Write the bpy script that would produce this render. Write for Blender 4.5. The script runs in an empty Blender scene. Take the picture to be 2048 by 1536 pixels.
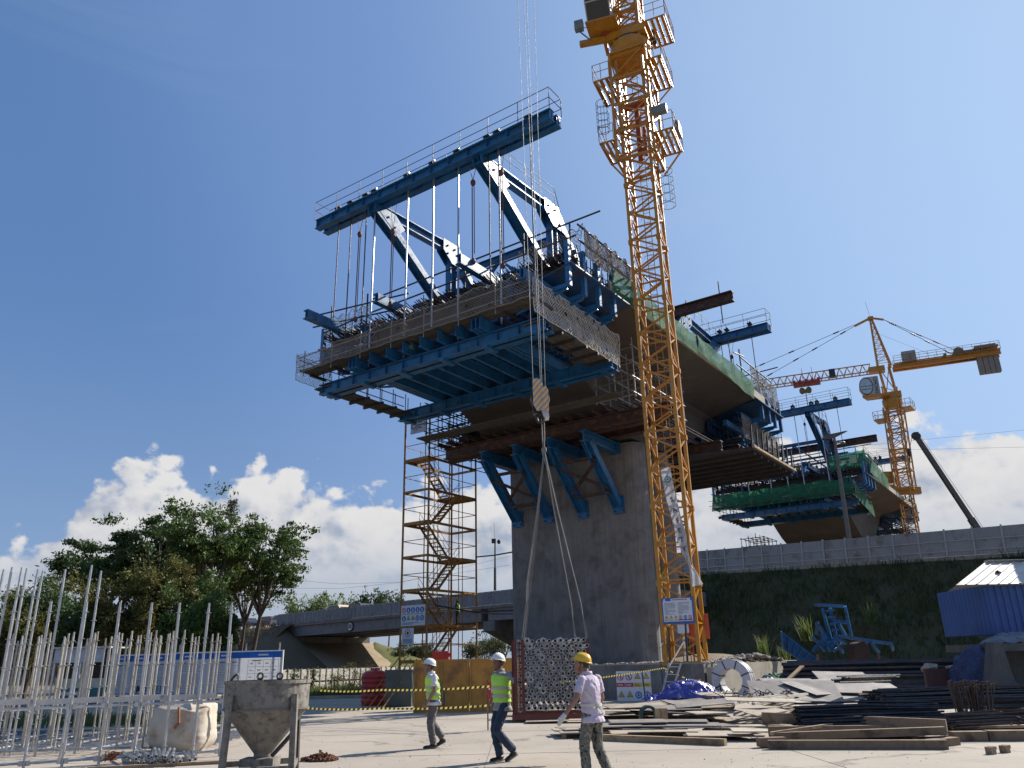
import bpy, math, random
from mathutils import Vector, Matrix, noise as mnoise
random.seed(7)
SC=bpy.context.scene; COL=SC.collection
R=math.radians
# ---------------------------------------------------------------- camera, world, sun, exposure
FPX=1560.0; PITCH=R(19.72); ROLL=R(-1.29); EYE=1.62
cam=bpy.data.cameras.new('camera'); camo=bpy.data.objects.new('camera',cam); COL.objects.link(camo)
cam.sensor_fit='HORIZONTAL'; cam.sensor_width=36.0; cam.lens=FPX*36.0/2048.0
cam.clip_start=.05; cam.clip_end=6000
_cp,_sp,_cr,_sr=math.cos(PITCH),math.sin(PITCH),math.cos(ROLL),math.sin(ROLL)
FW=Vector((0,_cp,_sp)); UP0=Vector((0,-_sp,_cp)); RT0=Vector((1,0,0))
RT=RT0*_cr+UP0*_sr; UP=UP0*_cr-RT0*_sr
CAM=Vector((0,0,EYE))
camo.matrix_world=Matrix(((RT.x,UP.x,-FW.x,0),(RT.y,UP.y,-FW.y,0),(RT.z,UP.z,-FW.z,EYE),(0,0,0,1)))
SC.camera=camo
SUN_AZ=54.0; SUN_EL=36.0          # azimuth clockwise from +Y
sd=Vector((math.sin(R(SUN_AZ))*math.cos(R(SUN_EL)),math.cos(R(SUN_AZ))*math.cos(R(SUN_EL)),math.sin(R(SUN_EL))))
sl=bpy.data.lights.new('sun','SUN'); sl.energy=5.0; sl.angle=R(.5); sl.color=(1,.93,.83)
so=bpy.data.objects.new('sun',sl); COL.objects.link(so); so.location=(60,60,80)
so.rotation_euler=sd.to_track_quat('Z','Y').to_euler()
SC.view_settings.view_transform='Standard'; SC.view_settings.look='None'
SC.view_settings.exposure=0.58; SC.view_settings.gamma=1.0; SC.view_settings.use_curve_mapping=False
SC.render.resolution_x=1024; SC.render.resolution_y=768
SC.render.engine='CYCLES'

def world():
    w=bpy.data.worlds.new('World'); SC.world=w; w.use_nodes=True
    nt=w.node_tree; N=nt.nodes; L=nt.links; N.clear()
    def n(t,**k):
        o=N.new(t)
        for a,b in k.items(): setattr(o,a,b)
        return o
    def M(op,a,b=None,c=None,clamp=False):
        o=n('ShaderNodeMath',operation=op,use_clamp=clamp)
        for i,v in enumerate((a,b,c)):
            if v is None: continue
            if isinstance(v,(int,float)): o.inputs[i].default_value=v
            else: L.new(v,o.inputs[i])
        return o.outputs[0]
    def VM(op,a,b=None,s=None):
        o=n('ShaderNodeVectorMath',operation=op)
        for i,v in enumerate((a,b)):
            if v is None: continue
            if isinstance(v,(tuple,list)): o.inputs[i].default_value=v
            else: L.new(v,o.inputs[i])
        if s is not None: o.inputs['Scale'].default_value=s
        return o.outputs[0]
    def noise(vec,scale,detail,rough,dist=0.):
        o=n('ShaderNodeTexNoise'); o.inputs['Scale'].default_value=scale; o.inputs['Detail'].default_value=detail
        o.inputs['Roughness'].default_value=rough; o.inputs['Distortion'].default_value=dist; L.new(vec,o.inputs['Vector']); return o.outputs[0]
    def smooth(x,a,b):
        o=n('ShaderNodeMapRange',interpolation_type='SMOOTHSTEP'); L.new(x,o.inputs[0]); o.inputs[1].default_value=a; o.inputs[2].default_value=b
        return o.outputs[0]
    def mix(f,a,b):
        o=n('ShaderNodeMix',data_type='RGBA'); 
        if isinstance(f,(int,float)): o.inputs[0].default_value=f
        else: L.new(f,o.inputs[0])
        for i,v in ((6,a),(7,b)):
            if isinstance(v,(tuple,list)): o.inputs[i].default_value=(*v,1)
            else: L.new(v,o.inputs[i])
        return o.outputs[2]
    sky=n('ShaderNodeTexSky',sky_type='NISHITA'); sky.sun_disc=False
    sky.sun_elevation=R(SUN_EL); sky.sun_rotation=R(SUN_AZ); sky.air_density=1.1; sky.dust_density=.25; sky.ozone_density=3.0; sky.altitude=50
    tc=n('ShaderNodeTexCoord'); d=tc.outputs['Generated']
    def bank(dv,big=True):
        sp=n('ShaderNodeSeparateXYZ'); L.new(dv,sp.inputs[0]); x,y,z=sp.outputs
        el=M('MULTIPLY',M('ARCSINE',z),180/math.pi)
        az=M('MULTIPLY',M('ARCTAN2',x,y),180/math.pi)
        # slowly varying top of the cumulus bank round the horizon
        rp=n('ShaderNodeValToRGB'); L.new(M('DIVIDE',M('ADD',az,180),360),rp.inputs[0])
        st=[(0,.34),(.12,.30),(.22,.42),(.30,.36),(.37,.30),(.395,.24),(.404,.22),(.412,.35),(.420,.47),(.4306,.61),(.438,.51),(.443,.52),(.449,.60),(.457,.53),(.466,.50),(.478,.55),(.49,.48),(.51,.52),(.53,.60),(.545,.66),(.555,.66),(.566,.58),(.574,.63),(.589,.60),(.60,.58),(.62,.6),(.70,.40),(.82,.42),(1,.34)]
        cr=rp.color_ramp; cr.interpolation='B_SPLINE'
        while len(cr.elements)<len(st): cr.elements.new(.5)
        for e,(p,v) in zip(cr.elements,st): e.position=p; e.color=(v,v,v,1)
        top=M('MULTIPLY',rp.outputs[0],23.0)
        q=VM('MULTIPLY',dv,(1,1,1.25))
        f1=noise(q,7.5,3,.5); f2=noise(q,24,6,.60,.1)
        vo=n('ShaderNodeTexVoronoi',feature='SMOOTH_F1'); vo.inputs['Scale'].default_value=26; vo.inputs['Smoothness'].default_value=.35
        L.new(VM('ADD',q,VM('SCALE',n_col(q),None,.045)),vo.inputs['Vector'])
        puff=M('ADD',M('MULTIPLY',M('SUBTRACT',f1,.5),6.0),M('ADD',M('MULTIPLY',M('SUBTRACT',f2,.5),4.6),M('MULTIPLY',M('SUBTRACT',.45,vo.outputs[0]),3.6)))
        h=M('SUBTRACT',M('ADD',top,puff),el)
        return h,el,top,f1,f2
    def n_col(q):
        o=n('ShaderNodeTexNoise'); o.inputs['Scale'].default_value=40; o.inputs['Detail'].default_value=3; L.new(q,o.inputs['Vector'])
        return VM('SUBTRACT',o.outputs[1],(.5,.5,.5))
    h0,el,top,f1,f2=bank(d)
    off=(.034*sd.x,.034*sd.y,.052)
    h1,*_=bank(VM('ADD',d,off))
    mask=smooth(h0,-.25,.85)
    low=smooth(el,.0,9.5)                        # bases sink into the blue-grey of the horizon
    lit=smooth(M('SUBTRACT',h0,h1),-1.2,3.9)
    body=smooth(h0,.5,9.0)
    shade=M('MULTIPLY',lit,M('SUBTRACT',1.0,M('MULTIPLY',body,.45)))
    cc=mix(shade,(.47,.55,.70),(1.06,1.04,1.03))
    cc=mix(M('MULTIPLY',M('SUBTRACT',1.0,low),.85),cc,(.50,.59,.72))
    cst=n('ShaderNodeBackground'); L.new(cc,cst.inputs[0]); cst.inputs[1].default_value=.50
    # thin veil of high cloud
    v=noise(VM('MULTIPLY',d,(1.2,1.2,3.2)),2.3,7,.58,.7)
    veil=M('MULTIPLY',smooth(v,.52,.80),.10)
    wisp=noise(VM('MULTIPLY',d,(1,1,2.6)),15,8,.62,.5)
    wm=M('MULTIPLY',smooth(wisp,.60,.74),M('MULTIPLY',smooth(v,.48,.56),.0))
    hz=M('MULTIPLY',M('SUBTRACT',1.0,smooth(el,1.0,26.0)),.22)
    sk=n('ShaderNodeMix',data_type='RGBA'); sk.blend_type='MULTIPLY'; sk.inputs[0].default_value=1
    L.new(sky.outputs[0],sk.inputs[6]); sk.inputs[7].default_value=(.97,1.0,1.06,1)
    bs=n('ShaderNodeBackground'); L.new(sk.outputs[2],bs.inputs[0]); bs.inputs[1].default_value=.088
    vs=n('ShaderNodeBackground'); vs.inputs[0].default_value=(.70,.82,1.0,1); vs.inputs[1].default_value=.50
    dp=n('ShaderNodeVectorMath',operation='DOT_PRODUCT'); L.new(d,dp.inputs[0]); dp.inputs[1].default_value=tuple(sd)
    ca=dp.outputs['Value']
    fc=mix(smooth(ca,.30,.66),(.070,.150,.325),(.125,.213,.420)); fc=mix(smooth(ca,.60,1.0),fc,(.30,.42,.60))
    fb=n('ShaderNodeBackground'); L.new(fc,fb.inputs[0]); fb.inputs[1].default_value=1.0
    m0=n('ShaderNodeMixShader'); m0.inputs[0].default_value=.78; L.new(bs.outputs[0],m0.inputs[1]); L.new(fb.outputs[0],m0.inputs[2])
    m1=n('ShaderNodeMixShader'); L.new(M('MAXIMUM',veil,hz),m1.inputs[0]); L.new(m0.outputs[0],m1.inputs[1]); L.new(vs.outputs[0],m1.inputs[2])
    m2=n('ShaderNodeMixShader'); L.new(M('MULTIPLY',mask,M('MULTIPLY_ADD',low,.35,.62)),m2.inputs[0]); L.new(m1.outputs[0],m2.inputs[1]); L.new(cst.outputs[0],m2.inputs[2])
    # below the horizon: plain ground haze
    sp=n('ShaderNodeSeparateXYZ'); L.new(d,sp.inputs[0])
    gb=n('ShaderNodeBackground'); gb.inputs[0].default_value=(.42,.42,.40,1); gb.inputs[1].default_value=.3
    m3=n('ShaderNodeMixShader'); L.new(smooth(sp.outputs[2],-.03,-.005),m3.inputs[0]); L.new(gb.outputs[0],m3.inputs[1]); L.new(m2.outputs[0],m3.inputs[2])
    o=n('ShaderNodeOutputWorld'); L.new(m3.outputs[0],o.inputs[0])
world()

# ---------------------------------------------------------------- picture measurements -> points in the place
def ray(px,py): return FW+RT*((px-1024)/FPX)-UP*((py-768)/FPX)
def gz(px,py,z=0.0):
    d=ray(px,py); return CAM+d*((z-EYE)/d.z)
def aty(px,py,Y):
    d=ray(px,py); return CAM+d*(Y/d.y)
AZ=R(35.07); KS=1.42
VS=Vector((math.sin(AZ),math.cos(AZ),0)); VT=Vector((math.cos(AZ),-math.sin(AZ),0)); VZ=Vector((0,0,1))
OC=Vector((2.42,34.07,0))
def B(s,t,z):                       # bridge frame (along, across, up) -> world
    p=OC+VS*s+VT*t+VZ*z
    return CAM+(p-CAM)*KS

# ---------------------------------------------------------------- materials
MATS={}
def mat(name,c,rough=.6,metal=0.,var=.2,vs=3.,c2=None,c2a=.5,c2s=2.,bump=0.,bs=20.,spec=.5,streak=0.,sheen=0.,trans=0.,rnd=0.,fine=0.,alpha=1.):
    if name in MATS: return MATS[name]
    m=bpy.data.materials.new(name); m.use_nodes=True; nt=m.node_tree; N=nt.nodes; L=nt.links
    p=N['Principled BSDF']
    tc=N.new('ShaderNodeTexCoord'); oi=N.new('ShaderNodeObjectInfo')
    ad=N.new('ShaderNodeVectorMath'); ad.operation='ADD'; L.new(tc.outputs['Object'],ad.inputs[0])
    mu=N.new('ShaderNodeMath'); mu.operation='MULTIPLY'; L.new(oi.outputs['Random'],mu.inputs[0]); mu.inputs[1].default_value=37.
    L.new(mu.outputs[0],ad.inputs[1]); vec=ad.outputs[0]
    def nz(sc,det=5,ro=.6,v=None):
        t=N.new('ShaderNodeTexNoise'); t.inputs['Scale'].default_value=sc; t.inputs['Detail'].default_value=det; t.inputs['Roughness'].default_value=ro
        L.new(v or vec,t.inputs['Vector']); return t.outputs[0]
    def mr(x,a,b,c0,d0):
        o=N.new('ShaderNodeMapRange'); L.new(x,o.inputs[0])
        for i,k in enumerate((a,b,c0,d0)): o.inputs[i+1].default_value=k
        return o.outputs[0]
    def mx(f,a,b,bt='MIX'):
        o=N.new('ShaderNodeMix'); o.data_type='RGBA'; o.blend_type=bt
        if isinstance(f,float): o.inputs[0].default_value=f
        else: L.new(f,o.inputs[0])
        for i,k in ((6,a),(7,b)):
            if isinstance(k,tuple): o.inputs[i].default_value=(*k,1)
            else: L.new(k,o.inputs[i])
        return o.outputs[2]
    n1=nz(vs)
    lo=tuple(x*(1-var) for x in c); hi=tuple(min(1,x*(1+var)) for x in c)
    col=mx(mr(n1,.3,.7,0,1),lo,hi)
    if c2: col=mx(mr(nz(c2s,7,.65),.62-c2a*.3,.74-c2a*.2,0,1),col,c2)
    if streak:
        mp=N.new('ShaderNodeMapping'); mp.inputs['Scale'].default_value=(1,1,.06); L.new(vec,mp.inputs[0])
        col=mx(mr(nz(4.,6,.7,mp.outputs[0]),.35,.75,0,streak),col,tuple(x*.35 for x in c))
    if fine: col=mx(mr(nz(90.,3,.7),.35,.7,0,fine),col,tuple(x*.45 for x in c))
    if rnd: 
        h=N.new('ShaderNodeHueSaturation'); L.new(col,h.inputs['Color']); L.new(mr(oi.outputs['Random'],0,1,1-rnd,1+rnd),h.inputs['Value']); col=h.outputs[0]
    L.new(col,p.inputs['Base Color'])
    L.new(mr(nz(vs*2.3),.3,.7,max(.02,rough-.12),min(1,rough+.12)),p.inputs['Roughness'])
    p.inputs['Metallic'].default_value=metal; p.inputs['Specular IOR Level'].default_value=spec
    if bump:
        b=N.new('ShaderNodeBump'); b.inputs['Strength'].default_value=bump; b.inputs['Distance'].default_value=.02
        L.new(nz(bs,6,.6),b.inputs['Height']); L.new(b.outputs[0],p.inputs['Normal'])
    if trans or alpha<1:
        out=N['Material Output']; tr=N.new('ShaderNodeBsdfTranslucent'); L.new(col,tr.inputs[0]); ms=N.new('ShaderNodeMixShader'); ms.inputs[0].default_value=trans
        L.new(p.outputs[0],ms.inputs[1]); L.new(tr.outputs[0],ms.inputs[2]); sh=ms.outputs[0]
        if alpha<1:
            tp=N.new('ShaderNodeBsdfTransparent'); m2=N.new('ShaderNodeMixShader'); m2.inputs[0].default_value=alpha
            L.new(tp.outputs[0],m2.inputs[1]); L.new(sh,m2.inputs[2]); sh=m2.outputs[0]
        L.new(sh,out.inputs[0])
    MATS[name]=m; return m
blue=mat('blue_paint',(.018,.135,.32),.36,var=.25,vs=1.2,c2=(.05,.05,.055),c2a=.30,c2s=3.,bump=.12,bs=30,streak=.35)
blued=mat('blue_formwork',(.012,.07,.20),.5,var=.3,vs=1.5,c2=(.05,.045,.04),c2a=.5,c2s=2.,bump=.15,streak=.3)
yel=mat('yellow_paint',(.47,.215,.020),.32,var=.16,vs=2.,c2=(.15,.07,.03),c2a=.10,c2s=9.,bump=.08,bs=40)
yeld=mat('worn_yellow_paint',(.40,.20,.03),.5,var=.25,vs=2.,c2=(.08,.045,.03),c2a=.55,c2s=4.,bump=.1)
orange=mat('orange_panel_paint',(.50,.23,.03),.5,var=.12,vs=.7,c2=(.25,.11,.03),c2a=.4,c2s=1.2,streak=.5,bump=.08,bs=8)
brown=mat('rusty_beam',(.052,.030,.025),.7,var=.3,vs=2.,c2=(.16,.07,.035),c2a=.4,c2s=3,bump=.2)
rust=mat('rust',(.17,.065,.03),.85,var=.35,vs=6.,bump=.3)
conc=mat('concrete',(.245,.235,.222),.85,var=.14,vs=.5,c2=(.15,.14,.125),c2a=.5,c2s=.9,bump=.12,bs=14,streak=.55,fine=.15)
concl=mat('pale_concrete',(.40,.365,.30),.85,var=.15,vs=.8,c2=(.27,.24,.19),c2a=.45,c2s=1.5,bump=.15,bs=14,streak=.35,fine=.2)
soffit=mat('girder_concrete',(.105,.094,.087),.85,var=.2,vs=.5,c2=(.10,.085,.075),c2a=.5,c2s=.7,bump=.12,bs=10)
galv=mat('galvanised_steel',(.46,.47,.485),.36,metal=.8,var=.12,vs=4.,c2=(.42,.40,.37),c2a=.3,c2s=6.)
galvd=mat('dusty_pipe',(.36,.34,.31),.5,metal=.5,var=.2,vs=5.,c2=(.2,.13,.08),c2a=.3,c2s=8.)
dark=mat('dark_steel',(.035,.034,.036),.6,var=.3,vs=3.,c2=(.07,.045,.03),c2a=.35)
rebar=mat('rebar_steel',(.075,.058,.05),.65,metal=.3,var=.35,vs=4.,c2=(.16,.075,.04),c2a=.35,c2s=6.)
rebard=mat('blue_black_bar',(.040,.043,.048),.45,metal=.5,var=.35,vs=4.,c2=(.11,.07,.05),c2a=.3,c2s=6.)
rope=mat('steel_rope',(.22,.22,.23),.6)
cord_sunlit=mat('sunlit_net_cord',(.66,.62,.55),.9,var=.2,vs=3.)  # brighter copy of the net cord; sunlight is put into the colour
cord=mat('net_cord',(.34,.31,.27),.9,var=.25,vs=3.)  # darker copy of the net cord; the front net's shade is in the colour
green=mat('green_mesh',(.03,.20,.095),.8,var=.35,vs=2.2,c2=(.12,.30,.17),c2a=.25,c2s=1.6,trans=.45,alpha=.88)
timber=mat('timber',(.36,.255,.15),.8,var=.25,vs=3.,c2=(.17,.115,.07),c2a=.45,c2s=2.5,bump=.15,bs=25,rnd=.2,fine=.2)
wboard=mat('dirty_board',(.085,.075,.062),.9,var=.3,vs=3.,bump=.2,rnd=.25)
timberd=mat('weathered_timber',(.29,.205,.13),.85,var=.3,vs=3.,c2=(.11,.075,.05),c2a=.5,c2s=3.,bump=.2,bs=25,rnd=.25,fine=.25)
ply=mat('grey_plywood',(.23,.205,.185),.55,var=.18,vs=1.8,c2=(.33,.29,.24),c2a=.35,c2s=2.,rnd=.22,bump=.08,fine=.15)
plyl=mat('pale_plywood',(.42,.36,.28),.6,var=.18,vs=1.8,c2=(.26,.20,.15),c2a=.35,c2s=2.5,rnd=.18,bump=.08,fine=.15)
white=mat('white_paint',(.74,.74,.73),.5,var=.06,vs=2.)
whitep=mat('white_sign_face',(.66,.68,.71),.45,var=.04,vs=1.)
blk=mat('black_rubber',(.016,.016,.018),.5,var=.2)
ink=mat('sign_ink',(.08,.085,.10),.6)
inkg=mat('faint_ink',(.30,.31,.33),.6)
signblue=mat('sign_blue',(.015,.13,.42),.45)
signred=mat('sign_red',(.42,.02,.025),.45)
signyel=mat('sign_yellow',(.62,.46,.04),.45)
signgrn=mat('sign_green',(.01,.16,.11),.5)
redp=mat('red_plastic',(.40,.025,.02),.45,var=.2,vs=2.,c2=(.22,.03,.02),c2a=.3)
glass=mat('dark_glass',(.03,.04,.05),.08,spec=.8,var=.1)
leaf=mat('leaf_green',(.065,.115,.022),.6,var=.45,vs=.35,c2=(.095,.115,.022),c2a=.4,c2s=.5,trans=.35,rnd=.1)
leafd=mat('leaf_dark',(.040,.078,.018),.6,var=.45,vs=.35,c2=(.055,.075,.02),c2a=.35,c2s=.5,trans=.3,rnd=.1)
leafy=mat('leaf_olive',(.115,.118,.024),.65,var=.4,vs=.4,c2=(.11,.075,.02),c2a=.4,c2s=.5,trans=.35,rnd=.1)
bark=mat('bark',(.075,.06,.048),.9,var=.3,vs=3.,bump=.3)
grassm=mat('grass_blade',(.060,.085,.022),.7,var=.45,vs=.6,c2=(.13,.115,.04),c2a=.4,c2s=.4,trans=.35)
tarpb=mat('blue_tarpaulin',(.05,.06,.30),.35,var=.3,vs=4.,c2=(.45,.46,.55),c2a=.18,c2s=2.5,bump=.3,bs=9)
skin=mat('skin',(.26,.135,.085),.5,var=.12,vs=9.)

# ---------------------------------------------------------------- mesh builder
def root_of(o):
    while o.parent: o=o.parent
    return o
ORG={}
class MB:
    def __init__(s): s.v=[]; s.f=[]; s.mi=[]; s.cur=0
    def add(s,vs,fs):
        b=len(s.v); s.v+=[Vector(v) for v in vs]; s.f+=[tuple(i+b for i in f) for f in fs]; s.mi+=[s.cur]*len(fs)
    def box(s,c,sx,sy,sz,ax=None):
        c=Vector(c); X,Y,Z=ax or (Vector((1,0,0)),Vector((0,1,0)),Vector((0,0,1)))
        vs=[c+X*(sx/2*i)+Y*(sy/2*j)+Z*(sz/2*k) for i in(-1,1) for j in(-1,1) for k in(-1,1)]
        s.add(vs,[(0,1,3,2),(4,6,7,5),(0,4,5,1),(2,3,7,6),(0,2,6,4),(1,5,7,3)]); return s
    def bbox(s,a,b):
        a=Vector(a);b=Vector(b); d=b-a; return s.box((a+b)/2,abs(d.x),abs(d.y),abs(d.z))
    def bar(s,p,q,w,h,up=(0,0,1),ext=0.):
        p=Vector(p);q=Vector(q); d=q-p; l=d.length
        if l<1e-6: return s
        d/=l; u=Vector(up); x=d.cross(u)
        if x.length<1e-4: x=d.cross(Vector((1,0,0)))
        x.normalize(); y=x.cross(d)
        s.box((p+q)/2,l+ext*2,w,h,(d,x,y)); return s
    def ibar(s,p,q,h,b,t=None,up=(0,0,1)):
        p=Vector(p);q=Vector(q); d=(q-p).normalized(); u=Vector(up); x=d.cross(u).normalized(); y=x.cross(d)
        t=t or h*.08; l=(q-p).length; c=(p+q)/2
        s.box(c+y*(h/2-t/2),l,b,t,(d,x,y)); s.box(c-y*(h/2-t/2),l,b,t,(d,x,y)); s.box(c,l-.002,t*.8,h-2*t+.002,(d,x,y)); return s
    def tube(s,p,q,r,n=6,r2=None,cap=True):
        p=Vector(p);q=Vector(q); d=q-p
        if d.length<1e-6: return s
        d.normalize(); x=d.orthogonal().normalized(); y=d.cross(x); r2=r if r2 is None else r2
        vs=[]
        for k in range(n):
            a=2*math.pi*k/n; e=x*math.cos(a)+y*math.sin(a); vs+=[p+e*r,q+e*r2]
        fs=[(2*k,(2*k+2)%(2*n),(2*k+3)%(2*n),2*k+1) for k in range(n)]
        if cap: fs+=[tuple(2*k for k in range(n))[::-1],tuple(2*k+1 for k in range(n))]
        s.add(vs,fs); return s
    def line(s,pts,r,n=5,rs=None):
        pts=[Vector(p) for p in pts]; m=len(pts); vs=[]; x=None
        for i,p in enumerate(pts):
            d=(pts[min(i+1,m-1)]-pts[max(i-1,0)])
            if d.length<1e-9: d=Vector((0,0,1))
            d.normalize()
            if x is None: x=d.orthogonal().normalized()
            else:
                x=x-d*x.dot(d); x=x.normalized() if x.length>1e-6 else d.orthogonal().normalized()
            y=d.cross(x); rr=rs[i] if rs else r
            for k in range(n):
                a=2*math.pi*k/n; vs.append(p+(x*math.cos(a)+y*math.sin(a))*rr)
        fs=[(i*n+k,i*n+(k+1)%n,(i+1)*n+(k+1)%n,(i+1)*n+k) for i in range(m-1) for k in range(n)]
        fs+=[tuple(range(n))[::-1],tuple((m-1)*n+k for k in range(n))]
        s.add(vs,fs); return s
    def prism(s,poly,vec):
        n=len(poly); P=[Vector(p) for p in poly]; v=Vector(vec)
        s.add(P+[p+v for p in P],[tuple(range(n))[::-1],tuple(range(n,2*n))]+[(k,(k+1)%n,n+(k+1)%n,n+k) for k in range(n)]); return s
    def lathe(s,c,prof,n=24,ax=None):
        c=Vector(c); X,Y,Z=ax or (Vector((1,0,0)),Vector((0,1,0)),Vector((0,0,1))); vs=[]; m=len(prof)
        for r,z in prof:
            for k in range(n):
                a=2*math.pi*k/n; vs.append(c+X*(r*math.cos(a))+Y*(r*math.sin(a))+Z*z)
        s.add(vs,[(i*n+k,i*n+(k+1)%n,(i+1)*n+(k+1)%n,(i+1)*n+k) for i in range(m-1) for k in range(n)]); return s
    def grid(s,fn,nu,nv):
        vs=[fn(i/nu,j/nv) for i in range(nu+1) for j in range(nv+1)]; w=nv+1
        s.add(vs,[(i*w+j,(i+1)*w+j,(i+1)*w+j+1,i*w+j+1) for i in range(nu) for j in range(nv)]); return s
    def ell(s,c,rx,ry,rz,n=10,m=7,ax=None):
        c=Vector(c); X,Y,Z=ax or (Vector((1,0,0)),Vector((0,1,0)),Vector((0,0,1)))
        vs=[c-Z*rz]; 
        for i in range(1,m):
            t=-math.pi/2+math.pi*i/m
            for k in range(n):
                a=2*math.pi*k/n; vs.append(c+X*(rx*math.cos(t)*math.cos(a))+Y*(ry*math.cos(t)*math.sin(a))+Z*(rz*math.sin(t)))
        vs.append(c+Z*rz); e=len(vs)-1
        fs=[(0,1+(k+1)%n,1+k) for k in range(n)]
        for i in range(m-2):
            for k in range(n): fs.append((1+i*n+k,1+i*n+(k+1)%n,1+(i+1)*n+(k+1)%n,1+(i+1)*n+k))
        fs+=[(e,1+(m-2)*n+k,1+(m-2)*n+(k+1)%n) for k in range(n)]
        s.add(vs,fs); return s
    def jit(s,a,sc=1.):
        for v in s.v:
            n=mnoise.noise_vector(v*sc); v+=n*a
        return s
    def build(s,name,m,parent=None,smooth=False,world=True,xf=None):
        vs=s.v
        if xf: vs=[xf(v) for v in vs]
        o0=Vector((0,0,0))
        if parent is not None and world: o0=ORG.get(parent.name,Vector((0,0,0)))
        me=bpy.data.meshes.new(name); me.from_pydata([tuple(v-o0) for v in vs],[],s.f)
        for mm in (m if isinstance(m,(list,tuple)) else [m]): me.materials.append(mm)
        if len(me.materials)>1: me.polygons.foreach_set('material_index',s.mi)
        if smooth: me.polygons.foreach_set('use_smooth',[True]*len(s.f))
        me.update()
        o=bpy.data.objects.new(name,me); COL.objects.link(o)
        if parent is not None: o.parent=parent
        ORG[o.name]=o0
        return o
def tag(o,label=None,cat=None,group=None,kind=None):
    if label: o['label']=label
    if cat: o['category']=cat
    if group: o['group']=group
    if kind: o['kind']=kind
    return o
def thing(name,label,cat,loc=(0,0,0),rotz=0,group=None):
    o=bpy.data.objects.new(name,None); COL.objects.link(o); o.location=loc; o.rotation_euler=(0,0,rotz); o.empty_display_size=.2
    ORG[o.name]=Vector(loc); return tag(o,label,cat,group)
def inst(src,name,parent=None,loc=(0,0,0),rot=(0,0,0),mtx=None):
    o=bpy.data.objects.new(name,src if isinstance(src,bpy.types.Mesh) else src.data); COL.objects.link(o)
    if parent is not None: o.parent=parent
    if mtx is not None: o.matrix_local=mtx
    else: o.location=loc; o.rotation_euler=rot
    return o
def copy_tree(o,parent=None):
    c=o.copy(); COL.objects.link(c); c.parent=parent
    for ch in list(o.children): copy_tree(ch,c)
    return c
def meshof(mb,m,smooth=False):
    me=bpy.data.meshes.new('piece'); me.from_pydata([tuple(v) for v in mb.v],[],mb.f)
    for mm in (m if isinstance(m,(list,tuple)) else [m]): me.materials.append(mm)
    if len(me.materials)>1: me.polygons.foreach_set('material_index',mb.mi)
    if smooth: me.polygons.foreach_set('use_smooth',[True]*len(mb.f))
    return me
def net(fn,lu,lv,cell,r,seed=0,sag=.0):
    """rope net of crossed diagonal cords over the surface fn(u,v)"""
    mb=MB(); nu=max(2,int(lu/cell)); nv=max(2,int(lv/cell)); rnd=random.Random(seed)
    P={}
    for i in range(nu+1):
        for j in range(nv+1):
            p=fn(i/nu,j/nv); P[i,j]=p+mnoise.noise_vector(p*1.3+Vector((seed,0,0)))*cell*.5+Vector((rnd.uniform(-1,1),rnd.uniform(-1,1),rnd.uniform(-1,1)))*cell*.13
    for i in range(nu):
        for j in range(nv):
            if rnd.random()<.015: continue
            mb.tube(P[i,j],P[i+1,j+1],r,3,cap=False); mb.tube(P[i+1,j],P[i,j+1],r,3,cap=False)
    for j in (0,nv):
        for i in range(nu): mb.tube(P[i,j],P[i+1,j],r*1.5,3,cap=False)
    for i in (0,nu):
        for j in range(nv): mb.tube(P[i,j],P[i,j+1],r*1.5,3,cap=False)
    return mb
def text(s,size,loc,axes,m,name,parent,extrude=.003,bold=0.):
    """flat lettering; axes=(right,up) unit vectors; converted to a mesh"""
    c=bpy.data.curves.new('t','FONT'); c.body=s; c.size=size; c.align_x='CENTER'; c.align_y='CENTER'; c.extrude=extrude; c.resolution_u=2; c.offset=bold
    to=bpy.data.objects.new('t',c); COL.objects.link(to)
    dg=bpy.context.evaluated_depsgraph_get(); me=bpy.data.meshes.new_from_object(to.evaluated_get(dg)); 
    bpy.data.objects.remove(to); me.materials.clear(); me.materials.append(m)
    x=Vector(axes[0]).normalized(); y=Vector(axes[1]).normalized(); z=x.cross(y)
    o0=ORG.get(parent.name,Vector((0,0,0))) if parent else Vector((0,0,0)); l=Vector(loc)-o0
    me.transform(Matrix(((x.x,y.x,z.x,l.x),(x.y,y.y,z.y,l.y),(x.z,y.z,z.z,l.z),(0,0,0,1))))
    o=bpy.data.objects.new(name,me); COL.objects.link(o); o.parent=parent; ORG[o.name]=o0; return o
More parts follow.
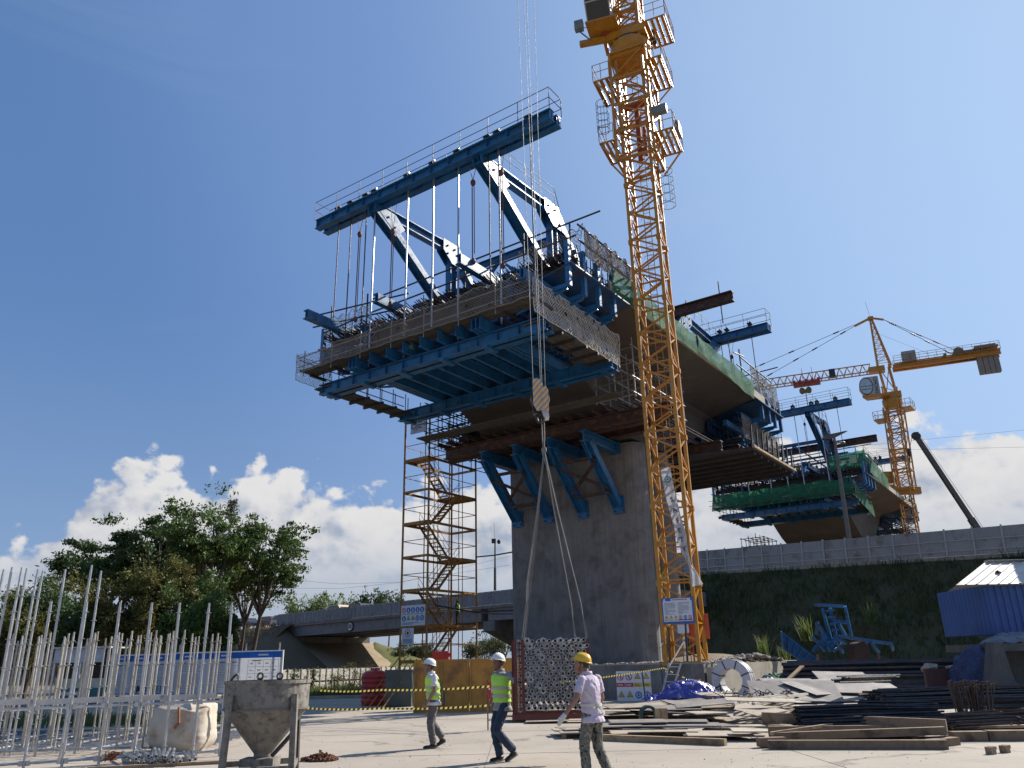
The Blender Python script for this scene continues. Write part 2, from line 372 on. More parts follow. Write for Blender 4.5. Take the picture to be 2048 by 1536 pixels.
# ================================================================= SETTING
def gmat(name,c,c2,crack=True):
    m=bpy.data.materials.new(name); m.use_nodes=True; nt=m.node_tree; N=nt.nodes; L=nt.links; p=N['Principled BSDF']
    tc=N.new('ShaderNodeTexCoord'); v=tc.outputs['Object']
    def nz(s,d=6,r=.6,vec=None):
        t=N.new('ShaderNodeTexNoise'); t.inputs['Scale'].default_value=s; t.inputs['Detail'].default_value=d; t.inputs['Roughness'].default_value=r; L.new(vec or v,t.inputs['Vector']); return t.outputs[0]
    def mr(x,a,b,c0=0.,d0=1.):
        o=N.new('ShaderNodeMapRange'); L.new(x,o.inputs[0])
        for i,k in enumerate((a,b,c0,d0)): o.inputs[i+1].default_value=k
        return o.outputs[0]
    def mx(f,a,b):
        o=N.new('ShaderNodeMix'); o.data_type='RGBA'; L.new(f,o.inputs[0])
        for i,k in ((6,a),(7,b)):
            if isinstance(k,tuple): o.inputs[i].default_value=(*k,1)
            else: L.new(k,o.inputs[i])
        return o.outputs[2]
    col=mx(mr(nz(.35),.35,.65),c,tuple(x*.84 for x in c))
    col=mx(mr(nz(1.4,8,.7),.56,.70,0,.55),col,c2)
    mp=N.new('ShaderNodeMapping'); mp.inputs['Rotation'].default_value=(0,0,R(-9)); mp.inputs['Scale'].default_value=(.12,1.6,1); L.new(v,mp.inputs[0])
    col=mx(mr(nz(1.3,7,.72,mp.outputs[0]),.58,.72,0,.42),col,tuple(x*.45 for x in c))
    col=mx(mr(nz(38,4,.7),.60,.74,0,.5),col,tuple(x*.5 for x in c))
    if crack:
        vo=N.new('ShaderNodeTexVoronoi'); vo.feature='DISTANCE_TO_EDGE'; vo.inputs['Scale'].default_value=.16
        ad=N.new('ShaderNodeMix'); ad.data_type='RGBA'; ad.inputs[0].default_value=.25; L.new(v,ad.inputs[6])
        t=N.new('ShaderNodeTexNoise'); t.inputs['Scale'].default_value=1.1; t.inputs['Detail'].default_value=6; L.new(v,t.inputs['Vector'])
        sc=N.new('ShaderNodeVectorMath'); sc.operation='MULTIPLY_ADD'; L.new(t.outputs[1],sc.inputs[0]); sc.inputs[1].default_value=(2.4,2.4,0); L.new(v,sc.inputs[2])
        L.new(sc.outputs[0],vo.inputs['Vector'])
        mm=N.new('ShaderNodeMath'); mm.operation='MULTIPLY'; L.new(mr(vo.outputs[0],.0,.012,.75,0.),mm.inputs[0]); L.new(mr(nz(.5),.42,.6),mm.inputs[1])
        col=mx(mm.outputs[0],col,tuple(x*.3 for x in c))
    L.new(col,p.inputs['Base Color']); p.inputs['Roughness'].default_value=.85; p.inputs['Specular IOR Level'].default_value=.25
    b=N.new('ShaderNodeBump'); b.inputs['Strength'].default_value=.35; b.inputs['Distance'].default_value=.03; L.new(nz(7,9,.7),b.inputs['Height']); L.new(b.outputs[0],p.inputs['Normal'])
    return m
dirt=gmat('bare_earth',(.20,.155,.105),(.12,.10,.065),False)
yardm=gmat('yard_concrete',(.405,.355,.295),(.29,.255,.215))
slope=gmat('overgrown_soil',(.085,.080,.040),(.045,.055,.022),False)
asph=gmat('grey_asphalt',(.085,.085,.085),(.12,.115,.105))

g=MB(); NG=40
g.grid(lambda u,v:Vector((-1500+3000*u,-600+3600*v,0)),6,6)
tag(g.build('ground',dirt),kind='structure')
y=MB(); y.add([(-30,-8,.004),(30,-8,.004),(30,33.5,.004),(8.6,34.8,.004),(-6.0,45.0,.004),(-9.8,46.5,.004),(-20,43,.004),(-30,41,.004)],[tuple(range(8))])
tag(y.build('concrete_yard',yardm),kind='structure')
a=MB(); a.add([(-34,20.8,.008),(-9.5,20.6,.008),(-8.2,25.6,.008),(-34,26.6,.008)],[(0,1,2,3)])
tag(a.build('access_road',asph),kind='structure')
kb=MB(); kb.bar((-34,45.6,.07),(-9.9,47.4,.07),.22,.14); kb.bar((-9.9,47.4,.07),(-6.0,45.6,.07),.22,.14)
tag(kb.build('kerb',concl),kind='structure')
# slab joints cut into the yard
j=MB()
for yy in (11.2,16.4,21.6,26.8): j.box((0,yy,.0065),52,.009,.003)
for xx in (-12,-6.4,-.6,5.0,10.8): j.box((xx,11,.0066),.009,37,.003)
tag(j.build('slab_joint',mat('joint_dirt',(.17,.15,.125),.9)),kind='structure')

# embankment on the right with the fenced road on top
FA=aty(1384,1147,81.0); FB=aty(2075,1106,58.0); FD=(FB-FA); FL=FD.length; FDN=FD.normalized()
FN=Vector((FDN.y,-FDN.x,0)).normalized()
if FN.y>0: FN=-FN
def fen(u): return FA+FD*u
def emb(u,v):
    uu=-.55+2.35*u; c=fen(uu); 
    if v<.18: p=c-FN*(14*(1-v/.18)); p.z=c.z-.05; return p
    w=(v-.18)/.82; p=c+FN*(10.2*w); p.z=(c.z-.05)*max(0,1-w)**1.04-.25*w
    n=mnoise.noise(p*.35)*.55+mnoise.noise(p*1.1)*.22
    p.z+=n*min(1,w*8)*min(1,(1-w)*3+.2); return p
e=MB(); e.grid(emb,110,44); tag(e.build('embankment',slope,smooth=True),kind='structure')
rd=random.Random(3)
gb=MB()
def blade(mb,p,h,w,lean,a):
    d=Vector((math.cos(a),math.sin(a),0)); s=Vector((-d.y,d.x,0))*w
    mb.add([p-s,p+s,p+d*lean*.45+Vector((0,0,h*.62))+s*.6,p+d*lean*.45+Vector((0,0,h*.62))-s*.6,p+d*lean+Vector((0,0,h))],[(0,1,2,3),(3,2,4)])
for k in range(26000):
    u=rd.random(); v=.2+.8*rd.random()**1.1; p=emb(u,v)
    dens=mnoise.noise(p*.25)+.6*mnoise.noise(p*.8)
    if dens<-.25 and rd.random()<.75: continue
    h=rd.uniform(.18,.62)*(1.7 if dens>.25 else 1)*(1-.55*max(0,v-.7)/.3); blade(gb,p,h,rd.uniform(.02,.055),h*rd.uniform(.2,.8),rd.uniform(0,6.28))
tag(gb.build('slope_grass',grassm),kind='stuff')
# taller weeds standing out of the slope, each a plant
def weed(name,label,loc,n,h,seed,m=grassm,group=None,spread=.5):
    r=random.Random(seed); t=MB(); loc=Vector(loc)
    for k in range(n):
        a=r.uniform(0,6.28); q=loc+Vector((math.cos(a),math.sin(a),0))*r.uniform(0,spread*.35); hh=h*r.uniform(.45,1)
        blade(t,q,hh,r.uniform(.012,.03)*max(1,h),hh*r.uniform(.15,.7),r.uniform(0,6.28))
    return tag(t.build(name,m),label,'plant',group)
wp=mat('weed_leaf',(.13,.17,.045),.65,var=.4,vs=2.,trans=.4)
for i,(px,py,Yd,h,lab) in enumerate(((1607,1228,57,2.0,'pale tuft of tall grass high on the dark embankment, above the blue scrap'),(1735,1205,60,1.5,'thin tuft of bright grass on the embankment right of the tall tuft'),(1655,1122,70,1.1,'leafy plant at the foot of the grey fence, left of the middle'),(1420,1140,78,1.0,'small plant at the fence foot just right of the yellow mast'),(1447,1140,77,.9,'second small plant at the fence foot right of the yellow mast'),(1990,1112,61,1.3,'dark shrub at the fence foot above the white roof'))):
    weed('grass_tuft' if i<2 else 'roadside_plant',lab,aty(px,py,Yd)-Vector((0,0,h*.9)),60,h,i,wp,'plants on the embankment',1.2)

# grey site fence on the embankment
fencem=mat('grey_fence_sheet',(.34,.345,.35),.5,var=.10,vs=.6,c2=(.2,.19,.17),c2a=.35,c2s=.8,rnd=.05)
postm=mat('fence_post_steel',(.42,.43,.44),.5,var=.1)
fn=thing('site_fence','long grey corrugated sheet fence on top of the dark embankment','fence',FA)
PW=FL/15.0; pm=MB(); nn=22
for k in range(nn):
    x0=PW*k/nn; x1=PW*(k+1)/nn; o=.013 if k%2 else -.013
    pm.bbox((x0,o-.012,0),(x1+.004,o+.015,2.02))
pme=meshof(pm,fencem)
prof=MB(); prof.bbox((-.06,-.11,-.3),(.06,-.034,2.12)); pme2=meshof(prof,postm)
rl=MB(); rl.bbox((.06,-.085,.34),(PW-.06,-.034,.42)); rl.bbox((.06,-.085,1.12),(PW-.06,-.034,1.2)); rme=meshof(rl,postm)
cb=MB(); cb.bbox((0,-.14,-.35),(PW,.14,.12)); cme=meshof(cb,concl)
fa=math.atan2(FDN.y,FDN.x); slopez=math.asin(FDN.z)
for k in range(-4,24):
    p=FD*(k/15.0); M4=Matrix.Translation(p)@Matrix.Rotation(fa,4,'Z')@Matrix.Rotation(-slopez,4,'Y')
    M5=M4@Matrix.Translation((0,0,.14))
    inst(pme,'fence_panel',fn,mtx=M5); inst(pme2,'fence_post',fn,mtx=M5); inst(rme,'fence_rail',fn,mtx=M5); inst(cme,'base_kerb',fn,mtx=M4)

# ---------------------------------------------------------------- road overpass on the left
PA=aty(556,1229,110.0); PB=aty(1020,1178.5,85.0); PD=PB-PA; PL=PD.length; PN=PD.normalized()
QN=Vector((-PN.y,PN.x,0)).normalized()      # away from the camera
if QN.y<0: QN=-QN
ov=thing('road_overpass','grey concrete road bridge with panelled parapet crossing behind the stair tower','bridge',(PA.x,PA.y,0))
opm=mat('parapet_concrete',(.265,.275,.295),.8,var=.12,vs=1.,c2=(.15,.15,.16),c2a=.3,streak=.4,rnd=.08,bump=.08)
ogm=mat('overpass_girder',(.245,.25,.27),.85,var=.12,vs=.5,c2=(.15,.15,.16),c2a=.35,streak=.4,bump=.08)
q=MB(); NP=74; w=(PL*1.46)/NP; q.bbox((0,0,-1.4),(w-.05,.22,0)); qm=meshof(q,opm)
pa=math.atan2(PN.y,PN.x); pz=math.asin(PN.z); o0=ORG[ov.name]
for k in range(NP):
    inst(qm,'parapet_panel',ov,mtx=Matrix.Translation(PA-o0+PN*(w*k))@Matrix.Rotation(pa,4,'Z')@Matrix.Rotation(-pz,4,'Y'))
def pp(a,b,c): return PA+PN*a+QN*b+Vector((0,0,c))
d=MB()
d.prism([pp(-.2,.03,-1.36),pp(PL*1.46,.03,-1.36),pp(PL*1.46,.03,-.15),pp(-.2,.03,-.15)],QN*.14)
d.build('parapet_backing',ogm,ov)
d=MB(); d.prism([pp(-.6,.12,-1.72),pp(PL*1.46,.12,-1.72),pp(PL*1.46,.12,-1.42),pp(-.6,.12,-1.42)],QN*13.6); d.build('deck_slab',ogm,ov)
for b in (.45,3.6,6.8,10.0,13.0):
    d=MB(); d.prism([pp(1.6,b,-3.0),pp(36,b,-3.0),pp(36,b,-1.722),pp(1.6,b,-1.722)],QN*.5); d.prism([pp(37,b,-3.0),pp(PL*1.5,b,-3.0),pp(PL*1.5,b,-1.722),pp(37,b,-1.722)],QN*.5); d.build('girder',ogm,ov)
d=MB(); d.prism([pp(-1.2,.2,-9),pp(1.3,.2,-9),pp(1.3,.2,-1.73),pp(-1.2,.2,-1.73)],QN*13.4); d.prism([pp(1.31,-.1,-4.2),pp(3.0,-.1,-4.2),pp(3.0,-.1,-3.01),pp(1.31,-.1,-3.01)],QN*14); d.build('abutment',conc,ov)
d=MB(); d.prism([pp(0,13.2,-1.4),pp(PL*1.46,13.2,-1.4),pp(PL*1.46,13.2,-.2),pp(0,13.2,-.2)],QN*.2); d.build('far_parapet',opm,ov)
# hammerhead pier
c=pp(36.5,1.2,0); X=PN.copy(); X.z=0; X.normalize()
d=MB(); zt=(pp(36.5,0,-3.02)).z
d.prism([c-QN*1.0+VZ*(zt-c.z),c+QN*13+VZ*(zt-c.z),c+QN*13+VZ*(zt-1.0-c.z),c+QN*8+VZ*(zt-2.6-c.z),c+QN*8+VZ*(-c.z),c+QN*4+VZ*(-c.z),c+QN*4+VZ*(zt-2.6-c.z),c-QN*1.0+VZ*(zt-1.0-c.z)],X*1.6); d.build('pier',conc,ov)
# round clearance plate on the girder
cc=pp(14.6,.36,-2.36); d=MB(); ax=(PN,Vector((0,0,1)),-QN)
d.lathe(cc,[(0,.001),(.60,.001),(.60,-.06),(0,-.06)],28,(PN,VZ,QN)); pl=d.build('clearance_plate',blk,ov)
d=MB(); d.lathe(cc-QN*.085,[(0,0),(.45,0),(.45,.02)],28,(PN,VZ,QN)); d.build('plate_face',whitep,pl)
text('00',.70,cc-QN*.10,(PN,VZ),ink,'lettering',pl,.004,.02)
# paved slope under the left end and the road mound behind it
revm=gmat('stone_paving',(.37,.29,.20),(.27,.21,.14))
rv=MB(); z0=PA.z-3.6
def rev(u,v):
    b=-.5+15.5*u; h=z0*(1-v); p=pp(2.6+13.2*v,b,0); p.z=h+.02; return p
rv.grid(rev,12,16)
tag(rv.build('paved_slope',revm),kind='structure')
def mound(u,v):
    a=3.5-190*u; w=-12.5+14.3*v; p=pp(a,w,0); zt=PA.z-1.55-.0*u
    k=min(1,max(0,(w+11)/10.5)); p.z=zt*(k**1.15)+mnoise.noise(p*.2)*.5*k*(1-k)*4; 
    return p
mm=MB(); mm.grid(mound,70,26); tag(mm.build('road_mound',gmat('dry_brown_soil',(.16,.11,.06),(.09,.085,.04),False),smooth=True),kind='structure')
def cone(u,v):
    an=R(-90-0+100*u); rr=13.0*v; ce=pp(1.6,-.3,0)
    dirv=(Vector((PN.x,PN.y,0)).normalized()*math.sin(u*math.pi/2)+(-QN)*math.cos(u*math.pi/2))
    p=ce+dirv*rr; p.z=(PA.z-1.5)*(1-v)+mnoise.noise(p*.5)*.25; return p
mm=MB(); mm.grid(cone,16,16); tag(mm.build('bridge_cone',gmat('cone_soil',(.13,.10,.06),(.09,.085,.04),False),smooth=True),kind='structure')
def fmound(u,v):
    ce=pp(3.0,15.0,0); dirv=(Vector((PN.x,PN.y,0)).normalized()*math.cos((u-.5)*math.pi)+QN*math.sin((u-.5)*math.pi)); p=ce+dirv*(14.5*v); p.z=(z0)*(1-v)+mnoise.noise(p*.5)*.3; return p
mm=MB(); mm.grid(fmound,24,14); tag(mm.build('grassy_cone',gmat('grassy_soil',(.12,.13,.04),(.08,.085,.03),False),smooth=True),kind='structure')
rd=random.Random(9); gb=MB()
for k in range(7000):
    u,v=rd.random(),rd.random(); p=mound(u*.5,v*.9)+Vector((0,0,-.03)); 
    blade(gb,p,rd.uniform(.3,.9),.06,rd.uniform(.1,.5),rd.uniform(0,6.28))
tag(gb.build('mound_grass',mat('dry_grass',(.15,.115,.045),.8,var=.4,vs=.4,trans=.3)),kind='stuff')

# low white panel fence beyond the yard
WA=Vector((-17.2,60,0)); WB=Vector((-11.8,71.3,0)); wd=(WB-WA)
wf=thing('panel_fence','low white precast panel fence below the overpass','fence',WA)
wp1=MB(); NPF=17; ww=wd.length/NPF
wp1.bbox((.04,-.03,.72),(ww-.03,.03,1.55)); wp1.bbox((.04,-.03,0.02),(ww-.03,.03,.60)); wme=meshof(wp1,mat('whitewashed_panel',(.52,.50,.45),.8,var=.12,c2=(.33,.31,.27),c2a=.35,rnd=.08))
wp2=MB(); wp2.bbox((-.05,-.07,0),(.035,.07,1.62)); wpo=meshof(wp2,mat('grey_post',(.17,.16,.15),.8))
wa=math.atan2(wd.y,wd.x)
for k in range(-8,NPF+10):
    M4=Matrix.Translation(wd*(k/NPF))@Matrix.Rotation(wa,4,'Z'); inst(wme,'fence_panel',wf,mtx=M4); inst(wpo,'fence_post',wf,mtx=M4)
gb=MB()
for k in range(9000):
    x=rd.uniform(-16,-6.2); p=Vector((x-1,rd.uniform(47.6,58+max(0,x+16)*1.6),0)); dn=mnoise.noise(p*.5)
    h=rd.uniform(.12,.45)*(1.5 if dn>.1 else .8); blade(gb,p,h,rd.uniform(.015,.04),h*.5,rd.uniform(0,6.28))
for k in range(5000):
    x=rd.uniform(-24,-8.3); p=Vector((x,rd.uniform(26.8,32.5),0)); h=rd.uniform(.10,.32)*(1.5 if mnoise.noise(p*.5)>.1 else .8); blade(gb,p,h,rd.uniform(.012,.03),h*.5,rd.uniform(0,6.28))
tag(gb.build('verge_grass',mat('verge_blade',(.11,.14,.04),.7,var=.4,vs=.5,trans=.4)),kind='stuff')
def bush(name,label,loc,w,h,n,ls,m,seed,group=None,cat='shrub'):
    r=random.Random(seed); root=thing(name,label,cat,loc,0,group); c=MB(); s=MB(); loc=Vector(loc)
    for k in range(9):
        a=r.uniform(0,6.28); t=loc+Vector((math.cos(a)*w*.32*r.random(),math.sin(a)*w*.32*r.random(),h*r.uniform(.6,.95)))
        s.line([loc,loc.lerp(t,.5)+Vector((r.uniform(-.1,.1)*w,0,0)),t],.02*max(1,h*.5),4,[.03*max(1,h*.5),.018*max(1,h*.5),.006])
    cl=[(loc+Vector((r.gauss(0,.26)*w,r.gauss(0,.26)*w,h*(.15+.75*r.random()**.8))),r.uniform(.12,.3)*min(w,h)) for _ in range(max(8,n//45))]
    for k in range(n):
        p,rr=r.choice(cl); q=p+Vector((r.gauss(0,1),r.gauss(0,1),r.gauss(0,.75)))*rr*.6
        if q.z<loc.z+.03: continue
        leafq(c,q,ls*r.uniform(.6,1.3),r)
    c.build('foliage',m,root); s.build('stem',bark,root); return root
def leafq(mb,q,s,r):
    a=Vector((r.gauss(0,1),r.gauss(0,1),r.gauss(0,.7))).normalized(); b=a.orthogonal().normalized(); b=(b*math.cos(r.random()*6.28)+a.cross(b)*math.sin(r.random()*6.28))
    cc=a.cross(b); mb.add([q-b*s,q+cc*s*.42,q+b*s,q-cc*s*.42],[(0,1,2,3)])
for i,(px,Yd,w_,h_,lab) in enumerate(((700,60,2.0,2.0,'tall leafy weed bush in front of the white fence, left of the red tank'),(668,58,1.4,1.3,'small weed bush at the left end of the white fence weeds'),(585,57,.7,1.8,'thin dark weed climbing the white fence near the bucket'),(622,57,.7,1.7,'thin purple-tipped weed against the white fence'),(722,59,1.6,1.4,'weed bush just left of the red tank'))):
    p=aty(px,1390,Yd); p.z=0; bush('weed_bush',lab,p,w_,h_,850,.05,leafy if i!=2 else leafd,40+i,'weeds along the white fence','bush')

# ---------------------------------------------------------------- trees
def tree(name,label,base,h,crown,kind,m,seed,trunk_r=.3,nl=6500,ls=.28,lean=(0,0),group='trees beyond the yard',fork=.35,flat=.45,branches=7):
    """crown=(rx,ry) half-width; umbrella layers of foliage held by forking limbs"""
    r=random.Random(seed); root=thing(name,label,'tree',base,0,group); b=Vector(base); tb=MB(); tips=[]
    top=b+Vector((lean[0],lean[1],h*fork)); 
    tb.line([b-Vector((0,0,.3)),b.lerp(top,.5)+Vector((r.uniform(-.2,.2),0,0)),top],trunk_r,8,[trunk_r*1.25,trunk_r*.95,trunk_r*.75])
    for k in range(branches):
        a=6.283*k/branches+r.uniform(-.35,.35); rad=crown*r.uniform(.45,.95); e=top+Vector((math.cos(a)*rad,math.sin(a)*rad,h*(1-fork)*r.uniform(.45,.92)))
        mid=top.lerp(e,.5)+Vector((0,0,h*.05*r.uniform(-.5,1.5))); tb.line([top,mid,e],.1,6,[trunk_r*.6,trunk_r*.36,trunk_r*.12]); tips.append((e,1.0))
        for kk in range(4):
            s=mid.lerp(e,r.uniform(0,.8)); a2=a+r.uniform(-1.1,1.1); e2=s+Vector((math.cos(a2),math.sin(a2),r.uniform(.1,.75)))*crown*r.uniform(.25,.5)
            e2.z=min(e2.z,b.z+h); tb.line([s,s.lerp(e2,.5)+Vector((0,0,.2)),e2],.05,5,[trunk_r*.28,trunk_r*.16,trunk_r*.05]); tips.append((e2,.8))
    e=top+Vector((r.uniform(-.3,.3)*crown,0,h*(1-fork)*.93)); tb.line([top,top.lerp(e,.5),e],.1,6,[trunk_r*.55,trunk_r*.3,trunk_r*.1]); tips.append((e,1.))
    tb.build('trunk',bark,root)
    c=MB(); cl=[]
    for p,s in tips:
        for _ in range(5): cl.append((p+Vector((r.gauss(0,.15)*crown,r.gauss(0,.15)*crown,r.gauss(0,.05)*h)),crown*.125*s*r.uniform(.5,1.3)))
    for k in range(nl):
        p,rr=r.choice(cl); g0=Vector((r.gauss(0,1),r.gauss(0,1),r.gauss(0,1)))
        q=p+Vector((g0.x,g0.y,g0.z*flat))*rr; leafq(c,q,ls*r.uniform(.55,1.3),r)
    c.build('crown',m,root); return root
def tb_(px,py,Yd): 
    p=aty(px,py,Yd); p.z=max(0,p.z if False else 0); return p
def treepx(name,label,px,top,Yd,halfpx,kind,m,seed,**k):
    b=aty(px,1330,Yd); b.z=0; t=aty(px,top,Yd); tree(name,label,b,t.z,halfpx*Yd/1700,kind,m,seed,**k)
treepx('spreading_tree','dark spreading tree with layered crown, leftmost above the scaffold poles',225,1052,80,92,'u',leafd,1,trunk_r=.34,nl=21000,ls=.19,flat=.32,fork=.4,lean=(-1,0))
treepx('spreading_tree','dark spreading tree with dense flat crown, second from the left',292,1042,78,80,'u',leafd,2,trunk_r=.34,nl=24000,ls=.19,flat=.36,fork=.42)
treepx('spreading_tree','tallest leafy tree with open crown and visible limbs, centre of the grove',400,1018,76,86,'u',leaf,3,trunk_r=.34,nl=19000,ls=.18,flat=.5,fork=.42,branches=8)
treepx('spreading_tree','broad tree with thin double trunk at the right end of the grove',500,1052,82,74,'u',leaf,4,trunk_r=.26,nl=16000,ls=.17,flat=.5,fork=.42,lean=(.6,0),branches=8)
treepx('spreading_tree','bare-limbed lower tree hanging over the mound at the grove edge',482,1108,84,52,'u',leafy,14,trunk_r=.2,nl=3000,ls=.17,flat=.8,fork=.45)
def feather(px,top,Yd,w,label,seed):
    b=aty(px,1330,Yd); b.z=0; h=aty(px,top,Yd).z; r=random.Random(seed); root=thing('feathery_tree',label,'tree',b,0,'trees beyond the yard'); t=MB(); c=MB()
    t.line([b,b+Vector((.2,0,h*.5)),b+Vector((.3,0,h))],.2,6,[.26,.16,.03])
    for k in range(150):
        z=h*r.uniform(.35,.99); a=r.uniform(0,6.28); L_=w*(1-(z/h)**3*.75)*r.uniform(.5,1); p=b+Vector((.25,0,z)); e=p+Vector((math.cos(a)*L_,math.sin(a)*L_,L_*.8)); t.line([p,e],.02,3,[.03,.008])
        for _ in range(26): leafq(c,p.lerp(e,r.uniform(.2,1.05))+Vector((r.gauss(0,.12),r.gauss(0,.12),r.gauss(0,.18))),.15*r.uniform(.6,1.2),r)
    c.build('crown',mat('grey_needles',(.10,.10,.075),.8,var=.3,trans=.2),root); t.build('trunk',bark,root)
feather(428,1000,92,2.3,'thin feathery grey tree rising above the grove',21)
feather(345,1025,95,1.9,'second feathery grey tree showing behind the grove, lower',22)
for i,(px,top,Yd,hp,m,lab,n) in enumerate(((60,1165,52,75,leafd,'dark bushy tree at the left edge behind the scaffold poles',7000),(10,1180,50,60,leafy,'bushy tree cut by the left edge of the view',4500),(120,1158,56,60,leafy,'olive bushy tree behind the tall poles on the left',6000),(175,1172,50,55,leafd,'low dark bushy tree between the pole groups',5000),(245,1150,50,66,leafy,'large olive bushy tree in the middle behind the poles',9000),(315,1120,52,64,leafy,'olive and yellow bushy tree under the spreading crowns',9000),(378,1150,49,60,leaf,'green bushy tree in front of the tall open tree',8500),(420,1185,47,42,leaf,'round green bushy tree at the right end of the thicket',5500))):
    treepx('bushy_tree',lab,px,top,Yd,hp,'b',m,60+i,trunk_r=.16,nl=int(n*2.3),ls=.105,flat=1.05,fork=.16,branches=8,group='bushy trees behind the scaffold store')
for i,(px,top,Yd,hp,lab) in enumerate(((600,1198,150,34,'bright green bush behind the overpass, nearest the cars'),(640,1194,150,36,'bright green bush behind the overpass, middle of three'),(676,1200,150,26,'yellowish bush behind the overpass beside the tan roof'),)):
    treepx('far_bush',lab,px,top,Yd,hp,'b',mat('bright_leaf',(.12,.17,.035),.6,var=.4,vs=.3,trans=.45),80+i,trunk_r=.15,nl=4500,ls=.2,flat=1.,fork=.5,branches=6,group='bushes behind the overpass')  # brighter green leaf tone for the bushes behind the overpass
treepx('far_tree','small sparse tree standing behind the overpass parapet',735,1180,150,32,'u',leafd,90,trunk_r=.16,nl=1500,ls=.24,flat=.5,fork=.7,group='bushes behind the overpass')
treepx('far_tree','sparse low tree beside the stair tower behind the parapet',778,1190,150,26,'u',leafd,91,trunk_r=.14,nl=900,ls=.24,flat=.5,fork=.74,group='bushes behind the overpass')
for i,(px,top,Yd,hp) in enumerate(((970,1262,112,40),(1003,1256,118,40),(800,1285,118,30),(840,1290,120,28))):
    treepx('under_bridge_tree','pale leafy tree seen below the overpass, '+('right of the stair tower','beside the pier edge','left of the stair tower','behind the stair tower')[i],px,top,Yd,hp,'b',mat('greyleaf',(.09,.105,.05),.7,var=.4,trans=.3),95+i,trunk_r=.14,nl=4500,ls=.15,flat=1.1,fork=.2,group='trees beyond the overpass')
# ================================================================= BRIDGE PIER TABLES (unit frame: s along, t across, z up)
def mkx(off=0.,sg=1.,dz=0.,mid=1.8):
    return lambda v: B(off+(v.x if sg>0 else 2*mid-v.x),v.y,v.z+dz)
V3=Vector
def rail(mb,p,q,h,n,r=.022,mids=(.5,1.),ext=0.):
    p=V3(p);q=V3(q)
    for k in range(n+1):
        a=p.lerp(q,k/n); mb.tube(a,a+V3((0,0,h+ext)),r,5)
    for m in mids: mb.tube(p+V3((0,0,h*m)),q+V3((0,0,h*m)),r,5)

def pier(off,dz,far,lab):
    x=mkx(off,1,dz); root=thing('bridge_pier',lab,'bridge pier',x(V3((1.8,0,1.5))))
    def wall(s0):
        P=[]; hw=2.85; rr=.62
        for k in range(13):
            a=-math.pi/2+math.pi*k/12; P.append((s0+.62+rr*math.sin(a)*1.0,hw+rr*math.cos(a)))
        for k in range(13):
            a=math.pi/2-math.pi*k/12; P.append((s0+.62+rr*math.sin(a),-hw-rr*math.cos(a)))
        return P
    for s0 in (0.,2.35):
        m=MB(); P=wall(s0); z0=-.6 if far else 1.35
        zs=[z0,10.46]; m.prism([V3((a,b,zs[0])) for a,b in P],V3((0,0,zs[1]-zs[0])))
        w=m.build('pier_wall',conc,root,xf=x)
        g=MB()                                     # lift joints of the formwork, standing 3 mm proud
        for zz in (4.4,7.4): g.prism([V3((s0+.62+(a-s0-.62)*1.004,b*1.001,zz)) for a,b in P],V3((0,0,.03)))
        for b in (-1.4,0,1.4): g.box(V3((s0-.003,b,5.9)),.006,.018,9)
        g.build('lift_joint',mat('joint_grey',(.20,.185,.165),.9),w,xf=x)
    m=MB(); m.bbox((.9,-2.3,1.35),(2.7,2.3,10.4)); m.build('pier_web',conc,root,xf=x)
    return root

def girder(off,dz,far,lab):
    x=mkx(off,1,dz); root=thing('bridge_girder',lab,'bridge girder',x(V3((1.8,0,10.6))))
    S=[-6.6,-5.6,-4.8,-3.6,-2.4,-1.2,0,1.8,3.6,4.8,6.,7.2,8.4,9.2,10.2]
    def bot(s):
        d=max(0,abs(s-1.8)-2.0); return min(12.725,10.62+2.1*(d/4.5)**1.15)
    m=MB(); rows=[]
    for s in S:
        b=bot(s); rows.append([(s,-6.0,14.45),(s,6.0,14.45),(s,6.0,14.12),(s,3.6,13.55),(s,3.3,13.3),(s,3.2,b),(s,-3.2,b),(s,-3.3,13.3),(s,-3.6,13.55),(s,-6.0,14.12)])
    n=10; vs=[V3(p) for r in rows for p in r]
    fs=[(i*n+k,i*n+(k+1)%n,(i+1)*n+(k+1)%n,(i+1)*n+k) for i in range(len(S)-1) for k in range(n)]
    fs+=[tuple(range(n)),tuple((len(S)-1)*n+k for k in range(n))[::-1]]
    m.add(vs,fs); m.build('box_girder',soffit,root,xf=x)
    m=MB()
    for t in (-6.02,6.02): m.bbox((-6.6,t-.05,14.13),(10.2,t+.05,14.52))
    m.build('deck_edge',concl,root,xf=x)
    m=MB(); r=random.Random(5)
    for k in range(520):
        t=r.uniform(-5.9,5.9); z0=14.45; s=r.uniform(-6.6,-5.2) if k%2 else -6.65
        if k%2: m.tube((s,t,14.4),(s+r.uniform(-.05,.05),t+r.uniform(-.05,.05),14.45+r.uniform(.2,.75)),.016,3)
        else:
            t=-5.9+11.8*k/520; zz=r.choice((14.2,14.36)); m.tube((-6.5,t,zz),(-7.5-r.uniform(0,.5),t,zz+r.uniform(-.03,.06)),.016,3)
    tag(m.build('starter_bars',rebar,root,xf=x),kind='stuff')
    return root

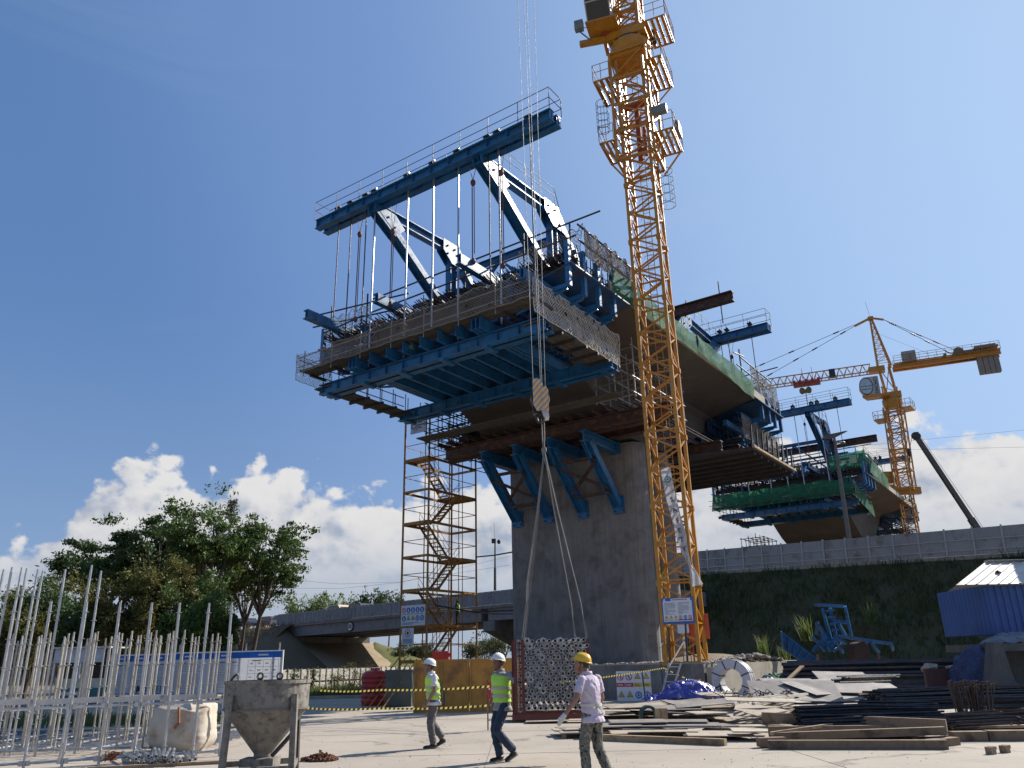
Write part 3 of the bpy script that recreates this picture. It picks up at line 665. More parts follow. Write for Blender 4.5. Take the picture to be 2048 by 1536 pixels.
def traveller(off,sg,dz,lab,far=False,grp=None,brace='blue',netm=None):
    x=mkx(off,sg,dz); root=thing('form_traveller',lab,'form traveller',x(V3((-6,0,14.5))),0,grp)
    def P(mb,name,m,par=root): return mb.build(name,m,par,xf=x)
    # front top beam: two I beams side by side, stiffened, with jacks and rods
    for s in (-9.95,-9.5):
        m=MB(); m.ibar((s,-6.05,19.63),(s,6.0,19.63),.44,.30,.035)
        for k in range(14): m.bbox((s-.13,-6+k*.92,19.44),(s+.13,-5.985+k*.92,19.82))
        P(m,'top_beam',blue)
    rods=[(-4.95,12.45),(-4.2,12.9),(-3.3,14.2),(-2.8,12.4),(-.98,12.3),(.36,12.3),(1.6,12.3),(3.5,12.4),(3.05,14.0),(4.9,12.4)]
    for i,(t,zb) in enumerate(rods):
        m=MB(); big=t in(-.98,.36,1.6,3.5,-2.8); m.tube((-9.72,t,zb),(-9.72,t,20.35),.035 if big else .024,6)
        if big: m.tube((-9.72,t,zb),(-9.72,t,19.3),.036,6)
        rd_=P(m,'hanger_rod',galv if big else dark)
        j=MB(); j.bbox((-9.95,t-.16,19.856),(-9.5,t+.16,19.95)); j.tube((-9.84,t-.08,19.95),(-9.84,t-.08,20.13),.07,8); j.tube((-9.62,t+.08,19.95),(-9.62,t+.08,20.13),.07,8); j.bbox((-9.9,t-.14,20.13),(-9.55,t+.14,20.19)); j.tube((-9.72,t,20.19),(-9.72,t,20.27),.06,6)
        P(j,'jack',dark)
    m=MB()
    for s in (-10.12,-9.32): rail(m,(s,-6.05,19.85),(s,6.0,19.85),.86,9,.014,(.5,1.) if s<-9.5 else (.5,1.))
    for t in (-6.05,6.0):
        for h in (.43,.86): m.tube((-10.12,t,19.85+h),(-9.32,t,19.85+h),.014,5)
    P(m,'guard_rail',dark)
    # two main trusses
    for t in (-2.75,2.68):
        m=MB(); m.ibar((-9.75,t,19.35),(-3.75,t,15.25),.46,.30,.045,(0,1,0)); P(m,'front_diagonal',blue)
        m=MB(); m.ibar((-9.9,t,19.33),(-5.0,t,19.52),.44,.32,.045); 
        for k in range(5): m.tube((-9+k*.8,t-.16,19.45),(-9+k*.8,t-.30,19.45),.03,6)
        P(m,'top_chord',blue)
        m=MB(); m.ibar((-4.9,t,19.7),(-4.9,t,15.0),.44,.30,.045,(1,0,0)); P(m,'post',blue)
        m=MB(); m.ibar((-4.7,t,19.4),(-.4,t,15.2),.42,.30,.045,(0,1,0)); P(m,'rear_tie',blue)
        m=MB(); m.bar((-4.4,t,14.85),(.2,t,14.85),.34,.42); P(m,'bottom_chord',blue)
        for o in(-.19,.19):
            m=MB(); m.prism([V3((-5.7,t+o,19.75)),V3((-4.6,t+o,19.75)),V3((-4.2,t+o,19.2)),V3((-4.2,t+o,18.7)),V3((-5.1,t+o,18.7)),V3((-5.7,t+o,19.2))],V3((0,.03,0))); P(m,'gusset_plate',blue); m=MB()
            m.prism([V3((-10.0,t+o,19.4)),V3((-8.8,t+o,19.4)),V3((-8.2,t+o,18.95)),V3((-8.75,t+o,18.4)),V3((-10.0,t+o,19.1))],V3((0,.03,0))); g2=P(m,'gusset_plate',blue); m=MB()
            for a,b in ((-5.4,19.5),(-4.9,19.5),(-5.4,19.1),(-4.6,18.95),(-9.7,19.2),(-9.2,19.1),(-8.8,18.8)): m.tube((a,t+o-.05,b),(a,t+o+.08,b),.05,6)
            P(m,'connecting_pin',dark,g2)
    m=MB(); rail(m,(-9.3,2.95,19.55),(-5.0,2.95,19.75),.75,4,.014); m.tube((-5,2.95,20.5),(-3.6,2.95,17.2),.014,5); P(m,'chord_hand_rail',dark)
    if brace=='brown':
        m=MB(); m.ibar((-3.8,-6.6,19.35),(-3.8,6.0,19.35),.55,.4,.05); P(m,'knee_cross_beam',brown)
        m=MB(); m.tube((-3.8,5.3,18.),(-3.8,5.3,20.4),.03,6); P(m,'beam_rod',dark)
    m=MB(); m.ibar((-4.9,-2.6,18.2),(-4.9,2.5,18.2),.25,.2); m.ibar((-4.9,-2.6,15.6),(-4.9,2.5,15.6),.25,.2); m.bar((-4.9,-2.6,15.7),(-4.9,0,18.1),.12,.12); m.bar((-4.9,2.5,15.7),(-4.9,0,18.1),.12,.12); P(m,'cross_frame',blue)
    # lower cross beams and the bottom form floor
    for nm,s,z in (('front_lower_beam',-9.58,11.95),('rear_lower_beam',-5.1,11.93)):
        m=MB()
        for o in (-.2,.2): m.ibar((s+o,-5.32,z),(s+o,5.28,z),.42,.26,.03)
        for k in range(13):
            for o in(-.2,.2): m.bbox((s+o-.11,-5.2+k*.86,z-.18),(s+o+.11,-5.185+k*.86,z+.18))
        for t in (-4.9,-2.9,-1,1,2.9,4.9): m.bbox((s-.34,t-.1,z-.3),(s+.34,t+.1,z-.212))
        P(m,nm,blue)
    ribs=[-3.15,-2.98,-2.8,-2.05,-1.2,-.4,.42,1.25,2.05,2.72,2.9,3.08]
    for t in ribs:
        m=MB(); m.ibar((-10.4,t,12.37),(-4.75,t,12.33),.40,.13,.03); P(m,'floor_rib',blue)
    for s in [-9.7+.42*k for k in range(12)]:
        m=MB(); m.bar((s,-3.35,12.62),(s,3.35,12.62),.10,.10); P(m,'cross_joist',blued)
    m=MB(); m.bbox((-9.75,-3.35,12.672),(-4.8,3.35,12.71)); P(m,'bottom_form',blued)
    # web forms, wing forms, frames
    for sd in (-1,1):
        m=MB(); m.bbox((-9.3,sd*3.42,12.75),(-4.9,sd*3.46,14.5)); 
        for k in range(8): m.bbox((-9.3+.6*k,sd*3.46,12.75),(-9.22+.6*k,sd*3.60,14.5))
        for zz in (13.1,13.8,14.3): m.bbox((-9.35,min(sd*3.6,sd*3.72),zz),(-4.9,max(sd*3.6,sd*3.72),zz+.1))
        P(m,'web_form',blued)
        m=MB(); m.prism([V3((-9.4,sd*3.45,13.5)),V3((-9.4,sd*6.15,14.02)),V3((-9.4,sd*6.15,14.07)),V3((-9.4,sd*3.45,13.55))],V3((4.2,0,0))); P(m,'wing_form',blued)
        for i,s in enumerate((-9.3,-8.3,-7.3,-6.2)):
            m=MB(); m.bar((s,sd*5.95,13.25),(s,sd*5.95,14.95),.16,.16,(1,0,0)); P(m,'frame_post',blue)
            m=MB(); m.bar((s,sd*3.75,13.3),(s,sd*5.86,13.3),.12,.14); m.bar((s,sd*4.5,13.38),(s,sd*4.5,13.68),.1,.1,(1,0,0)); P(m,'frame_strut',blue)
            m=MB(); m.bar((s+.05,sd*3.8,12.85),(s+.05,sd*5.85,13.22),.08,.08); P(m,'frame_brace',blue)
    # bulkhead seen from the open front, with bars and timber
    m=MB(); m.bbox((-8.75,-3.4,12.75),(-8.68,3.4,14.1)); m.bbox((-8.75,-6.0,14.1),(-8.68,6.0,14.55)); P(m,'bulkhead_form',mat('dark_board',(.05,.045,.04),.8,var=.3))
    m=MB(); r=random.Random(11)
    for k in range(420):
        t=r.uniform(-6,6); m.tube((-8.7,t,14.45),(-9.15-r.uniform(0,.35),t+r.uniform(-.04,.04),14.5+r.uniform(-.25,.25)),.022,3)
        t=r.uniform(-6,6); s=r.uniform(-8.7,-5.5); m.tube((s,t,14.5),(s+r.uniform(-.12,.12),t+r.uniform(-.12,.12),14.75+r.uniform(0,.55)),.02,3)
    for k in range(60):
        a=-5.9+.2*k; m.tube((-8.7,a,14.55),(-5.5,a,14.6),.018,3)
    tag(P(m,'deck_bars',rebar),kind='stuff')
    # sliding rails
    for t,s0,s1,z in ((5.0,-10.75,-5.3,13.42),(-5.0,-11.1,-6.0,14.72),(2.15,-10.4,-5.5,15.05),(-2.1,-10.2,-5.5,14.9)):
        m=MB(); m.ibar((s0,t,z),(s1,t,z),.38,.26,.04); m.bbox((s0,t+.131,z-.15),(s1,t+.135,z+.15))
        rl_=P(m,'sliding_rail',blue)
        if not far and t in (-5.0,2.15):
            sg_=MB(); sx=s1-.6 if t>0 else -8.75; 
            if t>0: sx=-7.35
            sg_.bbox((sx,t+.14,z-.12),(sx+.28,t+.15,z+.17)); P(sg_,'warning_label',whitep,rl_)
            tr=MB(); tr.prism([V3((sx+.06,t+.152,z-.05)),V3((sx+.22,t+.152,z-.05)),V3((sx+.14,t+.152,z+.10))],V3((0,.004,0))); P(tr,'warning_mark',ink,rl_)
    for t,s0,s1,z in ((4.75,-9.4,-3.9,12.75),(-4.9,-10.2,-5.0,13.2)):
        m=MB(); m.bar((s0,t,z),(s1,t,z),.2,.28); P(m,'walkway_rail',blue)
    # walkways: planks and guard pipes
    rr=random.Random(2)
    def planks(axis,a0,a1,b0,b1,z,n,m_=wboard):
        for k in range(n):
            m=MB(); u0=b0+(b1-b0)*k/n; u1=b0+(b1-b0)*(k+1)/n-.015; zz=z+rr.uniform(-.01,.01)
            if axis=='t': m.bbox((u0,a0,zz),(u1,a1,zz+.045))
            else: m.bbox((a0,u0,zz),(a1,u1,zz+.045))
            P(m,'walkway_plank',m_)
    planks('t',-5.7,5.35,-10.6,-9.85,12.6,3); planks('s',-9.9,-4.6,4.45,5.25,12.02,4); planks('s',-9.9,-4.6,-5.6,-4.75,12.02,4)
    for k in range(9): m=MB(); m.bbox((-10.2,-5.6+k*1.36,12.5),(-9.4,-5.5+k*1.36,12.595)); P(m,'walkway_bearer',dark)
    for k in range(7):
        m=MB(); m.bbox((-9.6+.8*k,4.3,11.9),(-9.52+.8*k,5.3,12.015)); P(m,'walkway_bearer',dark); m=MB(); m.bbox((-9.6+.8*k,-5.65,11.9),(-9.52+.8*k,-4.5,12.015)); P(m,'walkway_bearer',dark)
        for t in (-5.5,-4.6,4.5,5.2): m=MB(); m.tube((-9.56+.8*k,t,12),(-9.56+.8*k,t,13.2 if abs(t)>5 else 12.6),.02,5); P(m,'guard_post',dark)
    m=MB()
    for h in (.45,.85): 
        m.tube((-10.5,-6.0,12.42+h),(-10.5,5.6,12.42+h),.022,5); m.tube((-10.7,5.28,12.1+h),(-4.7,5.28,12.1+h),.022,5); m.tube((-10.7,-5.65,12.2+h),(-4.7,-5.65,12.2+h),.022,5)
    for k in range(8): m.tube((-10.5,-5.6+1.57*k,12.42),(-10.5,-5.6+1.57*k,13.5),.022,5)
    P(m,'guard_pipe',galvd)
    m=MB()
    for a,b in (((-9.0,-5.9,14.6),(-9.0,-5.9,16.1)),((-9.2,-6.8,15.3),(-8.2,-2.6,15.35)),((-9.3,-6.6,15.75),(-8.0,-2.4,16.05)),((-9.1,-6.2,14.9),(-9.2,-3.8,15.0)),((-8.5,-4.3,14.5),(-8.5,-4.3,16.4)),((-8.3,-4.2,15.6),(-8.0,5.6,15.9)),((-8.3,-4.2,16.2),(-8.0,6.6,16.5)),((-8.1,3.4,14.5),(-8.1,3.4,16.7)),((-8.1,.6,14.5),(-8.1,.6,16.5)),((-8.1,5.4,14.5),(-8.1,5.4,16.4)),((-8.6,6.0,15.3),(-3.,6.0,15.3)),((-8.6,6.0,15.9),(-3.6,6.0,15.9)),((-3.6,6.0,14.3),(-3.6,6.0,16.3)),((-4.3,6.0,16.1),(-2.6,6.05,15.8)),((-6.2,6.0,14.3),(-6.2,6.0,16.0))): m.tube(a,b,.035,6)
    P(m,'scaffold_pipe',dark)
    m=MB()
    for t0 in (-2.0,.9): 
        for zz in (16.0,16.5): m.bar((-6.2,-3.8,zz),(-5.9,4.4,zz+.1),.12,.16)
    P(m,'deck_railing_beam',blue)
    # chain hoists
    for i,(t,zt,zb) in enumerate(((-3.65,18.55,14.6),(-1.75,18.0,14.7),(2.3,18.6,15.2),(3.6,18.5,14.6))):
        m=MB(); m.tube((-9.72,t-.22,19.4),(-9.72,t,zt),.012,4); m.tube((-9.72,t+.22,19.4),(-9.72,t,zt),.012,4); m.ell((-9.72,t,zt-.1),.10,.10,.14); m.tube((-9.72,t-.04,zt-.15),(-9.72,t-.04,zb),.022,5); m.tube((-9.72,t+.05,zt-.15),(-9.72,t+.05,zb+.3),.018,5); m.ell((-9.72,t,zb),.09,.09,.13)
        P(m,'chain_hoist',mat('hoist_red',(.13,.04,.03),.6))
    return root

def netthing(name,label,fn,lu,lv,cell,r,m,xf,seed,cat='safety net',group=None,solid=False):
    if solid:
        mb=MB(); nu=max(8,int(lu/.3)); nv=max(3,int(lv/.16))
        def f2(u,v):
            p=fn(u,v); n=mnoise.noise_vector(V3((u*lu*1.2,v*lv*1.5,seed))); return p+V3((n.x*.07,n.y*.07,n.z*.05))
        mb.grid(f2,nu,nv)
    else: mb=net(fn,lu,lv,cell,r,seed)
    o=mb.build(name,m,None,xf=xf,smooth=solid); return tag(o,label,cat,group)

def bil(a,b,c,d,sag=0.):
    a,b,c,d=map(V3,(a,b,c,d))
    def f(u,v):
        p=a.lerp(b,u).lerp(d.lerp(c,u),v); p.z-=sag*math.sin(u*math.pi*5)**2*v; return p
    return f

# ---- first pier table
pier(0,0,False,'tall grey concrete pier with rounded ends carrying the nearer bridge deck')
girder(0,0,False,'grey concrete box girder segment on top of the nearer pier')
traveller(0,1,0,'big blue steel form traveller hanging off the near end of the bridge deck',grp='form travellers')
traveller(0,-1,0,'blue form traveller on the far end of the nearer deck with brown cross beam',grp='form travellers',brace='brown',far=True)
x0=mkx(0,1,0)
netthing('rope_net','long sagging rope net along the front walkway of the near traveller',bil((-10.62,-5.9,12.58),(-10.62,5.3,12.58),(-10.6,5.25,13.6),(-10.6,-5.9,13.35),.12),11,1.0,.118,.0058,cord,x0,1,group='rope nets on the travellers')
netthing('rope_net','sunlit-toned rope net along the right side of the near traveller',bil((-10.5,5.32,12.1),(-4.75,5.3,11.95),(-4.75,5.35,13.2),(-10.5,5.35,13.25),.05),5.8,1.2,.115,.0085,cord_sunlit,x0,2,group='rope nets on the travellers')
netthing('rope_net','grey rope net at the left end of the near traveller walkway',bil((-10.5,-6.05,12.4),(-8.6,-6.1,12.3),(-8.6,-6.1,13.4),(-10.5,-6.1,13.5),.05),1.9,1.,.10,.008,cord,x0,3,group='rope nets on the travellers')
netthing('rope_net','torn rope net hanging from pipes above the left sliding rail',bil((-9.2,-6.0,14.55),(-8.6,-3.9,14.5),(-8.6,-3.9,15.85),(-9.2,-6.2,15.55),.2),2.2,1.1,.12,.009,cord,x0,4,group='rope nets on the travellers')
netthing('rope_net','dirty brown rope net over the railing above the right side forms',bil((-8.3,6.08,14.75),(-4.6,6.08,14.8),(-4.6,6.1,15.95),(-8.3,6.1,15.9),.25),3.7,1.1,.085,.012,mat('dirty_cord',(.26,.20,.14),.9,var=.3),x0,5,group='rope nets on the travellers')
netthing('rope_net','ragged net on the front railing at the foot of the right truss',bil((-8.2,3.0,14.6),(-8.2,5.8,14.6),(-8.1,5.9,16.2),(-8.1,3.2,16.0),.2),2.8,1.3,.12,.008,mat('grey_cord',(.22,.21,.2),.9),x0,6,group='rope nets on the travellers')
netthing('green_mesh_sheet','green debris mesh along the near half of the deck edge',bil((-6.4,6.12,14.02),(1.1,6.12,14.12),(1.1,6.15,14.98),(-6.6,6.2,15.05),.10),7.6,1.0,.1,.01,green,x0,7,group='green mesh on the nearer deck edge',solid=True)
netthing('green_mesh_sheet','green debris mesh along the far half of the deck edge, beyond the yellow mast',bil((1.2,6.16,14.2),(8.3,6.12,13.9),(8.3,6.15,14.9),(1.2,6.18,15.0),.08),7,1.0,.1,.01,green,x0,8,group='green mesh on the nearer deck edge',solid=True)
netthing('rope_net','pale rope net at the far end of the nearer deck under the hanging frames',bil((8.6,6.0,14.6),(12.6,6.05,14.4),(12.6,6.05,15.7),(8.6,6.0,15.9),.15),4,1.2,.12,.009,cord,x0,9,group='rope nets on the travellers')
netthing('rope_net','pale rope net along the lower walkway of the far traveller',bil((8.4,5.35,12.1),(14,5.35,12.1),(14,5.35,13.3),(8.4,5.35,13.3),.1),5.6,1.2,.12,.009,cord,x0,10,group='rope nets on the travellers')

# falsework platform bolted to the pier
def falsework(off,dz,lab,far=False):
    x=mkx(off,1,dz); root=thing('falsework_platform',lab,'work platform',x(V3((0,0,10.4))))
    def P(mb,name,m,par=root): return mb.build(name,m,par,xf=x)
    if not far:
        for t in (-2.75,-1.05,.70,2.42):
            m=MB(); m.ibar((.0,t,10.25),(-2.75,t,10.25),.46,.34,.05); m.ibar((-2.45,t,10.1),(-.12,t,7.75),.40,.32,.05,(0,1,0))
            m.bbox((-.10,t-.26,7.45),(-.02,t+.26,8.15)); m.bbox((-.10,t-.26,10.0),(-.02,t+.26,10.5)); m.prism([V3((-2.75,t-.03,10.05)),V3((-2.0,t-.03,10.05)),V3((-2.2,t-.03,9.4))],V3((0,.06,0)))
            for a in (7.55,7.8,8.05):
                for o in(-.18,.18): m.tube((-.1,t+o,a),(-.22,t+o,a),.04,6)
            P(m,'bracket',blue)
        for a,b in ((-2.75,-1.05),(.70,2.42)):
            m=MB(); m.bar((-1.9,a,9.3),(-.9,b,8.4),.10,.12); m.bar((-.9,a,8.4),(-1.9,b,9.3),.10,.12); m.bar((-.75,a,8.25),(-.75,b,8.25),.12,.12); m.bar((-1.95,a,9.5),(-1.95,b,9.5),.12,.12); P(m,'cross_brace',brown)
    for s,z0,t0,t1 in ((-2.45,10.74,-5.05,6.2),(-1.95,10.74,-5.2,6.2),(-.75,10.74,-4.2,5.2),(4.3,10.74,-4.8,5.6),(5.5,10.74,-5.,6.),(6.1,10.74,-5,6)):
        m=MB(); m.ibar((s,t0,z0),(s,t1,z0),.48,.36,.045); P(m,'main_beam',brown)
    for k in range(17):
        t=-4.9+.62*k; m=MB(); m.ibar((-3.2,t,11.06),(7.2,t,11.06),.16,.11,.02); P(m,'cross_beam',brown)
    if True:
        m=MB()
        m.add([(2.6,-3.2,10.35),(10.4,-3.2,10.35),(10.4,6.95,10.35),(4.4,6.95,10.35)],[(0,1,2,3)]); m.add([(2.6,-3.2,10.48),(10.4,-3.2,10.48),(10.4,6.95,10.48),(4.4,6.95,10.48)],[(3,2,1,0)])
        m.add([(4.4,6.95,10.35),(10.4,6.95,10.35),(10.4,6.95,10.48),(4.4,6.95,10.48)],[(0,1,2,3)]); m.add([(10.4,-3.2,10.35),(10.4,6.95,10.35),(10.4,6.95,10.48),(10.4,-3.2,10.48)],[(3,2,1,0)])
        m.add([(2.6,-3.2,10.35),(4.4,6.95,10.35),(4.4,6.95,10.48),(2.6,-3.2,10.48)],[(3,2,1,0)])
        P(m,'platform_deck',dark)
        for k in range(7):
            s=4.8+.9*k; m=MB(); m.bar((s,-3,10.27),(s,6.9,10.27),.14,.14); P(m,'deck_joist',dark)
        for k in range(9):
            s=4.5+.74*k; m=MB(); m.bar((s,6.9,10.48),(s,6.95,11.5),.07,.07,(1,0,0)); P(m,'edge_post',dark)
        m=MB(); m.bar((4.3,7.02,10.47),(10.45,7.02,10.47),.12,.1); P(m,'edge_board',timber)
    for k in range(3):
        m=MB(); m.bbox((-4.05+.24*k,-5.45,11.24),(-3.83+.24*k,4.7,11.29)); P(m,'walkway_plank',wboard)
    return root
falsework(0,0,'brown steel platform on blue brackets bolted to the nearer pier')
def pipescaf(lab,boxes,m_,x,r=.028):
    root=None
    m=MB(); 
    for (s0,s1,ns,t0,t1,nt,z0,z1,nz) in boxes:
        for i in range(ns+1):
            for j in range(nt+1):
                s=s0+(s1-s0)*i/ns; t=t0+(t1-t0)*j/nt; m.tube((s,t,z0),(s,t,z1+((i*3+j)%3)*.15),r,5)
        for k in range(nz+1):
            z=z0+.1+(z1-z0-.2)*k/nz
            for i in range(ns+1): s=s0+(s1-s0)*i/ns; m.tube((s,t0-.1,z),(s,t1+.1,z),r,5)
            for j in range(nt+1): t=t0+(t1-t0)*j/nt; m.tube((s0-.15,t,z+.06),(s1+.15,t,z+.06),r,5)
    return tag(m.build('pipe_scaffold',m_,None,xf=x),lab,'scaffold')
pipescaf('galvanised pipe scaffold on the platform beside the right web of the girder',[(-3.4,1.2,4,3.5,5.2,2,11.15,13.3,3)],galvd,x0)
pipescaf('dark pipe scaffold on the platform left of the girder, by the stair tower top',[(-3.2,1.2,4,-5.6,-3.5,3,11.15,13.2,4),(-1.5,3.4,3,-6.9,-5.7,1,11.0,12.6,3)],dark,x0,.024)
m=MB(); m.box((-1.0,-3.9,11.9),.7,.9,1.2); m.box((-1.6,-4.4,11.6),.5,.4,.8)
tag(m.build('equipment_cabinet',dark,None,xf=x0),'dark equipment cabinet on the platform among the left scaffold pipes','cabinet')

# ---- second pier table, further along the line
OF=42.6; DZ=.55
x1=mkx(OF,1,DZ)
pier(OF,DZ,True,'farther concrete pier showing above the grey fence')
girder(OF,DZ,True,'concrete box girder segment on the farther pier')
traveller(OF,1,DZ,'blue form traveller draped with green mesh on the farther deck',far=True,grp='form travellers')
traveller(OF,-1,DZ,'far blue form traveller mostly hidden behind the second crane mast',far=True,grp='form travellers')
m=MB(); m.ibar((-3.9,-6.6,17.9),(-3.9,6.4,17.9),.55,.4,.05); tag(m.build('cross_beam',brown,None,xf=x1),'long brown cross beam on the trusses of the farther traveller','steel beam')
netthing('green_mesh_sheet','dark green mesh along the front of the farther traveller',bil((-10.5,-5.8,12.4),(-10.5,5.3,12.4),(-10.55,5.25,13.7),(-10.6,-5.6,13.7),.1),11,1.3,.1,.01,green,x1,21,group='green mesh on the farther deck',solid=True)
netthing('green_mesh_sheet','pointed green mesh on the right flank of the farther traveller',bil((-10.5,5.35,12.1),(-4.6,5.3,11.4),(-4.8,5.35,12.3),(-10.5,5.4,13.5),.1),6,1.2,.1,.01,green,x1,22,group='green mesh on the farther deck',solid=True)
netthing('green_mesh_sheet','green mesh on the raised railing of the farther deck',bil((-8.3,3.4,14.7),(-8.3,6.05,14.7),(-8.3,6.1,16.1),(-8.3,3.3,16.0),.1),2.7,1.3,.1,.01,green,x1,23,group='green mesh on the farther deck',solid=True)
netthing('green_mesh_sheet','green mesh along the right deck edge of the farther deck',bil((-8.0,6.15,14.3),(-1.2,6.15,14.0),(-1.2,6.2,15.0),(-8.0,6.2,15.9),.1),7,1.2,.1,.01,green,x1,24,group='green mesh on the farther deck',solid=True)
pipescaf('dark pipe scaffold tower left of the farther pier, above the fence',[(-2.6,1.,3,-6.4,-4.4,3,6.,11.2,7)],dark,x1,.03)
pipescaf('dark pipe scaffold right of the farther pier behind the second mast',[(3.,7.,4,4.0,6.2,3,6.,11.5,7)],dark,x1,.03)
# ================================================================= CRANES, STAIR TOWER
def mast_mesh(w,h,leg,br,m):
    b=MB(); a=w/2
    for sx in(-1,1):
        for sy in(-1,1):
            b.bar((sx*a,sy*a,0),(sx*a,sy*a,h),leg,leg,(0,1,0)); b.box((sx*a,sy*a,.06),leg*1.5,leg*1.5,.12); b.box((sx*a,sy*a,h-.065),leg*1.5,leg*1.5,.12)
    for f in range(4):
        def q(u,z):
            return ((u*a,-a,z),(a,u*a,z),(-u*a,a,z),(-a,-u*a,z))[f]
        up=((0,1,0),(1,0,0),(0,1,0),(1,0,0))[f]
        b.bar(q(-1,h*.03),q(1,h*.03),br,br,up); b.bar(q(-1,h*.5),q(1,h*.5),br,br,up)
        s=1 if f%2 else -1
        b.bar(q(s,h*.03),q(-s,h*.27),br,br,up); b.bar(q(-s,h*.27),q(s,h*.5),br,br,up)
        b.bar(q(s,h*.5),q(-s,h*.74),br,br,up); b.bar(q(-s,h*.74),q(s,h*.97),br,br,up)
    return meshof(b,m)
def ladder_mesh(h):
    b=MB()
    for x in(-.17,.17): b.tube((x,.28,0),(x,.28,h),.022,5)
    for k in range(int(h/.3)): b.tube((-.17,.28,.1+.3*k),(.17,.28,.1+.3*k),.014,4)
    for k in range(3): b.line([(math.cos(R(a))*.33,.28-.36+math.sin(R(a))*-.0-.36*math.sin(R(a))+.36,.6+k*h/3) for a in range(0,181,30)],.012,4)
    return meshof(b,yeld)
MW=1.5; MH=3.53
msec=mast_mesh(MW,MH,.165,.075,yel); mlad=ladder_mesh(MH)
def platform(root,x0,x1,y0,y1,z,rails,name='platform',m=None):
    b=MB(); ns=max(3,int((x1-x0)/.26))
    for i in range(ns): b.bbox((x0+(x1-x0)*i/ns+.02,y0+.06,z-.05),(x0+(x1-x0)*(i+.62)/ns,y1-.06,z))
    b.bbox((x0,y0,z-.14),(x1,y0+.06,z-.052)); b.bbox((x0,y1-.06,z-.14),(x1,y1,z-.052)); b.bbox((x0,y0,z-.14),(x0+.06,y1,z-.053)); b.bbox((x1-.06,y0,z-.14),(x1,y1,z-.053))
    p=b.build(name,m or yel,root,world=False)
    r=MB()
    for (a,c) in rails: rail(r,(a[0],a[1],z),(c[0],c[1],z),1.05,2,.022)
    if rails: r.build('guard_rail',yel,p,world=False)
    return p
def cage(root,z0,z1,w):
    a=w/2; n=2; b=MB()
    for sx in(-1,1):
        for sy in(-1,1): b.bar((sx*a,sy*a,z0),(sx*a,sy*a,z1),.14,.14,(0,1,0))
    b.build('cage_post',yel,root,world=False)
    b=MB(); hh=(z1-z0)/4
    for f in range(4):
        def q(u,z): return ((u*a,-a,z),(a,u*a,z),(-u*a,a,z),(-a,-u*a,z))[f]
        up=((0,1,0),(1,0,0),(0,1,0),(1,0,0))[f]
        for k in range(5): b.bar(q(-1,z0+hh*k),q(1,z0+hh*k),.11,.16 if k in(0,4) else .09,up)
        for k in range(4): b.bar(q(-1 if k%2 else 1,z0+hh*k),q(1 if k%2 else -1,z0+hh*(k+1)),.07,.07,up)
    b.build('cage_brace',yel,root,world=False)
def ladcage(b,x,y,z0,z1,r=.36):
    for k in range(5):
        z=z0+(z1-z0)*k/4; b.line([(x+r*math.cos(R(a)),y+r*math.sin(R(a)),z) for a in range(0,361,30)],.016,4)
    for a in range(0,360,60): b.tube((x+r*math.cos(R(a)),y+r*math.sin(R(a)),z0),(x+r*math.cos(R(a)),y+r*math.sin(R(a)),z1),.014,4)
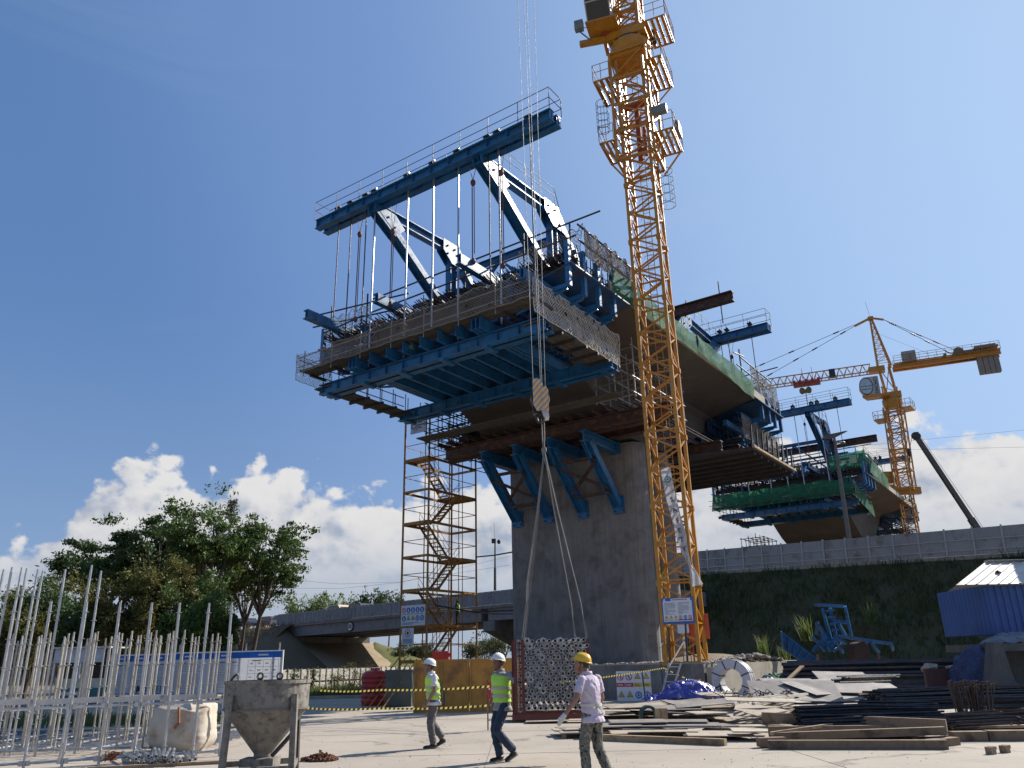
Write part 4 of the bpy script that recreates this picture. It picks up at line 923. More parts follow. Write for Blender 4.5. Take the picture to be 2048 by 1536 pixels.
def crane_upper(root,z):
    """climbing cage, platforms, slewing ring; z = height of the slewing ring underside"""
    cage(root,z-8.3,z-1.0,MW+.62)
    platform(root,-1.95,-1.12,-1.3,.9,z-7.0,[((-1.95,-1.3),(-1.95,.9)),((-1.95,-1.3),(-1.12,-1.3)),((-1.95,.9),(-1.12,.9))],'cage_platform')
    platform(root,1.12,2.2,-1.2,1.2,z-7.2,[((2.2,-1.2),(2.2,1.2)),((1.12,-1.2),(2.2,-1.2)),((1.12,1.2),(2.2,1.2))],'cage_platform')
    platform(root,-2.1,-1.12,-1.2,1.2,z-2.6,[((-2.1,-1.2),(-2.1,1.2)),((-2.1,-1.2),(-1.12,-1.2))],'upper_platform')
    platform(root,1.12,2.0,-1.4,1.5,z-2.4,[((2.0,-1.4),(2.0,1.5)),((1.12,-1.4),(2.0,-1.4)),((1.12,1.5),(2.0,1.5))],'upper_platform')
    b=MB()
    for a,c in (((-1.9,-1.2,z-7.1),(-1.05,-1.05,z-8.4)),((-1.9,.85,z-7.1),(-1.05,1.05,z-8.4)),((2.1,-1.1,z-7.3),(1.05,-1.05,z-8.6)),((2.1,1.1,z-7.3),(1.05,1.05,z-8.6)),((1.95,-1.3,z-2.5),(1.0,-.9,z-3.9)),((1.95,1.4,z-2.5),(1,.9,z-3.9)),((-2.0,-1.1,z-2.7),(-1.0,-.9,z-3.9))): b.bar(a,c,.08,.08)
    b.build('platform_strut',yel,root,world=False)
    b=MB(); ladcage(b,-1.75,-.9,z-6.,z-4.1); ladcage(b,1.15,.75,z-10.8,z-8.6,.4); b.build('ladder_cage',dark,root,world=False)
    b=MB(); b.box((1.6,-1.5,z-6.2),.8,.35,.45); b.build('control_box',mat('grey_box',(.16,.19,.18),.5),root,world=False)
    b=MB(); b.box((2.2,.2,z-6.5),.25,.8,.7); b.build('control_box',mat('grey_box',(.16,.19,.18),.5),root,world=False)
    b=MB(); b.tube((0,.2,z-7.8),(0,.2,z-4.4),.16,8); b.box((0,0,z-4.2),1.4,.3,.3); b.tube((.4,-.2,z-7.9),(.4,-.2,z-6.),.1,8); b.build('hydraulic_ram',mat('red_oxide',(.30,.06,.03),.6),root,world=False)
    b=MB(); b.lathe((0,0,0),[(0,z-.9),(.95,z-.9),(1.15,z-.5),(1.2,z-.1),(0,z-.1)],20); b.box((0,0,z-1.1),2.,2.,.35); b.build('slewing_support',yel,root,world=False)
    b=MB(); b.lathe((0,0,0),[(0,z-.1),(1.05,z-.1),(1.05,z+.15),(0,z+.15)],20); b.build('slewing_ring',dark,root,world=False)
    b=MB(); b.box((0,0,z+.4),2.3,1.9,.5); b.bar((-.2,-.6,z+.4),(-2.8,-1.0,z+.5),.3,.3); b.build('turntable',yel,root,world=False)
    b=MB(); b.tube((1.3,.6,z+.3),(1.3,.6,z+1.2),.17,8); b.tube((-1.0,.8,z+.3),(-1.0,.8,z+1.1),.15,8); b.build('slewing_motor',dark,root,world=False)
    platform(root,1.15,2.4,-1.1,1.3,z+.6,[((2.4,-1.1),(2.4,1.3)),((1.15,-1.1),(2.4,-1.1)),((1.15,1.3),(2.4,1.3))],'motor_platform')
def crane_cab(root,x,y,z,w=1.35,l=1.7,h=2.1,side=-1):
    """operator cab, front facing -x, floor at z"""
    P=[(0,0),(l*.62,0),(l*.97,h*.38),(l,h*.62),(l*.86,h),(0,h)]
    b=MB(); b.prism([(x-a,y-w/2,z+c) for a,c in P],(0,w,0)); cb=b.build('cab',mat('cab_shell',(.42,.41,.38),.5,var=.08),root,world=False)
    b=MB()
    for yy in (y-w/2-.006,y+w/2+.001): b.prism([(x-l*.42,yy,z+h*.42),(x-l*.88,yy,z+h*.46),(x-l*.90,yy,z+h*.64),(x-l*.80,yy,z+h*.92),(x-l*.42,yy,z+h*.92)],(0,.006,0))
    def fr(a0,a1):
        A=V3((x-P[a0][0],0,z+P[a0][1])); Bv=V3((x-P[a1][0],0,z+P[a1][1])); d=(Bv-A); nrm=V3((-1,0,0)) ; o=V3((-.012,0,-.004))
        b.add([A+d*.06+o+V3((0,y-w/2+.07,0)),A+d*.06+o+V3((0,y+w/2-.07,0)),A+d*.94+o+V3((0,y+w/2-.07,0)),A+d*.94+o+V3((0,y-w/2+.07,0))],[(0,1,2,3)])
    fr(1,2); fr(2,3); fr(3,4); b.build('cab_window',glass,cb,world=False)
    b=MB(); b.bbox((x-l*.7,y-w/2-.25,z-.12),(x+.5,y+w/2+.1,z-.003)); b.bar((x+.3,y,z-.15),(x+1.3,y,z-.5),.2,.25); b.build('cab_base',yel,root,world=False)
    b=MB(); yo=y+side*(w/2+.45); b.box((x-l*.75,yo,z-.3),.35,.5,.62); b.bar((x-l*.7,yo,z-.62),(x-l*.2,y+side*w/2,z-.62),.06,.06); b.tube((x-l*.6,yo,z-.1),(x-l*.3,y+side*w/2,z+.1),.02,5); b.build('air_conditioner',mat('grey_box',(.16,.19,.18),.5),root,world=False)
    return cb
CR1=thing('tower_crane','tall yellow tower crane before the bridge deck, its top cut by the frame','tower crane',(7.5,37,1.45),R(-24))
sec=[]
for k in range(11):
    z=-.05+MH*k
    s=inst(msec,'mast_section',CR1,(0,0,z)); inst(mlad,'ladder',s)
ZS=36.0-1.45
crane_upper(CR1,ZS)
n0=len(CR1.children); kids=set(CR1.children)
crane_cab(CR1,0,0,ZS+.95,1.45,1.75,2.5,1)
cw_=aty(1198,62,36.0)-V3((7.5,37,0)); ca_,sa_=math.cos(R(24)),math.sin(R(24)); cl_=(cw_.x*ca_-cw_.y*sa_,cw_.x*sa_+cw_.y*ca_)
for k_ in CR1.children:
    if k_ not in kids:
        k_.data.transform(Matrix.Translation((cl_[0],cl_[1]+.9,0))@Matrix.Rotation(R(96),4,'Z'))
        for g_ in k_.children: g_.data.transform(Matrix.Translation((cl_[0],cl_[1]+.9,0))@Matrix.Rotation(R(96),4,'Z'))
b=MB(); b.bar((-.2,-.4,ZS+.55),(cl_[0],cl_[1]+.7,ZS+.75),.25,.25); b.build('cab_arm',mat('red_oxide',(.30,.06,.03),.6),CR1,world=False)
b=MB()
for sx in(-.7,.7):
    for sy in(-.7,.7): b.bar((sx,sy,ZS+.4),(sx*.9,sy*.9,ZS+7),.16,.16,(0,1,0))
for k in range(5):
    z=ZS+1+1.2*k
    for f in range(4):
        c=[(-.68,-.68),(.68,-.68),(.68,.68),(-.68,.68)]; a,d=c[f],c[(f+1)%4]
        b.bar((a[0],a[1],z),(d[0],d[1],z),.1,.14); b.bar((a[0],a[1],z),(d[0],d[1],z+1.2),.08,.08)
b.build('tower_head',yel,CR1,world=False)
# red cabinet beside the mast foot
o=aty(1408,1248,37.6); b=MB(); b.box((o.x-.35,o.y,o.z-.2),.62,.4,1.15); b.box((o.x+.08,o.y-.1,o.z-.1),.18,.28,1.1); b.bar((o.x-.6,o.y,1.4),(o.x-.6,o.y,o.z),.06,.06,(0,1,0)); b.bar((o.x,o.y,1.4),(o.x,o.y,o.z),.06,.06,(0,1,0))
tag(b.build('electrical_cabinet',mat('red_cabinet',(.55,.08,.03),.5,var=.1)),'red orange electrical cabinet behind the foot of the yellow mast','cabinet')

# ---- flat print helpers for safety boards
def disc(c,r,X,Y,m,name,par,d=.004,n=20,ri=0):
    b=MB(); Z=X.cross(Y).normalized()
    if ri: b.lathe(c,[(ri,0),(r,0),(r,d),(ri,d),(ri,0)],n,(X,Y,Z))
    else: b.lathe(c,[(0,0),(r,0),(r,d),(0,d)],n,(X,Y,Z))
    return b.build(name,m,par)
def tri(c,r,X,Y,m,name,par,d=.004):
    b=MB(); Z=X.cross(Y).normalized(); b.prism([c+X*(r*math.cos(R(a)))+Y*(r*math.sin(R(a))) for a in (90,210,330)],Z*d); return b.build(name,m,par)
def rect(c,w,h,X,Y,m,name,par,d=.004):
    b=MB(); Z=X.cross(Y).normalized(); b.box(c,w,h,d,(X,Y,Z)); return b.build(name,m,par)
def icon(kind,c,r,X,Y,par):
    Z=X.cross(Y).normalized(); f=c+Z*.006
    if kind=='m':    # mandatory: blue disc with pale figure
        i=disc(c,r,X,Y,signblue,'icon',par); disc(f+Y*r*.3,r*.26,X,Y,whitep,'icon_mark',i,.004,12); rect(f-Y*r*.28,r*.6,r*.62,X,Y,whitep,'icon_mark',i)
    elif kind=='w':
        i=tri(c,r*1.15,X,Y,ink,'icon',par); tri(f,r*.86,X,Y,signyel,'icon_mark',i); rect(f+Z*.005-Y*r*.02,r*.16,r*.62,X,Y,ink,'icon_mark',i)
    elif kind=='p':
        i=disc(c,r,X,Y,signred,'icon',par,.004,20,r*.78); rect(f,r*1.6,r*.18,(X-Y).normalized(),(X+Y).normalized(),signred,'icon_mark',i); rect(c+Z*.001,r*.3,r*.9,X,Y,ink,'icon_mark',i)
    elif kind=='b':
        i=disc(c,r,X,Y,signblue,'icon',par,.004,20,r*.66); rect(f-Y*r*.1,r*.55,r*.6,X,Y,signblue,'icon_mark',i); disc(f+Y*r*.35,r*.2,X,Y,signblue,'icon_mark',i,.004,10)
    return i
def lines(c,w,h,n,X,Y,par,m=None,seed=1,name='print_line',lw=.55):
    r=random.Random(seed); Z=X.cross(Y).normalized(); b=MB(); dy=h/n
    for k in range(n):
        x=-w/2; yy=h/2-dy*(k+.5); L=w*(r.uniform(.75,1) if r.random()<.8 else r.uniform(.2,.6))
        while x<-w/2+L:
            ww=min(r.uniform(.02,.07)*w,-w/2+L-x); b.box(c+X*(x+ww/2)+Y*yy,ww,dy*lw,.002,(X,Y,Z)); x+=ww+w*.012
    return b.build(name,m or inkg,par)

# mast notice board, hung between the near legs
Xm=V3((math.cos(R(-24)),math.sin(R(-24)),0)); Ym=V3((0,0,1)); Zm=Xm.cross(Ym)
fc=V3((7.5,37,0))+Zm*(.75+.13)
def onplane(px,py,p0,n):
    d=ray(px,py); return CAM+d*((p0-CAM).dot(n)/d.dot(n))
tl=onplane(1326,1196,fc,Zm); br_=onplane(1386,1247,fc,Zm); cc=(tl+br_)/2; W_=1.42; H_=1.12; 
sb=thing('notice_board','blue framed white safety notice board tied to the foot of the yellow mast','sign',cc)
rect(cc,W_,H_,Xm,Ym,signblue,'board',sb,.03); pn=rect(cc+Zm*.018-Ym*.02,W_-.12,H_-.24,Xm,Ym,whitep,'panel',sb,.01)
rect(cc+Zm*.02+Ym*(H_/2-.09)+Xm*.16,W_*.62,.11,Xm,Ym,whitep,'logo_strip',sb,.01); lines(cc+Zm*.027+Ym*(H_/2-.09)+Xm*.16,W_*.55,.07,1,Xm,Ym,pn,signred,3); disc(cc+Zm*.02+Ym*(H_/2-.09)-Xm*(W_/2-.14),.05,Xm,Ym,whitep,'logo',sb)
lines(cc+Zm*.025-Xm*.33+Ym*.10,.52,.52,10,Xm,Ym,pn,inkg,5); lines(cc+Zm*.025+Xm*.30+Ym*.10,.56,.52,11,Xm,Ym,pn,inkg,6)
for k in range(6):
    c=cc+Zm*.026-Ym*.28+Xm*(-.53+.212*k); icon('wwwpbp'[k],c,.075,Xm,Ym,pn); rect(c-Ym*.115,.19,.06,Xm,Ym,(signyel,signyel,signyel,signred,signblue,signred)[k],'caption',pn)
rect(cc-Ym*.78+Xm*.15-Zm*.05,.5,.36,Xm,Ym,whitep,'small_plate',sb,.01)
# long white banner twisting down the mast face
bn=thing('safety_banner','long white vertical banner with green gear emblem and black letters twisting down the mast','banner',aty(1335,935,36))
pts=[]
for (lx,ly,rx,ry,Yd) in ((1321,940,1340,933,36.0),(1333,1000,1352,993,36.0),(1345,1040,1362,1034,35.95),(1352,1075,1372,1070,35.9),(1364,1108,1377,1106,35.9),(1377,1130,1382,1128,35.9),(1381,1150,1396,1147,35.85),(1383,1174,1406,1168,35.8)):
    pts.append((aty(lx,ly,Yd),aty(rx,ry,Yd-.06)))
def ban(u,v):
    f=u*(len(pts)-1); i=min(int(f),len(pts)-2); t=f-i; a=pts[i][0].lerp(pts[i+1][0],t); c=pts[i][1].lerp(pts[i+1][1],t); p=a.lerp(c,v); p.y+=.05*math.sin(v*7+u*9)*(.3+u)+.03*math.sin(u*30+v*5); return p
b=MB(); b.grid(ban,60,10); bc=b.build('banner_cloth',mat('banner_cloth',(.55,.55,.57),.7,var=.1,c2=(.42,.41,.4),c2a=.4,trans=.25),bn,smooth=True)
def bframe(u):
    c=ban(u,.5); X=(ban(u,.9)-ban(u,.1)).normalized(); Y=(ban(u-.03,.5)-ban(u+.03,.5)).normalized(); Y=(Y-X*Y.dot(X)).normalized(); Z=X.cross(Y)
    if Z.y>0: Z=-Z
    return c+Z*.06,X,Y
c,X,Y=bframe(.055); gmk=MB(); gz_=X.cross(Y)
gp=[]
for k in range(44): 
    a=2*math.pi*k/44; rr=.17 if (k%4)<2 else .135; gp.append(c+X*rr*math.cos(a)+Y*rr*math.sin(a))
gmk.prism(gp,gz_*.004); ge=gmk.build('gear_emblem',signgrn,bc); disc(c+gz_*.006,.095,X,Y,whitep,'emblem_disc',ge); rect(c+gz_*.012,.12,.045,X,Y,signgrn,'emblem_cross',ge); rect(c+gz_*.0125,.045,.12,X,Y,signgrn,'emblem_cross',ge)
for k,ch in enumerate('SAFETY'):
    c,X,Y=bframe(.155+.076*k); text(ch,.30,c,(X,Y),ink,'letter',bc,.003,.012)

# ---- stair tower
Mp=aty(852.5,1325,53.5); Mp.z=0; dL=V3((-.818,.575,0)); dR=V3((.575,.818,0)); W1,W2=2.34,5.3
st=thing('stair_tower','yellow scaffold stair tower with zigzag flights left of the pier','stair tower',Mp)
LV=[1.85+2.27*k for k in range(-1,7)]; ZT=17.9
def sp(a,b,z): return Mp+dL*a+dR*b+V3((0,0,z))
for a,bq in ((0,0),(W1,0),(0,W2),(W1,W2),(0,W2*.42),(W1,W2*.42)):
    m=MB(); th=.13 if bq in(0,W2) else .07; m.bar(sp(a,bq,0),sp(a,bq,ZT+ (1.5 if bq!=0 else .6)),th,th,(0,1,0)); m.build('post',yeld,st)
for bq in (W2*.62,W2*.7):
    m=MB(); m.tube(sp(0,bq,0),sp(0,bq,ZT),.03,5); m.tube(sp(W1,bq,0),sp(W1,bq,ZT),.03,5); m.build('inner_pole',yeld,st)
for i,z in enumerate(LV):
    if z<0: z=.25
    m=MB()
    for a in(0,W1): m.bar(sp(a,0,z),sp(a,W2,z),.10,.16)
    for bq in(0,W2): m.bar(sp(0,bq,z+.003),sp(W1,bq,z+.003),.10,.16)
    m.build('level_frame',yeld,st)
    e=(0,1.35) if i%2 else (W2-1.6,W2); m=MB(); m.prism([sp(.03,e[0],z+.085),sp(W1-.03,e[0],z+.085),sp(W1-.03,e[1],z+.085),sp(.03,e[1],z+.085)],V3((0,0,.05))); m.build('landing',yeld,st)
    m=MB()
    for h in (1.12,):
        for a in(0,W1): m.tube(sp(a,0,z+h),sp(a,W2,z+h),.028,5)
        for bq in(0,W2): m.tube(sp(0,bq,z+h),sp(W1,bq,z+h),.028,5)
    m.build('guard_rail',yeld,st)
    if i<len(LV)-1:
        z2=LV[i+1]; b0,b1=(1.35,W2-1.6) if i%2 else (W2-1.6,1.35); aw=(.25,1.05) if i%2 else (1.25,2.05)
        m=MB()
        for a in aw: m.bar(sp(a,b0,z+.1),sp(a,b1,z2+.1),.05,.18)
        for k in range(9):
            t=(k+.5)/9; c=sp((aw[0]+aw[1])/2,b0+(b1-b0)*t,z+.1+(z2-z)*t); m.box(c,aw[1]-aw[0],.24,.04,(dL,dR,VZ))
        for a in aw:
            for h in(.5,.95): m.tube(sp(a,b0,z+.1+h),sp(a,b1,z2+.1+h),.02,4)
            for k in range(5): t=k/4; c=sp(a,b0+(b1-b0)*t,z+.1+(z2-z)*t); m.tube(c,c+V3((0,0,.95)),.016,4)
        m.build('stair_flight',yeld,st)
XL=-dL; Zl=XL.cross(VZ)      # outward of left face is towards the camera-left
if Zl.y>0: Zl=-Zl
def facebd(px0,py0,px1,py1,off=.1):
    p0=sp(W1/2,0,0)+Zl*off; a=onplane(px0,py0,p0,Zl); b=onplane(px1,py1,p0,Zl); return (a+b)/2,abs((b-a).dot(XL)),abs(b.z-a.z)
c,w,h=facebd(803,1212,850,1250); sg=thing('safety_sign','white safety sign with blue round icons on the stair tower','sign',c)
rect(c,w,h,XL,VZ,whitep,'board',sg,.02)
for k in range(5):
    icon('pmmmm'[k],c+Zl*.014+VZ*h*.26+XL*(w*(-.38+.19*k)),h*.135,XL,VZ,sg); icon('mwwbb'[k],c+Zl*.014-VZ*h*.14+XL*(w*(-.38+.19*k)),h*.135,XL,VZ,sg)
lines(c+Zl*.014-VZ*h*.38,w*.9,h*.12,2,XL,VZ,sg,signblue,4); lines(c+Zl*.014+VZ*h*.07,w*.9,h*.05,1,XL,VZ,sg,ink,8)
c,w,h=facebd(804,1257,827,1289); sg=thing('warning_sign','small white sign with a round emblem under the tower safety sign','sign',c)
rect(c,w,h,XL,VZ,whitep,'board',sg,.02); disc(c+Zl*.014+VZ*h*.2,h*.24,XL,VZ,ink,'ring',sg,.004,20,h*.2); disc(c+Zl*.014+VZ*h*.2,h*.1,XL,VZ,signred,'figure',sg); lines(c+Zl*.014-VZ*h*.28,w*.8,h*.3,4,XL,VZ,sg,signblue,5)
c,w,h=facebd(822,838,853,862,.12); sg=thing('tower_banner','crumpled pale banner with a dark mark at the top of the stair tower','banner',c)
rect(c,w,h,XL,VZ,mat('grey_banner',(.42,.43,.47),.7),'board',sg,.02); disc(c+Zl*.014-XL*w*.3,h*.22,XL,VZ,ink,'ring',sg,.004,16,h*.15); rect(c+Zl*.014-XL*w*.05,h*.06,h*.7,(XL*.9-VZ*.3).normalized(),(VZ*.9+XL*.3).normalized(),ink,'slash',sg); lines(c+Zl*.014+XL*w*.2,w*.45,h*.5,3,XL,VZ,sg,ink,2)
for nm,lab,a,bq in (('tie_bar','thin tie bar from the stair tower to the pier at mid height',sp(0,W2,9.0),B(.2,-3.2,6.42)),('tie_bar','dark tie bar from the stair tower to the pier near the lower landing',sp(0,W2,5.1),B(.2,-3.2,3.7)),('cable','slack dark cable from the tower handrail to the pier',sp(0,1.,5.4),B(.2,-3.3,3.85))):
    m=MB(); m.line([a,a.lerp(bq,.5)-V3((0,0,.25 if nm=='cable' else .05)),bq],.05,5); tag(m.build(nm,dark),lab,'bar' if nm!='cable' else 'cable')

# ---- second tower crane with its jib, behind the fence
C2=aty(1822,1050,100.0); c2x,c2y=C2.x,C2.y; yaw2=R(-38)
CR2=thing('tower_crane','complete yellow tower crane with jib and counterweights behind the fence','tower crane',(c2x,c2y,0),0)
ZJ=aty(1772,738,100.0).z; ZS2=aty(1785,800,100).z+1.9
# its mast stands a little out of plumb towards the jib, as in the photograph
hd=aty(1783,790,100.0); lean=V3(((hd.x-c2x)/(hd.z-C2.z),0,1)); M2=Matrix(((1,0,lean.x,0),(0,1,0,0),(0,0,1,0),(0,0,0,1)))

for k in range(int(ZS2/MH)+1):
    z=ZS2-MH*(k+1); inst(msec,'mast_section',CR2,mtx=Matrix.Translation((lean.x*(z-C2.z),0,z))@Matrix.Rotation(yaw2,4,'Z'))
def c2p(x,y,z): return V3((c2x,c2y,0))+V3((lean.x*(min(z,ZS2)-C2.z),0,0))+V3((x,y,z))
ct=c2p(0,0,0); ct.z=0
Pr=gz(2003,697,ZJ); Pl=gz(1521,767,ZJ); jd=(Pr-Pl); jd.z=0; jd.normalize(); js=V3((-jd.y,jd.x,0))
J0=aty(1768,740,100.0); J0.z=ZJ
jl=(Pl-J0).dot(jd); jr=(Pr-J0).dot(jd)
def jp(a,b,z): return J0+jd*a+js*b+V3((0,0,z))
# climbing cage and platforms of the second crane
def loc2(v): 
    c,s=math.cos(yaw2),math.sin(yaw2); return c2p(v[0]*c-v[1]*s,v[0]*s+v[1]*c,v[2])
m=MB(); a=1.06
for zz in (ZS2-14.2,ZS2-11.6,ZS2-9,ZS2-6.2,ZS2-3.8):
    for f in range(4):
        c=[(-a,-a),(a,-a),(a,a),(-a,a)]; m.bar(loc2((*c[f],zz)),loc2((*c[(f+1)%4],zz)),.12,.2); m.bar(loc2((*c[f],zz)),loc2((*c[(f+1)%4],min(zz+2.6,ZS2-3))),.08,.08)
for c in [(-a,-a),(a,-a),(a,a),(-a,a)]: m.bar(loc2((*c,ZS2-14.2)),loc2((*c,ZS2-3.0)),.15,.15,(0,1,0))
m.build('climbing_cage',yel,CR2)
for (x0_,x1_,y0_,y1_,zz) in ((-2.4,-1.1,-1.2,1.2,ZS2-4.6),(1.1,2.4,-1.2,1.3,ZS2-3.6),(-2.5,-1.1,-1.2,1.2,ZS2-13.6)):
    m=MB(); q=[loc2((x0_,y0_,zz)),loc2((x1_,y0_,zz)),loc2((x1_,y1_,zz)),loc2((x0_,y1_,zz))]; m.prism(q,V3((0,0,.14))); p_=m.build('cage_platform',yel,CR2)
    m=MB()
    for k in range(4):
        rail(m,q[k]+V3((0,0,.14)),q[(k+1)%4]+V3((0,0,.14)),1.05,2,.03)
    m.build('guard_rail',yeld,p_)
m=MB(); m.box(loc2((0,0,ZS2-14.3)),3.6,.8,.9); m.box(loc2((-1.9,-.6,ZS2-12.4)),1.0,1.2,1.5); m.build('cage_beam',yel,CR2)
m=MB(); ladcage(m,0,0,0,2.6,.45); 
for v in m.v: v.xyz=loc2((2.1+v.x,.2+v.y,ZS2-8.4+v.z))
pass
# slewing part
m=MB(); m.lathe(c2p(0,0,ZS2-3.0),[(0,0),(1.1,0),(1.25,.5),(1.25,1.1),(0,1.1)],16); m.box(c2p(0,0,ZS2-1.4),2.3,2.0,.8,(jd,js,VZ))
zt=ZJ-ZS2
for sa in(-.62,.62):
    for sb_ in(-.62,.62): m.bar(c2p(0,0,ZS2-1.2)+jd*sa+js*sb_,jp(sa,sb_,.4),.17,.17,(0,1,0))
m.bar(c2p(0,0,ZS2-1.)+jd*.6-js*.6,jp(-.6,-.6,0),.1,.1); m.bar(c2p(0,0,ZS2-1.)-jd*.6-js*.6,jp(.6,-.6,0),.1,.1)
m.build('turntable',yel,CR2)
AP=aty(1741,637,100.0); 
m=MB()
for sa,sb_ in((-.7,-.6),(-.7,.6),(.95,-.6),(.95,.6)): m.bar(jp(sa,sb_,.2),AP+js*sb_*.25+jd*sa*.12,.17,.17,(0,1,0))
for k in range(1,8):
    t=k/8.5; t2=(k+1)/8.5
    for sb_ in(-.6,.6):
        A1=jp(-.7,sb_,.2).lerp(AP+js*sb_*.25-jd*.08,t); A2=jp(.95,sb_,.2).lerp(AP+js*sb_*.25+jd*.1,t); A3=jp(.95,sb_,.2).lerp(AP+js*sb_*.25+jd*.1,t2); m.bar(A1,A2,.06,.06); m.bar(A1,A3,.06,.06)
m.box(AP,.7,.6,.45,(jd,js,VZ)); m.bar(AP-jd*.2,AP-jd*2.2-V3((0,0,.75)),.2,.28); m.bar(AP+jd*.2,AP+jd*1.6-V3((0,0,.5)),.2,.24); m.tube(AP,AP+V3((-.3,0,2.6)),.02,4)
m.build('tower_top',yel,CR2)
# jib: triangular truss
m=MB(); n=26; L_=abs(jl)*1.7; hj=1.25
for sb_ in(-.62,.62): m.bar(jp(-1.1,sb_,-.25),jp(-L_,sb_,-.25),.13,.13)
m.bar(jp(-1.6,0,hj-.25),jp(-L_,0,hj-.25),.13,.13)
for k in range(n*2):
    a0=-1.6-(L_-1.6)*k/(n*2); a1=-1.6-(L_-1.6)*(k+1)/(n*2)
    for sb_ in(-.62,.62):
        p,q_=(jp(a0,0,hj-.25),jp(a1,sb_,-.25)) if k%2==0 else (jp(a0,sb_,-.25),jp(a1,0,hj-.25)); m.bar(p,q_,.06,.06)
    m.bar(jp(a0,-.62,-.25),jp(a0,.62,-.25),.05,.05)
m.build('jib',yel,CR2)
m=MB(); m.box(jp(-.9,0,0),2.0,1.4,.7,(jd,js,VZ)); m.build('jib_root',yel,CR2)
ta=(gz(1610,750,ZJ-.5)-J0).dot(jd); m=MB(); m.box(jp(ta,0,-.55),3.6,1.7,.25,(jd,js,VZ)); 
for o in (-1.6,-.8,0,.8,1.6): m.box(jp(ta+o,0,-.35),.3,1.9,.5,(jd,js,VZ))
rail(m,jp(ta+.9,-.9,-.4),jp(ta+.9,.9,-.4),1.9,1,.03); rail(m,jp(ta-.4,-.9,-.4),jp(ta-.4,.9,-.4),1.9,1,.03)
tr=m.build('trolley',mat('trolley_red',(.28,.03,.025),.6),CR2)
hb=aty(1611,781,(jp(ta,0,0)).y); m=MB()
for o in(-.35,.35): m.tube(jp(ta+o,0,-.6),hb+jd*o*.6,.02,4)
m.build('hoist_rope',rope,CR2)
m=MB(); m.ell(hb-jd*.45,.4,.35,.5); m.ell(hb+jd*.45,.4,.35,.5); m.box(hb-V3((0,0,.1)),1.1,.4,.5,(jd,js,VZ)); m.tube(hb-V3((0,0,.4)),hb-V3((0,0,2.2)),.06,6); m.build('hook_block',mat('striped_block',(.16,.13,.05),.6,var=.3),CR2)
m=MB(); m.box(jp((gz(1664,742,ZJ)-J0).dot(jd),-.4,.3),.8,.6,1.2,(jd,js,VZ)); m.build('jib_winch_box',dark,CR2)
# counter jib with walkway rails, winch, cabinet and hanging weights
m=MB(); m.ibar(jp(1.1,-.65,-.1),jp(jr,-.65,-.1),.62,.32,.06); m.ibar(jp(1.1,.65,-.1),jp(jr,.65,-.1),.62,.32,.06)
for k in range(12): m.bar(jp(1.6+(jr-2)*k/11,-.6,-.1),jp(1.6+(jr-2)*k/11,.6,-.1),.12,.3)
m.build('counter_jib',yel,CR2)
m=MB(); rail(m,jp(1.3,-1.05,.25),jp(jr,-1.05,.25),1.05,12,.028,(.35,.7,1.)); rail(m,jp(1.3,1.05,.25),jp(jr,1.05,.25),1.05,12,.028,(.35,.7,1.)); m.bar(jp(1.3,-1.05,.22),jp(jr,-1.05,.22),.3,.06); m.bar(jp(1.3,1.05,.22),jp(jr,1.05,.22),.3,.06); m.build('guard_rail',yeld,CR2)
m=MB(); m.box(jp(jr*.235,-.5,1.0),1.7,.9,1.55,(jd,js,VZ)); m.build('control_cabinet',mat('cabinet_grey',(.30,.30,.28),.6),CR2)
m=MB(); wq=jr*.66; m.lathe(jp(wq,-.7,.75),[(0,0),(.6,0),(.6,.08),(.45,.1),(.45,1.3),(.6,1.32),(.6,1.4),(0,1.4)],16,(jd,VZ,js)); m.box(jp(wq+.6,0,.55),2.2,1.2,.5,(jd,js,VZ)); m.tube(jp(wq-1.6,-.5,.55),jp(wq-1.6,.5,.55),.22,10); m.build('hoist_winch',mat('winch_grey',(.17,.14,.11),.6),CR2)
for k in range(4):
    m=MB(); a=jr-2.75+.62*k; m.prism([jp(a,-.45,1.25),jp(a,.45,1.25),jp(a,.45,-2.6),jp(a,-.45,-2.6)],jd*.56); m.build('counterweight',mat('weight_concrete',(.24,.215,.19),.85,var=.12),CR2)
m=MB(); m.box(jp(jr-1.5,0,.85),2.8,1.5,.2,(jd,js,VZ)); m.build('weight_yoke',mat('weight_box',(.26,.17,.09),.7),CR2)
m=MB()
def tie(a,b,r=.035):
    m.tube(a,b,r,5)
    for t in (.12,.42,.62,.9): c=a.lerp(b,t); d=(b-a).normalized(); m.tube(c-d*.4,c+d*.4,r*2.6,6)
tie(AP-jd*2.2-V3((0,0,.75)),jp((gz(1517,745,ZJ+hj)-J0).dot(jd),0,hj-.2)); tie(AP-jd*2.2-V3((0,0,.55)),jp(-L_*.86,0,hj-.2))
tie(AP+jd*1.6-V3((0,0,.5)),jp(jr*.63,-.6,.2)); tie(AP+jd*1.6-V3((0,0,.5)),jp(jr*.76,.6,.2)); m.tube(AP.lerp(jp(1,0,0),.3),jp(jr*.42,0,1.2),.014,4)
m.build('tie_bar',dark,CR2)
